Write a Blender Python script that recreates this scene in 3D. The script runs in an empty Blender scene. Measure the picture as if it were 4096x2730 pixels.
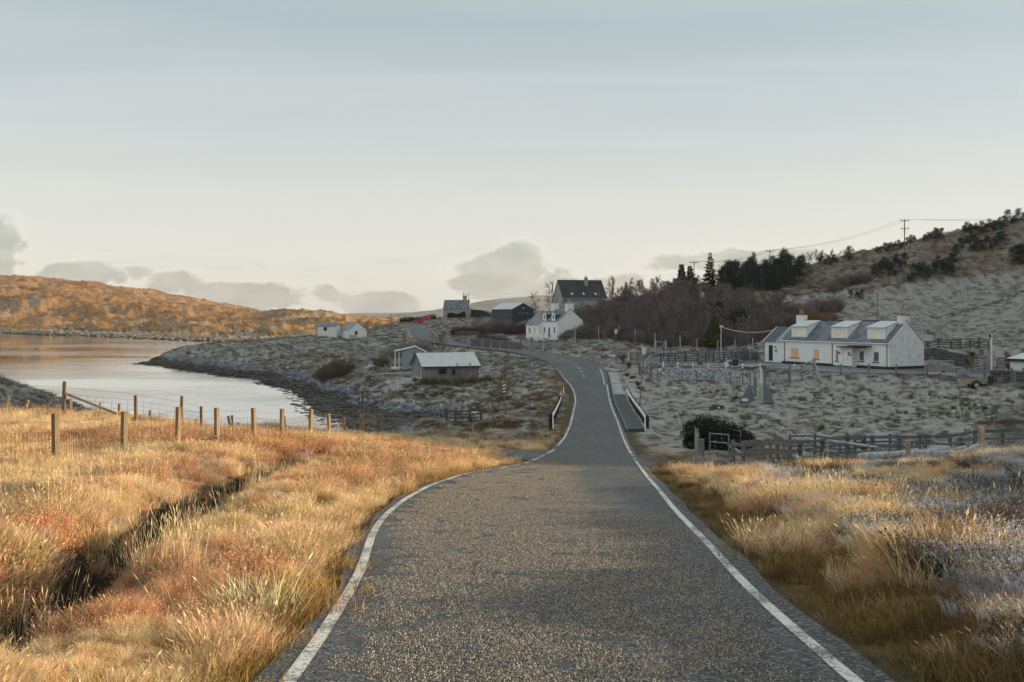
import bpy, bmesh, math, random
import numpy as np
from mathutils import Vector, Matrix, Euler, Quaternion

random.seed(7)
rng = np.random.default_rng(11)
S = bpy.context.scene
COL = S.collection
F = 3982.0            # focal length in photo pixels (35 mm lens, 4096 px wide)
UC, VH = 2048.0, 1258.0   # principal column, horizon row of the photo

# ---------------------------------------------------------------- camera
cd = bpy.data.cameras.new('camera')
cd.lens = 35.0
cd.sensor_width = 36.0
cd.sensor_fit = 'HORIZONTAL'
cd.shift_y = -(1365.0 - VH) / 4096.0
cd.clip_start = 0.05
cd.clip_end = 20000
cam = bpy.data.objects.new('camera', cd)
cam.location = (0, 0, 0)
cam.rotation_euler = (math.radians(90), 0, 0)
COL.objects.link(cam)
S.camera = cam

# ---------------------------------------------------------------- exposure
S.view_settings.view_transform = 'Standard'
S.view_settings.look = 'None'
S.view_settings.exposure = 0.78
S.view_settings.gamma = 1.0
S.view_settings.use_curve_mapping = False
S.render.engine = 'CYCLES'
S.cycles.max_bounces = 5
S.cycles.diffuse_bounces = 2
S.cycles.glossy_bounces = 2
S.cycles.transmission_bounces = 4
S.cycles.transparent_max_bounces = 8
S.cycles.use_denoising = True
S.cycles.use_adaptive_sampling = True
S.cycles.adaptive_threshold = 0.02

# ---------------------------------------------------------------- sun
SUN_EL = math.radians(8.0)
SUN_AZ = math.radians(86.0)      # clockwise from the view direction (+Y): low on the right
sd = bpy.data.lights.new('sun', 'SUN')
sd.energy = 5.0
sd.angle = math.radians(0.6)
sd.color = (1.0, 0.78, 0.52)
sun = bpy.data.objects.new('sun', sd)
sdir = Vector((math.sin(SUN_AZ) * math.cos(SUN_EL), math.cos(SUN_AZ) * math.cos(SUN_EL), math.sin(SUN_EL)))
sun.rotation_euler = (-sdir).to_track_quat('-Z', 'Y').to_euler()
sun.location = sdir * 300
COL.objects.link(sun)

# ---------------------------------------------------------------- node helpers
def N(nt, typ, **kw):
    n = nt.nodes.new(typ)
    for k, v in kw.items():
        if k.startswith('i_'):
            n.inputs[int(k[2:]) if k[2:].isdigit() else k[2:].replace('_', ' ')].default_value = v
        else:
            setattr(n, k, v)
    return n

def L(nt, a, b):
    nt.links.new(a, b)

def math_node(nt, op, a, b=None, clamp=False):
    n = nt.nodes.new('ShaderNodeMath')
    n.operation = op
    n.use_clamp = clamp
    for i, x in enumerate((a, b)):
        if x is None:
            continue
        if hasattr(x, 'is_linked'):
            nt.links.new(x, n.inputs[i])
        else:
            n.inputs[i].default_value = x
    return n.outputs[0]

def mix_col(nt, fac, a, b, mode='MIX'):
    n = nt.nodes.new('ShaderNodeMix')
    n.data_type = 'RGBA'
    n.blend_type = mode
    n.clamp_factor = True
    for sock, x in ((n.inputs[0], fac), (n.inputs[6], a), (n.inputs[7], b)):
        if hasattr(x, 'is_linked'):
            nt.links.new(x, sock)
        elif isinstance(x, (int, float)):
            sock.default_value = x
        else:
            sock.default_value = (*x[:3], 1)
    return n.outputs[2]

def ramp(nt, fac, stops, interp='LINEAR'):
    n = nt.nodes.new('ShaderNodeValToRGB')
    cr = n.color_ramp
    cr.interpolation = interp
    while len(cr.elements) < len(stops):
        cr.elements.new(0.5)
    for e, (p, c) in zip(cr.elements, stops):
        e.position = p
        e.color = (*c[:3], 1) if not isinstance(c, (int, float)) else (c, c, c, 1)
    nt.links.new(fac, n.inputs[0])
    return n.outputs[0]

def smooth(nt, x, lo, hi):
    n = nt.nodes.new('ShaderNodeMapRange')
    n.interpolation_type = 'SMOOTHSTEP'
    n.inputs['From Min'].default_value = lo
    n.inputs['From Max'].default_value = hi
    nt.links.new(x, n.inputs['Value'])
    return n.outputs['Result']

def noise(nt, vec, scale, detail=4, rough=0.55, dist=0.0):
    n = nt.nodes.new('ShaderNodeTexNoise')
    n.inputs['Scale'].default_value = scale
    n.inputs['Detail'].default_value = detail
    n.inputs['Roughness'].default_value = rough
    n.inputs['Distortion'].default_value = dist
    if vec is not None:
        nt.links.new(vec, n.inputs['Vector'])
    return n.outputs['Fac']

def mapping(nt, vec, scale=(1, 1, 1), loc=(0, 0, 0), rot=(0, 0, 0)):
    n = nt.nodes.new('ShaderNodeMapping')
    n.inputs['Scale'].default_value = scale
    n.inputs['Location'].default_value = loc
    n.inputs['Rotation'].default_value = rot
    nt.links.new(vec, n.inputs['Vector'])
    return n.outputs['Vector']

# ---------------------------------------------------------------- sky
def build_world():
    w = bpy.data.worlds.new('World')
    S.world = w
    w.use_nodes = True
    w.cycles.sampling_method = 'MANUAL'
    w.cycles.sample_map_resolution = 512
    nt = w.node_tree
    nt.nodes.clear()
    out = N(nt, 'ShaderNodeOutputWorld')
    bg = N(nt, 'ShaderNodeBackground')
    L(nt, bg.outputs[0], out.inputs[0])
    tc = N(nt, 'ShaderNodeTexCoord')
    d = tc.outputs['Generated']
    sep = N(nt, 'ShaderNodeSeparateXYZ')
    L(nt, d, sep.inputs[0])
    z = sep.outputs[2]
    zz = math_node(nt, 'MAXIMUM', z, 0.0)
    sky = N(nt, 'ShaderNodeTexSky')
    sky.sky_type = 'NISHITA'
    sky.sun_disc = False
    sky.sun_elevation = SUN_EL
    sky.sun_rotation = SUN_AZ
    sky.altitude = 0
    sky.dust_density = 1.0
    sky.ozone_density = 1.5
    # milky cloud veil, brightened overhead out of view to fill the shade
    veil = ramp(nt, zz, [(0.0, (0.385, 0.374, 0.360)), (0.06, (0.380, 0.369, 0.354)), (0.12, (0.350, 0.338, 0.320)),
                         (0.19, (0.290, 0.303, 0.300)), (0.28, (0.228, 0.260, 0.267)), (0.45, (0.30, 0.33, 0.328)), (1.0, (0.46, 0.49, 0.475))])
    # long thin streaks of high cloud
    den = math_node(nt, 'ADD', zz, 0.10)
    cmb = N(nt, 'ShaderNodeCombineXYZ')
    L(nt, math_node(nt, 'DIVIDE', sep.outputs[0], den), cmb.inputs[0])
    L(nt, math_node(nt, 'DIVIDE', sep.outputs[1], den), cmb.inputs[1])
    st = noise(nt, mapping(nt, cmb.outputs[0], scale=(0.22, 1.5, 1.0), rot=(0, 0, math.radians(-9))), 1.3, 5, 0.55, 0.6)
    stf = math_node(nt, 'MULTIPLY', smooth(nt, st, 0.40, 0.66), 0.24)
    veil = mix_col(nt, stf, veil, (0.385, 0.378, 0.358))
    # low cumulus near the horizon: direction coordinates (azimuth, elevation)
    az = N(nt, 'ShaderNodeMath', operation='ARCTAN2')
    L(nt, sep.outputs[0], az.inputs[0])
    L(nt, sep.outputs[1], az.inputs[1])
    cc = N(nt, 'ShaderNodeCombineXYZ')
    L(nt, az.outputs[0], cc.inputs[0])
    L(nt, z, cc.inputs[1])
    cn = noise(nt, mapping(nt, cc.outputs[0], scale=(1.0, 1.35, 1.0), loc=(3.1, 0.2, 0)), 15.0, 6, 0.56, 0.25)
    def bump(caz, cz, raz, rz, amp):
        a = math_node(nt, 'DIVIDE', math_node(nt, 'SUBTRACT', az.outputs[0], caz), raz)
        b = math_node(nt, 'DIVIDE', math_node(nt, 'SUBTRACT', z, cz), rz)
        r2 = math_node(nt, 'ADD', math_node(nt, 'MULTIPLY', a, a), math_node(nt, 'MULTIPLY', b, b))
        return math_node(nt, 'MULTIPLY', math_node(nt, 'EXPONENT', math_node(nt, 'MULTIPLY', r2, -1.0)), amp)
    dens = None
    for b in ((-0.008, 0.036, 0.052, 0.034, 0.80), (0.055, 0.024, 0.075, 0.024, 0.72), (0.24, 0.052, 0.10, 0.018, 0.62),
              (-0.49, 0.058, 0.052, 0.034, 0.75), (-0.40, 0.038, 0.06, 0.016, 0.55), (-0.24, 0.016, 0.09, 0.018, 0.60),
              (-0.13, 0.010, 0.08, 0.016, 0.54), (-0.33, 0.024, 0.04, 0.02, 0.48), (-0.9, 0.03, 0.3, 0.025, 0.55), (0.9, 0.03, 0.3, 0.025, 0.5)):
        v = bump(*b)
        dens = v if dens is None else math_node(nt, 'MAXIMUM', dens, v)
    dd = math_node(nt, 'ADD', dens, math_node(nt, 'MULTIPLY', math_node(nt, 'MULTIPLY', math_node(nt, 'SUBTRACT', cn, 0.5), 1.7), math_node(nt, 'MINIMUM', math_node(nt, 'MULTIPLY', dens, 2.5), 1.0)))
    edge = smooth(nt, dd, 0.14, 0.34)
    core = smooth(nt, dd, 0.27, 0.40)
    veil = mix_col(nt, math_node(nt, 'MULTIPLY', edge, 0.35), veil, (0.465, 0.442, 0.405))
    cn2 = noise(nt, mapping(nt, cc.outputs[0], scale=(1.0, 2.0, 1.0), loc=(1.1, 4.2, 0)), 22.0, 4, 0.5, 0.2)
    ccol = mix_col(nt, smooth(nt, cn2, 0.35, 0.7), (0.205, 0.210, 0.205), (0.277, 0.269, 0.253))
    veil = mix_col(nt, math_node(nt, 'MULTIPLY', core, 0.9), veil, ccol)
    # thin dark flat bars
    ln = noise(nt, mapping(nt, cc.outputs[0], scale=(4.0, 42.0, 1.0), loc=(0.3, 0.9, 0), rot=(0, 0, 0.02)), 2.2, 5, 0.6, 0.5)
    band = math_node(nt, 'MULTIPLY', smooth(nt, z, 0.012, 0.03), math_node(nt, 'SUBTRACT', 1.0, smooth(nt, z, 0.05, 0.085)))
    veil = mix_col(nt, math_node(nt, 'MULTIPLY', math_node(nt, 'MULTIPLY', smooth(nt, ln, 0.52, 0.68), band), 0.55), veil, (0.306, 0.309, 0.302))
    sc = N(nt, 'ShaderNodeVectorMath', operation='SCALE')
    L(nt, sky.outputs[0], sc.inputs[0])
    sc.inputs['Scale'].default_value = 0.030
    add = N(nt, 'ShaderNodeVectorMath', operation='ADD')
    L(nt, sc.outputs[0], add.inputs[0]); L(nt, veil, add.inputs[1])
    L(nt, add.outputs[0], bg.inputs[0])
    bg.inputs[1].default_value = 1.0
build_world()

# ---------------------------------------------------------------- scene helpers
def P(u, v, Y):
    """world point on photo pixel (u, v) at distance Y"""
    return Vector(((u - UC) / F * Y, Y, (VH - v) / F * Y))

def tag(o, label=None, cat=None, group=None, kind=None):
    if label: o['label'] = label
    if cat: o['category'] = cat
    if group: o['group'] = group
    if kind: o['kind'] = kind
    return o

def thing(name, label, cat, loc=(0, 0, 0), rotz=0.0, group=None):
    o = bpy.data.objects.new(name, None)
    o.empty_display_size = 0.3
    COL.objects.link(o)
    o.location = loc
    o.rotation_euler = (0, 0, rotz)
    return tag(o, label, cat, group)

def kids(o):
    return [c for c in COL.objects if c.parent == o]

class MB:
    def __init__(s):
        s.v = []; s.f = []
    def add(s, vs, fs):
        n = len(s.v)
        s.v.extend([tuple(v) for v in vs])
        s.f.extend([tuple(i + n for i in f) for f in fs])
        return s
    def box(s, c, d, M=None):
        cx, cy, cz = c; x, y, z = d[0] / 2, d[1] / 2, d[2] / 2
        vs = [Vector((cx + a * x, cy + b * y, cz + e * z)) for a in (-1, 1) for b in (-1, 1) for e in (-1, 1)]
        if M is not None: vs = [M @ v for v in vs]
        return s.add(vs, [(0, 1, 3, 2), (4, 6, 7, 5), (0, 4, 5, 1), (2, 3, 7, 6), (0, 2, 6, 4), (1, 5, 7, 3)])
    def span(s, a, b, M=None):
        return s.box([(a[i] + b[i]) / 2 for i in range(3)], [abs(b[i] - a[i]) for i in range(3)], M)
    def bar(s, p, q, w, h, up=(0, 0, 1)):
        p, q = Vector(p), Vector(q)
        d = q - p
        if d.length < 1e-6: return s
        z = d.normalized(); u = Vector(up)
        if abs(z.dot(u)) > 0.98: u = Vector((0, 1, 0)) if abs(z.y) < 0.9 else Vector((1, 0, 0))
        x = z.cross(u).normalized(); y = x.cross(z).normalized()
        vs = [b + x * (i * w / 2) + y * (j * h / 2) for b in (p, q) for i, j in ((-1, -1), (1, -1), (1, 1), (-1, 1))]
        return s.add(vs, [(3, 2, 1, 0), (4, 5, 6, 7), (0, 1, 5, 4), (1, 2, 6, 5), (2, 3, 7, 6), (3, 0, 4, 7)])
    def tube(s, pts, rad, n=6, cap=True):
        pts = [Vector(p) for p in pts]
        if not hasattr(rad, '__len__'): rad = [rad] * len(pts)
        base = len(s.v); prev = None
        for i, p in enumerate(pts):
            t = (pts[min(i + 1, len(pts) - 1)] - pts[max(i - 1, 0)])
            t = t.normalized() if t.length > 1e-9 else Vector((0, 0, 1))
            if prev is None:
                u = Vector((0, 0, 1)) if abs(t.z) < 0.9 else Vector((1, 0, 0))
                x = t.cross(u).normalized()
            else:
                x = (prev - t * prev.dot(t))
                x = x.normalized() if x.length > 1e-6 else t.orthogonal().normalized()
            prev = x; y = t.cross(x)
            for k in range(n):
                a = 2 * math.pi * k / n
                s.v.append(tuple(p + (x * math.cos(a) + y * math.sin(a)) * rad[i]))
        for i in range(len(pts) - 1):
            for k in range(n):
                a = base + i * n + k; b = base + i * n + (k + 1) % n
                s.f.append((a, b, b + n, a + n))
        if cap:
            s.f.append(tuple(base + k for k in range(n))[::-1])
            s.f.append(tuple(base + (len(pts) - 1) * n + k for k in range(n)))
        return s
    def poly(s, vs):
        return s.add(vs, [tuple(range(len(vs)))])
    def prism(s, prof, off, M=None):
        """profile (list of 3D points) extruded by off"""
        a = [Vector(p) for p in prof]; b = [p + Vector(off) for p in a]
        if M is not None: a = [M @ p for p in a]; b = [M @ p for p in b]
        n = len(a)
        fs = [tuple(range(n))[::-1], tuple(range(n, 2 * n))] + [(i, (i + 1) % n, n + (i + 1) % n, n + i) for i in range(n)]
        return s.add(a + b, fs)
    def ball(s, c, r, n=8, m=6, sq=(1, 1, 1), jit=0.0, R=None):
        R = R or random
        base = len(s.v)
        s.v.append((c[0], c[1], c[2] + r * sq[2]))
        for i in range(1, m):
            t = math.pi * i / m
            for k in range(n):
                a = 2 * math.pi * k / n
                j = 1 + R.uniform(-jit, jit)
                s.v.append((c[0] + r * sq[0] * j * math.sin(t) * math.cos(a), c[1] + r * sq[1] * j * math.sin(t) * math.sin(a), c[2] + r * sq[2] * j * math.cos(t)))
        s.v.append((c[0], c[1], c[2] - r * sq[2]))
        e = len(s.v) - 1
        for k in range(n):
            s.f.append((base, base + 1 + k, base + 1 + (k + 1) % n))
            for i in range(m - 2):
                a = base + 1 + i * n + k; b = base + 1 + i * n + (k + 1) % n
                s.f.append((a, a + n, b + n, b))
            a = base + 1 + (m - 2) * n
            s.f.append((e, a + (k + 1) % n, a + k))
        return s
    def mesh(s, name, mat=None, smooth=False):
        me = bpy.data.meshes.new(name)
        me.from_pydata(s.v, [], s.f)
        if mat is not None: me.materials.append(mat)
        if smooth: me.polygons.foreach_set('use_smooth', [True] * len(me.polygons))
        me.update()
        return me
    def build(s, name, mat=None, parent=None, loc=None, smooth=False, kind=None, label=None):
        o = bpy.data.objects.new(name, s.mesh(name, mat, smooth))
        COL.objects.link(o)
        if parent is not None: o.parent = parent
        if loc is not None: o.location = loc
        if kind: o['kind'] = kind
        if label: o['label'] = label
        return o

def inst(name, me, parent=None, loc=(0, 0, 0), rot=(0, 0, 0), scale=(1, 1, 1)):
    o = bpy.data.objects.new(name, me)
    COL.objects.link(o)
    if parent is not None: o.parent = parent
    o.location = loc; o.rotation_euler = rot; o.scale = scale
    return o

CHILD = {}
def copy_tree(o, parent=None):
    c = o.copy(); COL.objects.link(c)
    if parent is not None: c.parent = parent
    for ch in list(o.children): copy_tree(ch, c)
    return c

# ---------------------------------------------------------------- materials
MATS = {}
def mat(name, color, rough=0.8, var=0.15, scale=6.0, bump=0.0, bscale=40.0, metal=0.0, spec=0.4, stretch=(1, 1, 1), col2=None, lo=0.35, hi=0.7, emit=None, randv=0.0):
    """plain procedural material: two-tone noise colour, optional bump and per-object variation"""
    if name in MATS: return MATS[name]
    m = bpy.data.materials.new(name); m.use_nodes = True
    nt = m.node_tree
    b = nt.nodes['Principled BSDF']
    tc = N(nt, 'ShaderNodeTexCoord')
    v = mapping(nt, tc.outputs['Object'], scale=stretch)
    n1 = noise(nt, v, scale, 5, 0.6)
    c2 = col2 or tuple(max(0, c * (1 - var)) for c in color)
    c1 = color if col2 else tuple(min(1, c * (1 + var * 0.5)) for c in color)
    col = mix_col(nt, smooth(nt, n1, lo, hi), c1, c2)
    if randv:
        oi = N(nt, 'ShaderNodeObjectInfo')
        mr = N(nt, 'ShaderNodeMapRange')
        L(nt, oi.outputs['Random'], mr.inputs['Value'])
        mr.inputs['To Min'].default_value = 1 - randv; mr.inputs['To Max'].default_value = 1 + randv
        sc = N(nt, 'ShaderNodeVectorMath', operation='SCALE')
        L(nt, col, sc.inputs[0]); L(nt, mr.outputs[0], sc.inputs['Scale'])
        col = sc.outputs[0]
    L(nt, col, b.inputs['Base Color'])
    b.inputs['Roughness'].default_value = rough
    b.inputs['Metallic'].default_value = metal
    b.inputs['Specular IOR Level'].default_value = spec
    if bump:
        bn = N(nt, 'ShaderNodeBump')
        bn.inputs['Strength'].default_value = bump
        bn.inputs['Distance'].default_value = 0.02
        L(nt, noise(nt, v, bscale, 5, 0.6), bn.inputs['Height'])
        L(nt, bn.outputs[0], b.inputs['Normal'])
    if emit:
        b.inputs['Emission Color'].default_value = (*emit[0], 1)
        b.inputs['Emission Strength'].default_value = emit[1]
    MATS[name] = m
    return m
# ================================================================ terrain
_pr = np.random.default_rng(5)
_PERM = _pr.permutation(4096).astype(np.int32)
_GA = np.linspace(0, 2 * math.pi, 4096, endpoint=False)
_GX = np.cos(_GA).astype(np.float32); _GY = np.sin(_GA).astype(np.float32)
def perlin(x, y, s=0):
    x = np.atleast_1d(np.asarray(x, np.float64)); y = np.atleast_1d(np.asarray(y, np.float64))
    fx0 = np.floor(x); fy0 = np.floor(y)
    ix = fx0.astype(np.int32); iy = fy0.astype(np.int32)
    fx = (x - fx0).astype(np.float32); fy = (y - fy0).astype(np.float32)
    ux = fx * fx * fx * (fx * (fx * 6 - 15) + 10); uy = fy * fy * fy * (fy * (fy * 6 - 15) + 10)
    s0 = s * 613
    r0 = _PERM[(iy + s0) & 4095]; r1 = _PERM[(iy + s0 + 1) & 4095]
    def g(c, r, a, b):
        h = _PERM[(ix + a + r) & 4095]
        return _GX[h] * (fx - a) + _GY[h] * (fy - b)
    n00, n10, n01, n11 = g(0, r0, 0, 0), g(0, r0, 1, 0), g(0, r1, 0, 1), g(0, r1, 1, 1)
    a = n00 + (n10 - n00) * ux; b = n01 + (n11 - n01) * ux
    return (a + (b - a) * uy) * np.float32(1.5)

def fbm(x, y, oct=4, s=0, gain=0.5):
    t = 0; a = 1.0; f = 1.0
    for i in range(oct):
        t = t + a * perlin(np.asarray(x) * f + 17.3 * i, np.asarray(y) * f - 9.1 * i, s + i)
        a *= gain; f *= 2.03
    return t

def sstep(a, b, x):
    t = np.clip((np.asarray(x, float) - a) / (b - a), 0, 1)
    return t * t * (3 - 2 * t)

# ---- road: pairs of points (left edge line, right edge line) and height
def zroad(Y):
    return np.interp(Y, [-60, -15, 0, 6, 14, 22, 30, 36, 46, 56, 66, 76, 88, 100, 112, 126, 145, 165, 200],
                     [3.0, -0.45, -1.65, -2.19, -3.0, -3.82, -4.70, -5.35, -6.28, -6.95, -7.3, -7.5, -7.57, -7.3, -6.9, -6.5, -6.0, -5.6, -5.0])
_LY = [(-60, -3.6), (-15, -1.9), (0, -1.35), (6, -1.31), (9.8, -1.5), (13.4, -1.88), (15.9, -2.02), (18.9, -2.03), (22.9, -1.85), (28, -1.34), (31.3, -.47), (34.5, .34), (39, 1.03),
       (46.5, 1.98), (57, 3.05), (65, 3.8), (87, 5.57), (95, 5.94), (101, 6.0), (105, 5.85), (111.5, 5.65)]
_RY = [(-60, 1.0), (-15, 1.75), (0, 1.95), (5.9, 2.03), (9, 2.15), (11.8, 2.38), (16.1, 2.68), (25.5, 3.5), (33.3, 4.25), (41, 4.98), (57, 6.34), (69, 7.3), (81, 8.1), (91, 8.84), (102, 9.73), (111.5, 10.45)]
def _sm(pts, Y):
    a = np.array(pts); ys = np.arange(-60, 112, 0.5)
    xs = np.interp(ys, a[:, 0], a[:, 1])
    k = np.hanning(9); k /= k.sum()
    xs = np.convolve(np.pad(xs, 4, mode='edge'), k, mode='valid')
    return np.interp(Y, ys, xs)
ROADL, ROADR, ROADZ = [], [], []
for Y in list(np.arange(-60, -2, 4.0)) + list(np.arange(-2, 111.6, 1.0)):
    ROADL.append((float(_sm(_LY, Y)), Y)); ROADR.append((float(_sm(_RY, Y)), Y)); ROADZ.append(float(zroad(Y)))
_far = [((5.54, 120), (10.85, 119.5), None), ((5.3, 127.5), (11.0, 127), None), ((4.8, 132.5), (10.7, 133.5), None), ((4.0, 137), (9.6, 139.8), None),
        ((2.8, 143), (7.6, 147), None), ((1.2, 149), (5.2, 154), None), ((-0.8, 154.5), (2, 160.8), None), ((-3.8, 160), (-1.2, 167), -5.62),
        ((-8, 167), (-6, 173.5), -5.45), ((-13, 176), (-10, 182), -5.15), ((-17.5, 190), (-13, 193), -4.8), ((-20.5, 206), (-16, 207), -4.45),
        ((-24.5, 240), (-20, 240), -3.8), ((-30, 272), (-25.5, 271), -3.2), ((-33, 300), (-28, 300), -2.7), ((-37, 340), (-32, 340), -2.9)]
_l = [ROADL[-1]] + [p[0] for p in _far]; _r = [ROADR[-1]] + [p[1] for p in _far]
_z = [ROADZ[-1]] + [float(zroad((p[0][1] + p[1][1]) / 2)) if p[2] is None else p[2] for p in _far]
def catmull(p, t):
    p = np.array(p, float); n = len(p) - 1
    i = np.clip(np.floor(t).astype(int), 0, n - 1); f = (t - i)
    if p.ndim > 1: f = f[:, None]
    p0, p1, p2, p3 = p[np.clip(i - 1, 0, n)], p[i], p[i + 1], p[np.clip(i + 2, 0, n)]
    return 0.5 * (2 * p1 + (p2 - p0) * f + (2 * p0 - 5 * p1 + 4 * p2 - p3) * f ** 2 + (3 * p1 - p0 - 3 * p2 + p3) * f ** 3)
_t = np.linspace(0, len(_far), len(_far) * 5 + 1)[1:]
ROADL += [tuple(q) for q in catmull(_l, _t)]; ROADR += [tuple(q) for q in catmull(_r, _t)]; ROADZ += list(np.interp(_t, range(len(_z)), _z))
ROADL = np.array(ROADL); ROADR = np.array(ROADR); ROADZ = np.array(ROADZ)

def seg_dist(x, y, pts):
    """distance to a polyline, index parameter of the nearest point"""
    x = np.asarray(x, float); y = np.asarray(y, float)
    best = np.full(x.shape, 1e9); bt = np.zeros(x.shape); sg = np.zeros(x.shape)
    for i in range(len(pts) - 1):
        ax, ay = pts[i][0], pts[i][1]; bx, by = pts[i + 1][0], pts[i + 1][1]
        dx, dy = bx - ax, by - ay; l2 = dx * dx + dy * dy + 1e-12
        t = np.clip(((x - ax) * dx + (y - ay) * dy) / l2, 0, 1)
        d = np.hypot(x - ax - t * dx, y - ay - t * dy)
        m = d < best
        best = np.where(m, d, best); bt = np.where(m, i + t, bt)
        sg = np.where(m, np.sign(dx * (y - ay) - dy * (x - ax)), sg)
    return best, bt, sg

RC = (ROADL + ROADR) / 2
RW = np.hypot(*(ROADR - ROADL).T) / 2
_keep = np.arange(0, len(RC), 2)
def road_rel(x, y):
    d, t, sg = seg_dist(x, y, RC[_keep])
    i = t * 2
    hw = np.interp(i, range(len(RW)), RW); z = np.interp(i, range(len(ROADZ)), ROADZ)
    return d - hw, z, sg      # metres outside the edge line, road height, side (+ left)

def inpoly(x, y, poly):
    x = np.asarray(x, float); y = np.asarray(y, float)
    r = np.zeros(x.shape, bool); n = len(poly)
    for i in range(n):
        x1, y1 = poly[i]; x2, y2 = poly[(i + 1) % n]
        if y1 == y2: continue
        c = ((y1 > y) != (y2 > y)) & (x < (x2 - x1) * (y - y1) / (y2 - y1) + x1)
        r ^= c
    return r
def poly_out(x, y, poly):
    d, _, _ = seg_dist(x, y, list(poly) + [poly[0]])
    return np.where(inpoly(x, y, poly), -d, d)

WATER = -10.5
# control points: photo pixel and distance
CT = """0 2730 5.5; 1000 2730 5.6; 0 2200 11; 800 2200 11.5; 0 1950 16.5; 224 1868 21; 500 1812 26.8; 711 1786 27.6; 868 1786 28.3; 1018 1778 30; 1127 1766 32.7
1241 1752 37; 1318 1748 42; 1447 1745 50; 1517 1748 54; 0 1685 38; 250 1662 40; 544 1700 40; 726 1725 41; 1000 1745 43; 1200 1745 44
600 2000 16; 1100 1900 21; 1400 1850 27; 1700 1850 29.5
1700 1770 47; 1900 1808 42; 2060 1848 36.5; 1700 1742 62; 1900 1740 62; 1600 1745 66; 2050 1750 60
0 1522 85; 120 1578 85; 240 1650 83; 330 1690 80; -250 1500 85; -500 1500 85; -500 1640 45; 0 1560 98; -300 1540 105; -600 1540 110
904 1502 170; 1057 1533 151; 1185 1563 136; 1236 1610 118.5; 1287 1650 106; 1389 1682 98.4; 700 1471 194; 560 1452 214
800 1430 214; 904 1458 191; 1057 1479 173; 1210 1509 152; 1312 1545 133; 1440 1591 115; 1600 1640 102; 1550 1690 92; 1700 1690 84; 640 1440 222
751 1387 230; 1000 1368 235; 1270 1347 240; 880 1376 232; 690 1405 228; 600 1440 240; 750 1415 262; 1000 1395 275; 560 1452 232; 1300 1378 300; 1500 1345 330
1000 1440 200; 1250 1430 190; 1400 1450 165; 1150 1400 212; 900 1420 210; 1250 1500 158; 1350 1510 146
1500 1400 195; 1700 1422 160; 2000 1425 152; 1545 1515 124; 1650 1530 119; 1900 1515 122; 1800 1450 142; 1450 1560 124
2000 1560 105; 2100 1600 92; 2150 1680 75; 2000 1680 80; 1900 1715 72; 1850 1690 85; 1800 1640 100; 2060 1640 86; 2100 1720 66; 2200 1440 128; 2100 1480 125
1400 1350 242; 1270 1350 236; 1600 1330 245; 1700 1312 250; 1550 1300 320; 1650 1299 299; 1450 1325 300; 1750 1280 290; 1830 1272 300; 1900 1285 290; 2000 1300 260; 1900 1345 215; 1800 1370 190
2100 1310 240; 2080 1362 195; 2180 1368 192; 2300 1352 200; 2400 1345 200; 2200 1290 232; 2330 1240 236; 2450 1225 240; 2100 1270 262; 2000 1270 280; 1900 1262 320; 2200 1262 300
2300 1385 158; 2400 1372 156; 2500 1385 152; 2700 1395 150; 2900 1405 148; 3050 1410 146; 2350 1415 146; 2550 1420 140; 2600 1445 128
2500 1300 190; 2700 1285 195; 2900 1270 195; 3050 1320 170; 2400 1250 225; 2600 1200 240; 2800 1170 250; 3000 1120 262; 2480 1210 252
2660 1480 113; 2560 1500 108; 2900 1475 113; 3000 1478 110; 3400 1497 102; 3900 1520 93; 4096 1545 85; 3600 1480 108; 3800 1475 112; 3300 1470 115; 4300 1540 88
2640 1520 107; 2830 1520 108; 3020 1545 103; 3200 1545 99; 3400 1540 97; 3600 1555 93; 3800 1570 88; 4096 1585 80
2640 1580 95; 2620 1660 76; 2720 1740 60; 2900 1780 52; 3000 1700 66; 3300 1700 66; 3300 1600 86; 3600 1700 62; 4096 1700 54; 3800 1790 48; 4096 1640 68; 3000 1580 95; 3300 1845 45; 3560 1822 48; 3600 1835 40; 4096 1815 38; 3300 1858 40; 3900 1822 40; 3100 1830 50; 3300 1800 55; 3600 1775 55; 4500 1700 50
2807 1846 45; 2930 1860 43; 3150 1865 42; 2680 1840 44; 2640 1760 60; 2560 1700 72; 2590 1620 86; 2570 1560 98; 2520 1500 112
2750 1935 21; 3000 2110 14; 3300 2390 8.7; 2690 1880 31; 2830 1918 30; 3000 1922 30; 3200 1900 30; 3500 1872 28; 3800 1845 27; 4096 1822 27; 4400 1800 27; 4096 2000 15; 4096 2300 9; 4096 2730 5; 3500 2060 14; 3700 1920 19; 3300 1930 20
3000 1925 34; 3300 1900 34; 3600 1868 34; 4096 1848 33
3750 1418 122; 3900 1410 120; 4096 1440 112; 3700 1380 140; 3900 1350 150; 4096 1330 140; 3900 1250 185; 4096 1180 200; 4096 1060 235; 3500 1250 185; 3350 1340 150; 3200 1340 155; 3618 1068 240; 3800 1000 255; 3400 1150 220; 3200 1220 200; 3300 1130 240
4096 882 272; 3900 935 268; 3700 968 270; 3500 1008 280; 3300 1048 290; 3150 1085 290; 4400 800 270; 4096 905 262; 3600 1010 268
2900 1150 300; 2700 1190 320; 3100 1130 330; 3500 1080 340; 4096 1000 345; 2400 1235 300; 2900 1260 420; 3500 1260 430; 4096 1260 430; 2500 1275 420; 2200 1275 420; 1900 1280 420; 1700 1290 420"""
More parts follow.
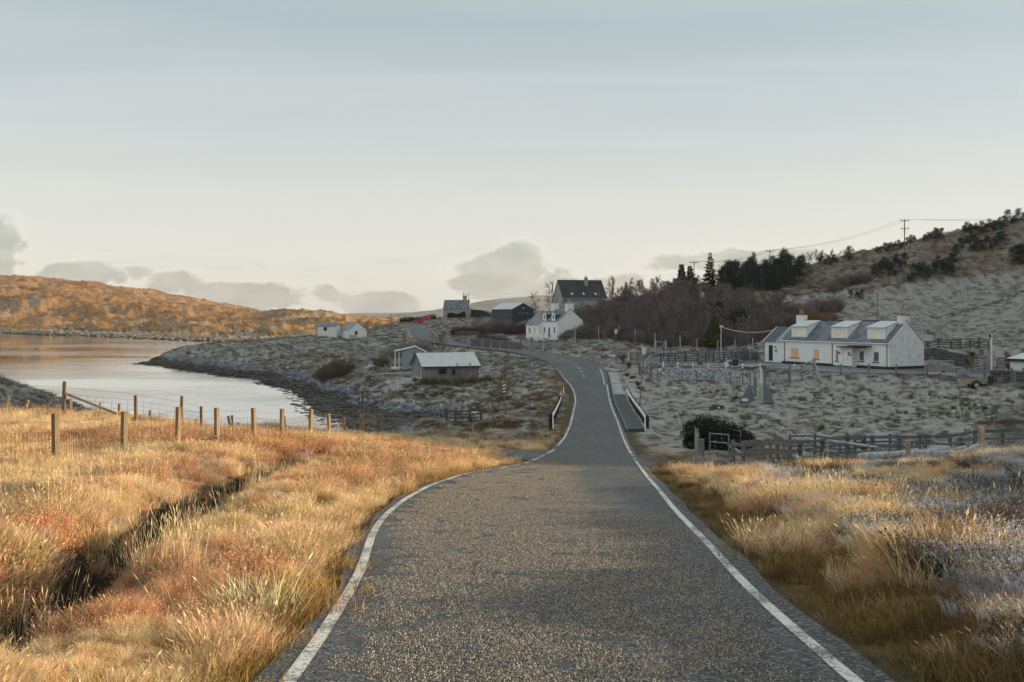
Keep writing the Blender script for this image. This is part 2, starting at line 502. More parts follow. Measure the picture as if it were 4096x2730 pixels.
WP = [(-1.5, 0, -1.6), (1.8, 0, -1.65), (-6, 3, -1.8), (-10, 8, -2.3), (-18, 20, -3.0), (-30, 30, -4.2), (-45, 50, -6.0), (5, 2, -1.6), (8, 8, -2.2),
      (0, -10, -0.9), (-12, -10, -1.0), (12, -10, -0.6), (0, -40, 2), (-40, -40, -2), (60, -40, 6), (-60, 0, -5), (-120, 40, -9.5), (-120, -60, -9), (-100, 80, -12), (-70, 100, -12), (-200, 100, -13),
      # hillside out of the frame on the right: it throws the long shadow over the valley
      (15, 7, -0.7), (16, 13, -1.1), (17, 19, -1.6), (20, 25, -2.7), (22, 8, -0.7), (23, 28, -2.6), (24, 17, -0.9), (40, 10, 0.0), (40, 28, -0.6), (80, 10, 2.0), (80, 27, 2.9), (80, 37, 5.0), (80, 50, 6.0), (60, 45, 0.9), (45, 60, -3), (60, 75, 1.5), (75, 95, 8), (90, 120, 14),
      (130, 20, 5.0), (130, 40, 9.2), (130, 60, 14), (130, 90, 24), (130, 130, 31), (160, 180, 36), (160, 230, 37), (200, 300, 30), (220, 360, 18), (250, 450, 0), (250, 40, 10), (250, 120, 30), (250, 200, 36), (300, 300, 28), (300, 0, 8),
      (400, 450, -6), (500, 700, -6), (100, 500, -6), (100, 800, -4), (300, 900, -4), (700, 200, 10), (700, -200, 5), (900, 900, 0), (-100, -300, 5), (300, -300, 8), (-400, -300, -6), (-600, 0, -12),
      # loch bed and the far side of the loch
      (-25, 88, -11.6), (-30, 70, -11.0), (-18, 76, -10.9), (-14, 86, -10.9), (-22, 62, -9.2), (-12, 70, -10.4), (-30, 58, -8.6), (-35, 110, -13), (-45, 150, -14), (-80, 190, -14), (-130, 260, -15), (-60, 130, -14), (-32, 125, -11.8), (-100, 330, -14), (-200, 400, -14), (-60, 340, -12), (-250, 250, -14), (-350, 450, -14), (-400, 300, -14),
      (-12, 82, -10.4), (-8, 78, -9.9), (-7.5, 66, -8.3), (-14, 56, -6.9), (-4, 70, -8.6), (-2.5, 60, -7.4), (-11, 92, -10.2)]
FAR = """0 1330 560; 306 1340 495; 510 1350 442; 714 1360 400; 800 1364 390; 930 1366 385; 1100 1362 400; -400 1320 640; 1350 1352 420
0 1300 590; 306 1300 540; 510 1310 500; 700 1325 450; 850 1300 470; 1000 1310 430; 1150 1298 440; 1300 1300 440; 1450 1300 450; 1560 1305 440
0 1260 660; 250 1270 640; 500 1285 600; 700 1265 600; 900 1272 580; 1100 1272 560; 1300 1272 540; 1500 1272 500; 1590 1285 480
0 1180 760; 200 1190 740; 400 1220 720; 600 1235 700; 800 1250 680; 1000 1255 680; 1149 1240 660; 1312 1246 640; 1500 1262 560
51 1095 920; -200 1105 940; -500 1130 940; 204 1123 900; 357 1140 880; 470 1168 860; 620 1200 820; 510 1159 1150; 612 1161 1150; 714 1178 1100; 800 1199 1060; 853 1224 1000; 904 1229 900; 1000 1240 850; 1149 1229 720; 1220 1232 710; 1312 1238 700; 1400 1250 690; 1500 1255 600; 1592 1270 540
-200 1200 1200; 51 1200 1300; 510 1225 1500; 800 1250 1400; 1149 1258 1000; 1400 1262 1000; 1700 1275 700; 1700 1275 1000; -900 1200 900; -900 1300 620"""
_c = []
for blk in (CT, FAR):
    for row in blk.replace('\n', ';').split(';'):
        if row.strip():
            u, v, Y = map(float, row.split())
            _c.append(((u - UC) / F * Y, Y, (VH - v) / F * Y))
_c = np.array(_c + WP, float)
TK, TR = 3.2, 10.0
def _tc(x, y):
    r = np.hypot(x, y); th = np.arctan2(x, y)
    return th * TK, np.log(np.maximum(r, 1.0) + 3.0) * 2.0, r
_ca, _cb, _cr = _tc(_c[:, 0], _c[:, 1])
_cw = _c[:, 2] / (_cr + TR)
def _U(d2):
    return 0.5 * d2 * np.log(d2 + 1e-9)
_n = len(_c)
_K = np.zeros((_n + 3, _n + 3))
_d2 = (_ca[:, None] - _ca[None]) ** 2 + (_cb[:, None] - _cb[None]) ** 2
_K[:_n, :_n] = _U(_d2) + np.eye(_n) * 2e-4
_K[:_n, _n:] = np.stack([np.ones(_n), _ca, _cb], 1); _K[_n:, :_n] = _K[:_n, _n:].T
_sol = np.linalg.solve(_K, np.concatenate([_cw, np.zeros(3)]))
def tps(x, y):
    x = np.asarray(x, float).ravel(); y = np.asarray(y, float).ravel()
    out = np.empty(len(x))
    for s in range(0, len(x), 20000):
        a, b, r = _tc(x[s:s + 20000], y[s:s + 20000])
        d2 = ((a[:, None] - _ca[None]) ** 2 + (b[:, None] - _cb[None]) ** 2)
        w = _U(d2) @ _sol[:_n] + _sol[_n] + _sol[_n + 1] * a + _sol[_n + 2] * b
        out[s:s + 20000] = w * (r + TR)
    return out

YARD = [(19, 118.5), (26, 113.6), (28.5, 112), (34, 102.5), (42, 100.8), (44, 93), (45, 85), (58, 85), (58, 116), (47, 121), (44, 128), (36, 134), (26, 139), (17, 136), (15, 128)]
HUTP = [(-14, 116), (-3.5, 117), (-2, 127), (-9, 130), (-16, 128), (-17, 121)]
COT2 = [(1, 184), (13, 188), (18, 200), (10, 212), (0, 205), (-1, 192)]
DITCH = [(u_ / 1.0, v_) for u_, v_ in ((-300, 2640), (0, 2440), (180, 2330), (400, 2190), (560, 2120), (760, 2030), (930, 1975), (1080, 1925), (1180, 1898))]
def px_ground(u, v):
    """point on a plane that falls like the road does"""
    k = (VH - v) / F
    ys = np.linspace(3, 120, 2400); zz = zroad(ys) + 0.05
    i = int(np.argmin(np.abs(zz - k * ys)))
    return ((u - UC) / F * ys[i], ys[i])
DITCHW = [px_ground(u, v) for u, v in DITCH]
BURN = [(-14, 84), (-9, 77), (-5, 70), (-1.5, 66), (2.5, 66), (6, 68), (10, 70), (14, 72), (20, 74)]

def crags(x, y):
    """stepped rocky knolls of the far moor: added height and how much bare rock shows"""
    wx = x + 6 * perlin(x / 25, y / 25, 150); wy = y + 6 * perlin(x / 25, y / 25, 151)
    h = 0; e = 0
    for k, (L_, H_, lo, hi) in enumerate(((85, 5.0, .05, .20), (42, 2.8, .05, .20), (17, 1.3, .04, .26))):
        f = fbm(wx / L_, wy / (L_ * .8), 3, 155 + 5 * k)
        t = np.clip((f - lo) / (hi - lo), 0, 1)
        h = h + H_ * (t * t * (3 - 2 * t) - .42); e = e + 4 * t * (1 - t) * (1.0, .9, .7)[k]
    return h, np.clip(e, 0, 1)

def height(x, y, detail=True):
    x = np.asarray(x, float).ravel(); y = np.asarray(y, float).ravel()
    z = tps(x, y)
    r = np.hypot(x, y)
    rd, rz, sg = road_rel(x, y)
    yd = poly_out(x, y, YARD)
    hd = poly_out(x, y, HUTP)
    cdx = poly_out(x, y, COT2)
    # burn under the road
    bd, bt, _ = seg_dist(x, y, BURN)
    z = z - 0.7 * np.exp(-(bd / 1.6) ** 2) * (y < 80)
    if True:
        wx = x + 2 * perlin(x / 9, y / 9, 50); wy = y + 2 * perlin(x / 9, y / 9, 51)
        near = 1 - sstep(42, 60, r)
        mid = sstep(38, 60, r) * (1 - sstep(300, 420, r))
        farm = sstep(340, 460, r)
        hillside = sstep(-4, 6, z) * mid
        shore = 1 - sstep(-10.2, -9.0, z)
        d = near * (0.16 * fbm(wx / 2.6, wy / 2.6, 3, 1) + 0.07 * fbm(x / 0.7, y / 0.7, 3, 5))
        tus = np.abs(fbm(wx / 2.2, wy / 1.5, 3, 9))
        d = d + mid * (1 - 0.6 * shore) * (0.26 * (0.35 - tus) + 0.30 * fbm(x / 9, y / 9, 3, 13) + 0.10 * fbm(x / 0.8, y / 0.8, 2, 15))
        d = d + hillside * (0.55 * fbm(x / 5, y / 5, 4, 17) + 0.7 * fbm(x / 18, y / 18, 3, 21))
        rug = sstep(-9, -5, z)
        rid = 1 - np.abs(fbm(x / 70, y / 70, 4, 25)) * 1.6
        cr_, _e = crags(x, y)
        d = d + farm * rug * (0.45 * cr_ - 0.4 - 2.4 * sstep(-330, -120, x) + 2.0 * (rid - 0.85) + 1.0 * fbm(x / 24, y / 24, 4, 29) + 1.5 * np.abs(fbm(x / 7, y / 7, 3, 33)) - 1.3)
        keep = sstep(0.3, 2.2, rd) * sstep(0, 3, yd) * sstep(0, 2.5, hd) * sstep(0, 2, cdx)
        z = z + d * (0.12 + 0.88 * keep)
    # ditch beside the left verge
    dd, dt, _ = seg_dist(x, y, DITCHW)
    z = z - 0.85 * np.exp(-(dd / np.interp(y, [5, 8, 14], [.72, .65, .5])) ** 2) * (0.75 + 0.5 * perlin(x / 1.3, y / 1.3, 60)) + 0.08 * np.exp(-((dd - 1.2) / 0.4) ** 2)
    # bank beside the right verge
    rb = np.where(sg < 0, rd, 99)
    z = z + np.exp(-((rb - 1.9) / 0.75) ** 2) * 0.10 * (1 - sstep(28, 34, y)) * sstep(-12, -3, y)
    # flatten yards
    z = np.where(yd < 4, z + (-6.12 - z) * (1 - sstep(0, 3.2, yd)), z)
    z = np.where(hd < 3, z + (-8.2 - z) * (1 - sstep(0, 3, hd)), z)
    z = np.where(cdx < 4, z + (-5.3 - z) * (1 - sstep(0, 4, cdx)), z)
    # road bed
    fall = np.where((y > 50) & (y < 105), 1.7, 1.3)
    flat = 0.35 + 1.35 * ((sg < 0) & (y > 57) & (y < 125))
    k = 1 - sstep(flat, flat + fall, rd)
    z = z + (rz - 0.06 - z) * k
    z = np.where(rd < flat - 0.05, np.minimum(z, rz - 0.07), z)
    return z

def gz(x, y):
    return float(height([x], [y])[0])

def hit(u, v, y0=3.0, y1=400.0, n=500):
    """first place where the ray through a photo pixel meets the ground"""
    ys = np.geomspace(y0, y1, n)
    xs = (u - UC) / F * ys; zs = (VH - v) / F * ys
    d = zs - height(xs, ys)
    i = np.where(d <= 0)[0]
    if len(i) == 0: return None
    i = i[0]
    if i == 0: return Vector((xs[0], ys[0], zs[0]))
    t = d[i - 1] / (d[i - 1] - d[i] + 1e-12)
    Y = ys[i - 1] + t * (ys[i] - ys[i - 1])
    return Vector(((u - UC) / F * Y, Y, (VH - v) / F * Y))

def at(u, Y, dz=0.0):
    """ground point in photo column u at distance Y"""
    x = (u - UC) / F * Y
    return Vector((x, Y, gz(x, Y) + dz))

# ---- ground colours (what the surface is made of, per vertex)
def ground_albedo(x, y, z):
    r = np.hypot(x, y)
    n1 = fbm(x / 1.9, y / 1.9, 4, 71); n2 = fbm(x / 6.5, y / 6.5, 3, 75); n3 = fbm(x / 0.55, y / 0.55, 3, 79); n5 = fbm(x / 1.0, y / 0.8, 3, 87); n4 = fbm(x / 40, y / 40, 4, 83)
    def C(*c): return np.array(c)[None, :]
    def mixc(a, b, t): return a + (b - a) * t[:, None]
    one = np.ones((len(x), 1))
    straw = C(.30, .175, .062) * one; rust = C(.20, .082, .030); frost = C(.245, .237, .212); brown = C(.10, .068, .034); moss = C(.085, .07, .022)  # straw ground darker than its blades: thatch shade put into the colour
    # sunlit foreground: straw grass, rusty heather, thin frost in the hollows
    near = mixc(straw, rust, sstep(-0.15, 0.35, n2 + 0.4 * n1))
    near = mixc(near, C(.28, .245, .20), sstep(0.34, 0.5, n1 - 0.2 * n2) * 0.5)
    # frosted turf of the valley
    mid = mixc(frost * one, C(.075, .064, .048), sstep(0.08, 0.38, n5 + 0.25 * n1))
    mid = mixc(mid, C(.35, .35, .335), sstep(0.1, 0.5, -n1) * 0.6)
    hill = mixc(C(.20, .17, .14) * one, C(.09, .072, .058), sstep(-0.1, 0.4, n1 + 0.4 * n2))
    hill = mixc(hill, C(.15, .085, .055), sstep(0.05, 0.4, n2 - 0.2 * n1) * 0.55)
    lawn = 1 - sstep(-3.5, 2.0, z - 0.045 * (y - 120) - 0.10 * (x - 60))
    t = sstep(-4.5, 0.0, z) * sstep(118, 150, y) * sstep(8, 24, x)
    # smooth frosted pasture on the lower right of the hill, below the old dyke
    dyke = (z < 1.0 + 0.10 * (x - 45) + 0.020 * (y - 150)) & (x > 44)
    past = mixc(C(.25, .245, .225) * one, C(.12, .105, .085), sstep(0.12, 0.5, n1))
    hillc = np.where(dyke[:, None], past, hill)
    mid = mixc(mid, hillc, t)
    lb = sstep(56, 64, y) * (1 - sstep(108, 122, y)) * (x > -16) * (x < 7.5)
    mid = mixc(mid, C(.40, .395, .37) * one, 0.55 * lb * sstep(-.35, .25, -n5))
    # far side: orange moor
    far = mixc(C(.30, .150, .050) * one, C(.19, .095, .038), sstep(-0.2, 0.4, n4 + 0.5 * n2))
    far = mixc(far, C(.33, .185, .07), sstep(0.1, 0.5, -n4) * 0.8)
    # frosted heath to the right of the near verge
    rd, rz, sg = road_rel(x, y)
    heath = mixc(C(.33, .335, .345) * one, C(.12, .10, .085), sstep(0.0, 0.35, n1 + 0.5 * n3))
    hm = sstep(2.3, 3.4, rd) * (sg < 0) * (1 - sstep(30, 36, y)) * (0.25 + 0.75 * sstep(-0.15, 0.2, n1 + 0.5 * n2 + 0.12))
    near = mixc(near, heath, hm)
    c = mixc(near, mid, sstep(40, 50, y + 0.35 * x + 3.0 * n2 - 3))
    c = mixc(c, far, sstep(330, 400, r + 10 * n4) * (x < 60))
    # verge strip: moss and dark soil beside the tarmac
    c = mixc(c, mixc(moss * one, brown, sstep(-.2, .3, n3)), (1 - sstep(0.55, 1.35, rd + 0.25 * n3)) * (rd > -.5) * (r < 120))
    gravel = C(.085, .075, .065) * one * (1 + 0.5 * n3[:, None])
    c = mixc(c, gravel, (1 - sstep(0.2, 0.45, rd + 0.25 * n3)) * (r < 200))
    # shore: frosted stones, then weed
    sh = (r > 55) & (r < 340) & (x < 20)
    stone = mixc(C(.15, .165, .185) * one, C(.045, .05, .06), sstep(-.1, .25, n3 + 0.5 * n1))
    weed = mixc(C(.035, .023, .012) * one, C(.012, .010, .008), sstep(-.2, .3, n3))
    zj = z + 0.22 * n1
    c = mixc(c, stone, (1 - sstep(-9.55, -9.3, zj)) * sh)
    c = mixc(c, weed, (1 - sstep(-9.92, -9.72, zj)) * sh)
    fs = (r >= 340) & (x < 60)
    c = mixc(c, mixc(C(.30, .27, .22) * one, C(.07, .055, .04), sstep(-.1, .25, n3 + n1 * .5)), (1 - sstep(-9.0, -8.2, zj)) * fs)
    c = mixc(c, weed * 1.5, (1 - sstep(-10.1, -9.7, zj)) * fs)
    # ditch: near black, its shade put into the ground colour
    dd, _, _ = seg_dist(x, y, DITCHW)
    c = mixc(c, C(.022, .016, .010) * one, (1 - sstep(0.35, 0.70, (dd + 0.1 * n3) * np.interp(y, [5, 8, 14], [.6, .7, 1.0]))) * (y < 40))
    # yard gravel
    yd = poly_out(x, y, YARD)
    c = mixc(c, C(.12, .125, .13) * one * (1 + 0.3 * n3[:, None]), (1 - sstep(-0.4, 0.3, yd)))
    hd = poly_out(x, y, HUTP)
    c = mixc(c, C(.30, .31, .30) * one * (1 + 0.15 * n3[:, None]), (1 - sstep(-1, 0.5, hd)))
    return np.clip(c, 0.004, 0.9)

def ground_material():
    m = bpy.data.materials.new('moorland'); m.use_nodes = True
    nt = m.node_tree; b = nt.nodes['Principled BSDF']
    a = N(nt, 'ShaderNodeVertexColor', layer_name='albedo')
    tc = N(nt, 'ShaderNodeTexCoord'); ob = tc.outputs['Object']
    f1 = noise(nt, ob, 9.0, 6, 0.62); f2 = noise(nt, ob, 1.1, 5, 0.6)
    k = math_node(nt, 'ADD', math_node(nt, 'MULTIPLY', f1, 0.9), math_node(nt, 'MULTIPLY', f2, 0.6))
    sc = N(nt, 'ShaderNodeVectorMath', operation='SCALE')
    L(nt, a.outputs[0], sc.inputs[0]); L(nt, math_node(nt, 'ADD', k, 0.25), sc.inputs['Scale'])
    # rock outcrops on the far hills
    rk = N(nt, 'ShaderNodeAttribute', attribute_name='rock')
    rn = noise(nt, mapping(nt, ob, scale=(1, 1, 1.6)), 0.20, 7, 0.68, 0.3)
    rl = noise(nt, ob, 0.012, 4, 0.6)
    rmask = math_node(nt, 'MULTIPLY', smooth(nt, math_node(nt, 'ADD', rn, math_node(nt, 'ADD', math_node(nt, 'MULTIPLY', rk.outputs['Fac'], 0.24), math_node(nt, 'MULTIPLY', math_node(nt, 'SUBTRACT', rl, 0.5), 0.5))), 0.66, 0.70), smooth(nt, rk.outputs['Fac'], 0.02, 0.1))
    rcol = mix_col(nt, noise(nt, ob, 0.6, 5, 0.65), (0.10, 0.08, 0.06), (0.42, 0.345, 0.26))
    col = mix_col(nt, rmask, sc.outputs[0], rcol)
    L(nt, col, b.inputs['Base Color'])
    b.inputs['Roughness'].default_value = 0.95
    b.inputs['Specular IOR Level'].default_value = 0.12
    bn = N(nt, 'ShaderNodeBump'); bn.inputs['Strength'].default_value = 0.8; bn.inputs['Distance'].default_value = 0.06
    L(nt, f1, bn.inputs['Height'])
    b2 = N(nt, 'ShaderNodeBump'); b2.inputs['Strength'].default_value = 0.7; b2.inputs['Distance'].default_value = 3.0
    L(nt, math_node(nt, 'MULTIPLY', rn, math_node(nt, 'MINIMUM', math_node(nt, 'MULTIPLY', rk.outputs['Fac'], 4.0), 1.0)), b2.inputs['Height'])
    L(nt, b2.outputs[0], bn.inputs['Normal'])
    L(nt, bn.outputs[0], b.inputs['Normal'])
    return m

def build_ground():
    a1 = math.radians(36)
    ang = np.concatenate([np.linspace(-math.pi, -math.radians(70), 24)[:-1], np.linspace(-math.radians(70), -a1, 24)[:-1], np.linspace(-a1, a1, 620),
                          np.linspace(a1, math.radians(100), 110)[1:], np.linspace(math.radians(100), math.pi, 18)[1:-1]])
    rad = np.concatenate([np.geomspace(0.6, 3.5, 14)[:-1], np.geomspace(3.5, 420, 470)[:-1], np.geomspace(420, 1500, 110)[:-1], np.geomspace(1500, 9000, 12)])
    A, R = np.meshgrid(ang, rad)
    x = (R * np.sin(A)).ravel(); y = (R * np.cos(A)).ravel()
    z = height(x, y)
    rr = np.hypot(x, y)
    z = z + (np.where(x > 60, -4.0, -13.0) - z) * sstep(1400, 1900, rr)
    nr, na = R.shape
    x = np.append(x, 0); y = np.append(y, 0); z = np.append(z, gz(0, 0.0))
    idx = np.arange(nr * na).reshape(nr, na)
    q = np.stack([idx[:-1, :], np.roll(idx, -1, 1)[:-1, :], np.roll(idx, -1, 1)[1:, :], idx[1:, :]], -1).reshape(-1, 4)
    q = q[:, ::-1]
    fan = np.stack([np.full(na, nr * na), np.roll(idx[0], -1), idx[0]], -1)[:, ::-1]
    me = bpy.data.meshes.new('ground')
    nv = len(x); nq = len(q); nf = len(fan)
    me.vertices.add(nv); me.vertices.foreach_set('co', np.stack([x, y, z], 1).ravel())
    me.loops.add(nq * 4 + nf * 3); me.loops.foreach_set('vertex_index', np.concatenate([q.ravel(), fan.ravel()]))
    me.polygons.add(nq + nf)
    me.polygons.foreach_set('loop_start', np.concatenate([np.arange(nq) * 4, nq * 4 + np.arange(nf) * 3]))
    me.polygons.foreach_set('use_smooth', np.ones(nq + nf, bool))
    me.update(); me.validate()
    ca = me.color_attributes.new('albedo', 'FLOAT_COLOR', 'POINT')
    c = ground_albedo(x, y, z)
    ca.data.foreach_set('color', np.concatenate([c, np.ones((nv, 1))], 1).ravel())
    at_ = me.attributes.new('rock', 'FLOAT', 'POINT')
    rk = sstep(345, 420, np.hypot(x, y)) * sstep(-8.8, -6.5, z) * (x < 80) * (0.12 + 0.88 * crags(x, y)[1])
    at_.data.foreach_set('value', rk)
    me.materials.append(ground_material())
    o = bpy.data.objects.new('ground', me); COL.objects.link(o)
    tag(o, 'frosty moorland ground falling to the loch and rising to the hills', None, None, 'structure')
    return o
GROUND = build_ground()

def build_water():
    m = bpy.data.materials.new('loch_water'); m.use_nodes = True
    nt = m.node_tree; b = nt.nodes['Principled BSDF']
    b.inputs['Base Color'].default_value = (0.05, 0.058, 0.06, 1)
    b.inputs['Roughness'].default_value = 0.05
    b.inputs['IOR'].default_value = 1.6
    b.inputs['Specular IOR Level'].default_value = 0.5
    tc = N(nt, 'ShaderNodeTexCoord'); ob = tc.outputs['Object']
    big = noise(nt, mapping(nt, ob, scale=(0.010, 0.03, 1)), 1.0, 4, 0.5)
    rip = noise(nt, mapping(nt, ob, scale=(0.25, 0.9, 1)), 1.0, 4, 0.55)
    h = math_node(nt, 'MULTIPLY', rip, smooth(nt, big, 0.40, 0.62))
    bn = N(nt, 'ShaderNodeBump'); bn.inputs['Strength'].default_value = 0.13; bn.inputs['Distance'].default_value = 0.4
    L(nt, h, bn.inputs['Height']); L(nt, bn.outputs[0], b.inputs['Normal'])
    L(nt, math_node(nt, 'ADD', math_node(nt, 'MULTIPLY', smooth(nt, big, 0.35, 0.6), 0.05), 0.015), b.inputs['Roughness'])
    gl = N(nt, 'ShaderNodeBsdfGlossy'); gl.inputs['Color'].default_value = (.93, .94, .94, 1); gl.inputs['Roughness'].default_value = .03
    L(nt, bn.outputs[0], gl.inputs['Normal'])
    mx = N(nt, 'ShaderNodeMixShader'); mx.inputs[0].default_value = .55
    L(nt, b.outputs[0], mx.inputs[1]); L(nt, gl.outputs[0], mx.inputs[2]); L(nt, mx.outputs[0], nt.nodes['Material Output'].inputs[0])
    g = MB()
    xs = [-3000, -1200, -500, -250, -120, -60, -20, 5]; ys = [-400, 40, 80, 120, 180, 260, 360, 500, 800, 1500, 4000]
    for yy in ys:
        for xx in xs: g.v.append((xx, yy, 0))
    n = len(xs)
    for j in range(len(ys) - 1):
        for i in range(n - 1):
            g.f.append((j * n + i, j * n + i + 1, (j + 1) * n + i + 1, (j + 1) * n + i))
    o = g.build('loch_water', m, loc=(0, 0, WATER))
    tag(o, 'calm sea loch reflecting the sky and the orange hills', None, None, 'structure')
build_water()

# ---------------------------------------------------------------- distant mountain
def build_mountain():
    prof = [(1150, 1262), (1300, 1256), (1420, 1258), (1560, 1259), (1712, 1250), (1770, 1240), (1891, 1216), (2000, 1203), (2100, 1192), (2170, 1189), (2280, 1194), (2420, 1206), (2600, 1215), (2900, 1235), (3400, 1250)]
    Y0 = 2600
    us = np.linspace(1150, 3400, 160)
    vs = np.interp(us, *zip(*prof))
    k = np.hanning(9); k /= k.sum()
    vs = np.convolve(np.pad(vs, 4, mode='edge'), k, mode='valid')
    rows = 26
    g = MB()
    for j in range(rows):
        t = j / (rows - 1)
        s = math.sin(min(t / 0.7, 1) * math.pi / 2) if t < 0.7 else 1 - ((t - 0.7) / 0.3) ** 2
        Y = Y0 - 900 + 1286 * t
        for u, v in zip(us, vs):
            x = (u - UC) / F * Y0
            top = (VH - v) / F * Y0
            z = -20 + (top + 20) * s + float(fbm(x / 160, Y / 160, 4, 40)) * 7 * (1 if t < 0.65 else 0.3) * (s if t > .7 else min(1, t * 3))
            g.v.append((x, Y, z))
    n = len(us)
    for j in range(rows - 1):
        for i in range(n - 1):
            g.f.append((j * n + i, j * n + i + 1, (j + 1) * n + i + 1, (j + 1) * n + i))
    m = mat('haze_grey_mountain', (0.22, 0.21, 0.18), 0.95, 0.3, 0.01, col2=(0.16, 0.145, 0.12))  # distance haze partly put into the colour as grey
    o = g.build('mountain', m, smooth=True)
    tag(o, 'long pale mountain on the horizon behind the village', None, None, 'structure')
build_mountain()

# ---------------------------------------------------------------- road
def tarmac_material():
    m = bpy.data.materials.new('chipped_tarmac'); m.use_nodes = True
    nt = m.node_tree; b = nt.nodes['Principled BSDF']
    tc = N(nt, 'ShaderNodeTexCoord'); ob = tc.outputs['Object']
    vo = N(nt, 'ShaderNodeTexVoronoi'); vo.inputs['Scale'].default_value = 38.0; L(nt, ob, vo.inputs['Vector'])
    sepc = N(nt, 'ShaderNodeSeparateColor'); L(nt, vo.outputs['Color'], sepc.inputs[0])
    chip = ramp(nt, sepc.outputs[0], [(0.0, (0.010, 0.012, 0.015)), (0.4, (0.028, 0.031, 0.035)), (0.75, (0.062, 0.066, 0.07)), (1.0, (0.24, 0.23, 0.21))])
    # binder between the chips
    chip = mix_col(nt, smooth(nt, vo.outputs['Distance'], 0.5, 0.85), chip, (0.018, 0.019, 0.021))
    # worn, frost-dusted wheel tracks and patches
    big = noise(nt, mapping(nt, ob, scale=(0.9, 0.12, 1)), 1.4, 5, 0.6, 0.4)
    fine = noise(nt, ob, 14, 5, 0.7)
    fr = math_node(nt, 'MULTIPLY', smooth(nt, big, 0.45, 0.72), smooth(nt, fine, 0.38, 0.62))
    col = mix_col(nt, math_node(nt, 'MULTIPLY', fr, 0.45), chip, (0.24, 0.26, 0.28))
    big2 = noise(nt, ob, 0.35, 4, 0.6)
    col = mix_col(nt, math_node(nt, 'MULTIPLY', smooth(nt, big2, 0.4, 0.7), 0.35), col, (0.03, 0.03, 0.03))
    L(nt, col, b.inputs['Base Color'])
    L(nt, math_node(nt, 'ADD', math_node(nt, 'MULTIPLY', sepc.outputs[1], 0.35), 0.42), b.inputs['Roughness'])
    b.inputs['Specular IOR Level'].default_value = 0.5
    h = math_node(nt, 'ADD', math_node(nt, 'MULTIPLY', vo.outputs['Distance'], -1.0), math_node(nt, 'MULTIPLY', sepc.outputs[2], 0.7))
    bn = N(nt, 'ShaderNodeBump'); bn.inputs['Strength'].default_value = 1.0; bn.inputs['Distance'].default_value = 0.028
    L(nt, h, bn.inputs['Height']); L(nt, bn.outputs[0], b.inputs['Normal'])
    return m
TARMAC = tarmac_material()

def road_strip(name, left, right, zs, m, cols=2, dz=0.0, crown=0.0):
    g = MB(); n = len(left)
    for i in range(n):
        for k in range(cols + 1):
            t = k / cols
            x = left[i][0] + (right[i][0] - left[i][0]) * t; y = left[i][1] + (right[i][1] - left[i][1]) * t
            g.v.append((x, y, zs[i] + dz + crown * (1 - (2 * t - 1) ** 2)))
    for i in range(n - 1):
        for k in range(cols):
            a = i * (cols + 1) + k
            g.f.append((a, a + 1, a + cols + 2, a + cols + 1))
    return g.build(name, m, smooth=True)

_dir = np.gradient(RC, axis=0); _dir /= np.linalg.norm(_dir, axis=1)[:, None]
_nrm = np.stack([_dir[:, 1], -_dir[:, 0]], 1)      # to the right
_edgeL = 0.17 + 0.12 * perlin(np.arange(len(RC)) * 0.37, np.zeros(len(RC)), 3)
RL = ROADL - _nrm * _edgeL[:, None]; RR = ROADR + _nrm * (0.24 + 0.10 * perlin(np.arange(len(RC)) * 0.41, np.zeros(len(RC)), 4))[:, None]
o = road_strip('road', RL, RR, ROADZ, TARMAC, 6)
tag(o, 'narrow tarmac road dipping to the bridge and curving left', None, None, 'structure')

def paint_material(name='road_paint', c=(0.62, 0.60, 0.55)):
    m = bpy.data.materials.new(name); m.use_nodes = True
    nt = m.node_tree; b = nt.nodes['Principled BSDF']
    tc = N(nt, 'ShaderNodeTexCoord'); ob = tc.outputs['Object']
    w = noise(nt, ob, 30, 6, 0.75); w2 = noise(nt, ob, 1.3, 4, 0.6)
    f = smooth(nt, math_node(nt, 'ADD', w, math_node(nt, 'MULTIPLY', w2, 0.55)), 0.74, 0.86)
    L(nt, mix_col(nt, f, c, (0.13, 0.13, 0.13)), b.inputs['Base Color'])
    b.inputs['Roughness'].default_value = 0.75
    bn = N(nt, 'ShaderNodeBump'); bn.inputs['Strength'].default_value = 0.8; bn.inputs['Distance'].default_value = 0.006
    L(nt, noise(nt, ob, 70, 3, 0.6), bn.inputs['Height']); L(nt, bn.outputs[0], b.inputs['Normal'])
    return m
PAINT = paint_material()

def edge_t(pts):
    return np.concatenate([[0], np.cumsum(np.hypot(*np.diff(pts, axis=0).T))])
def paint_line(name, edge, y0, y1, w=0.11, label=None, off=0.0):
    """line along an edge polyline between two fractional indices"""
    idx = np.linspace(y0, y1, max(2, int(abs(y1 - y0) * 3) + 2))
    k = np.arange(len(edge))
    px = np.interp(idx, k, edge[:, 0]); py = np.interp(idx, k, edge[:, 1]); pz = np.interp(idx, k, ROADZ)
    nx = np.interp(idx, k, _nrm[:, 0]); ny = np.interp(idx, k, _nrm[:, 1])
    a = np.stack([px + nx * (off - w / 2), py + ny * (off - w / 2)], 1); c = np.stack([px + nx * (off + w / 2), py + ny * (off + w / 2)], 1)
    o = road_strip(name, a, c, pz, PAINT, 1, 0.005)
    tag(o, label, None, None, 'structure')
    return o
def iy(Y):      # index on the straight part from distance
    return float(np.interp(Y, RC[:120, 1], np.arange(120)))
paint_line('road_marking', ROADL, 0, iy(36.3), 0.10, 'white edge line round the left side of the passing place')
for a, c in ((37.3, 39.2), (40.0, 41.6), (42.4, 46.5)):
    paint_line('road_marking', ROADL, iy(a), iy(c), 0.12, 'short dash of the left edge line at the lay-by mouth')
paint_line('road_marking', ROADL, iy(49), iy(111), 0.12, 'white left edge line over the bridge')
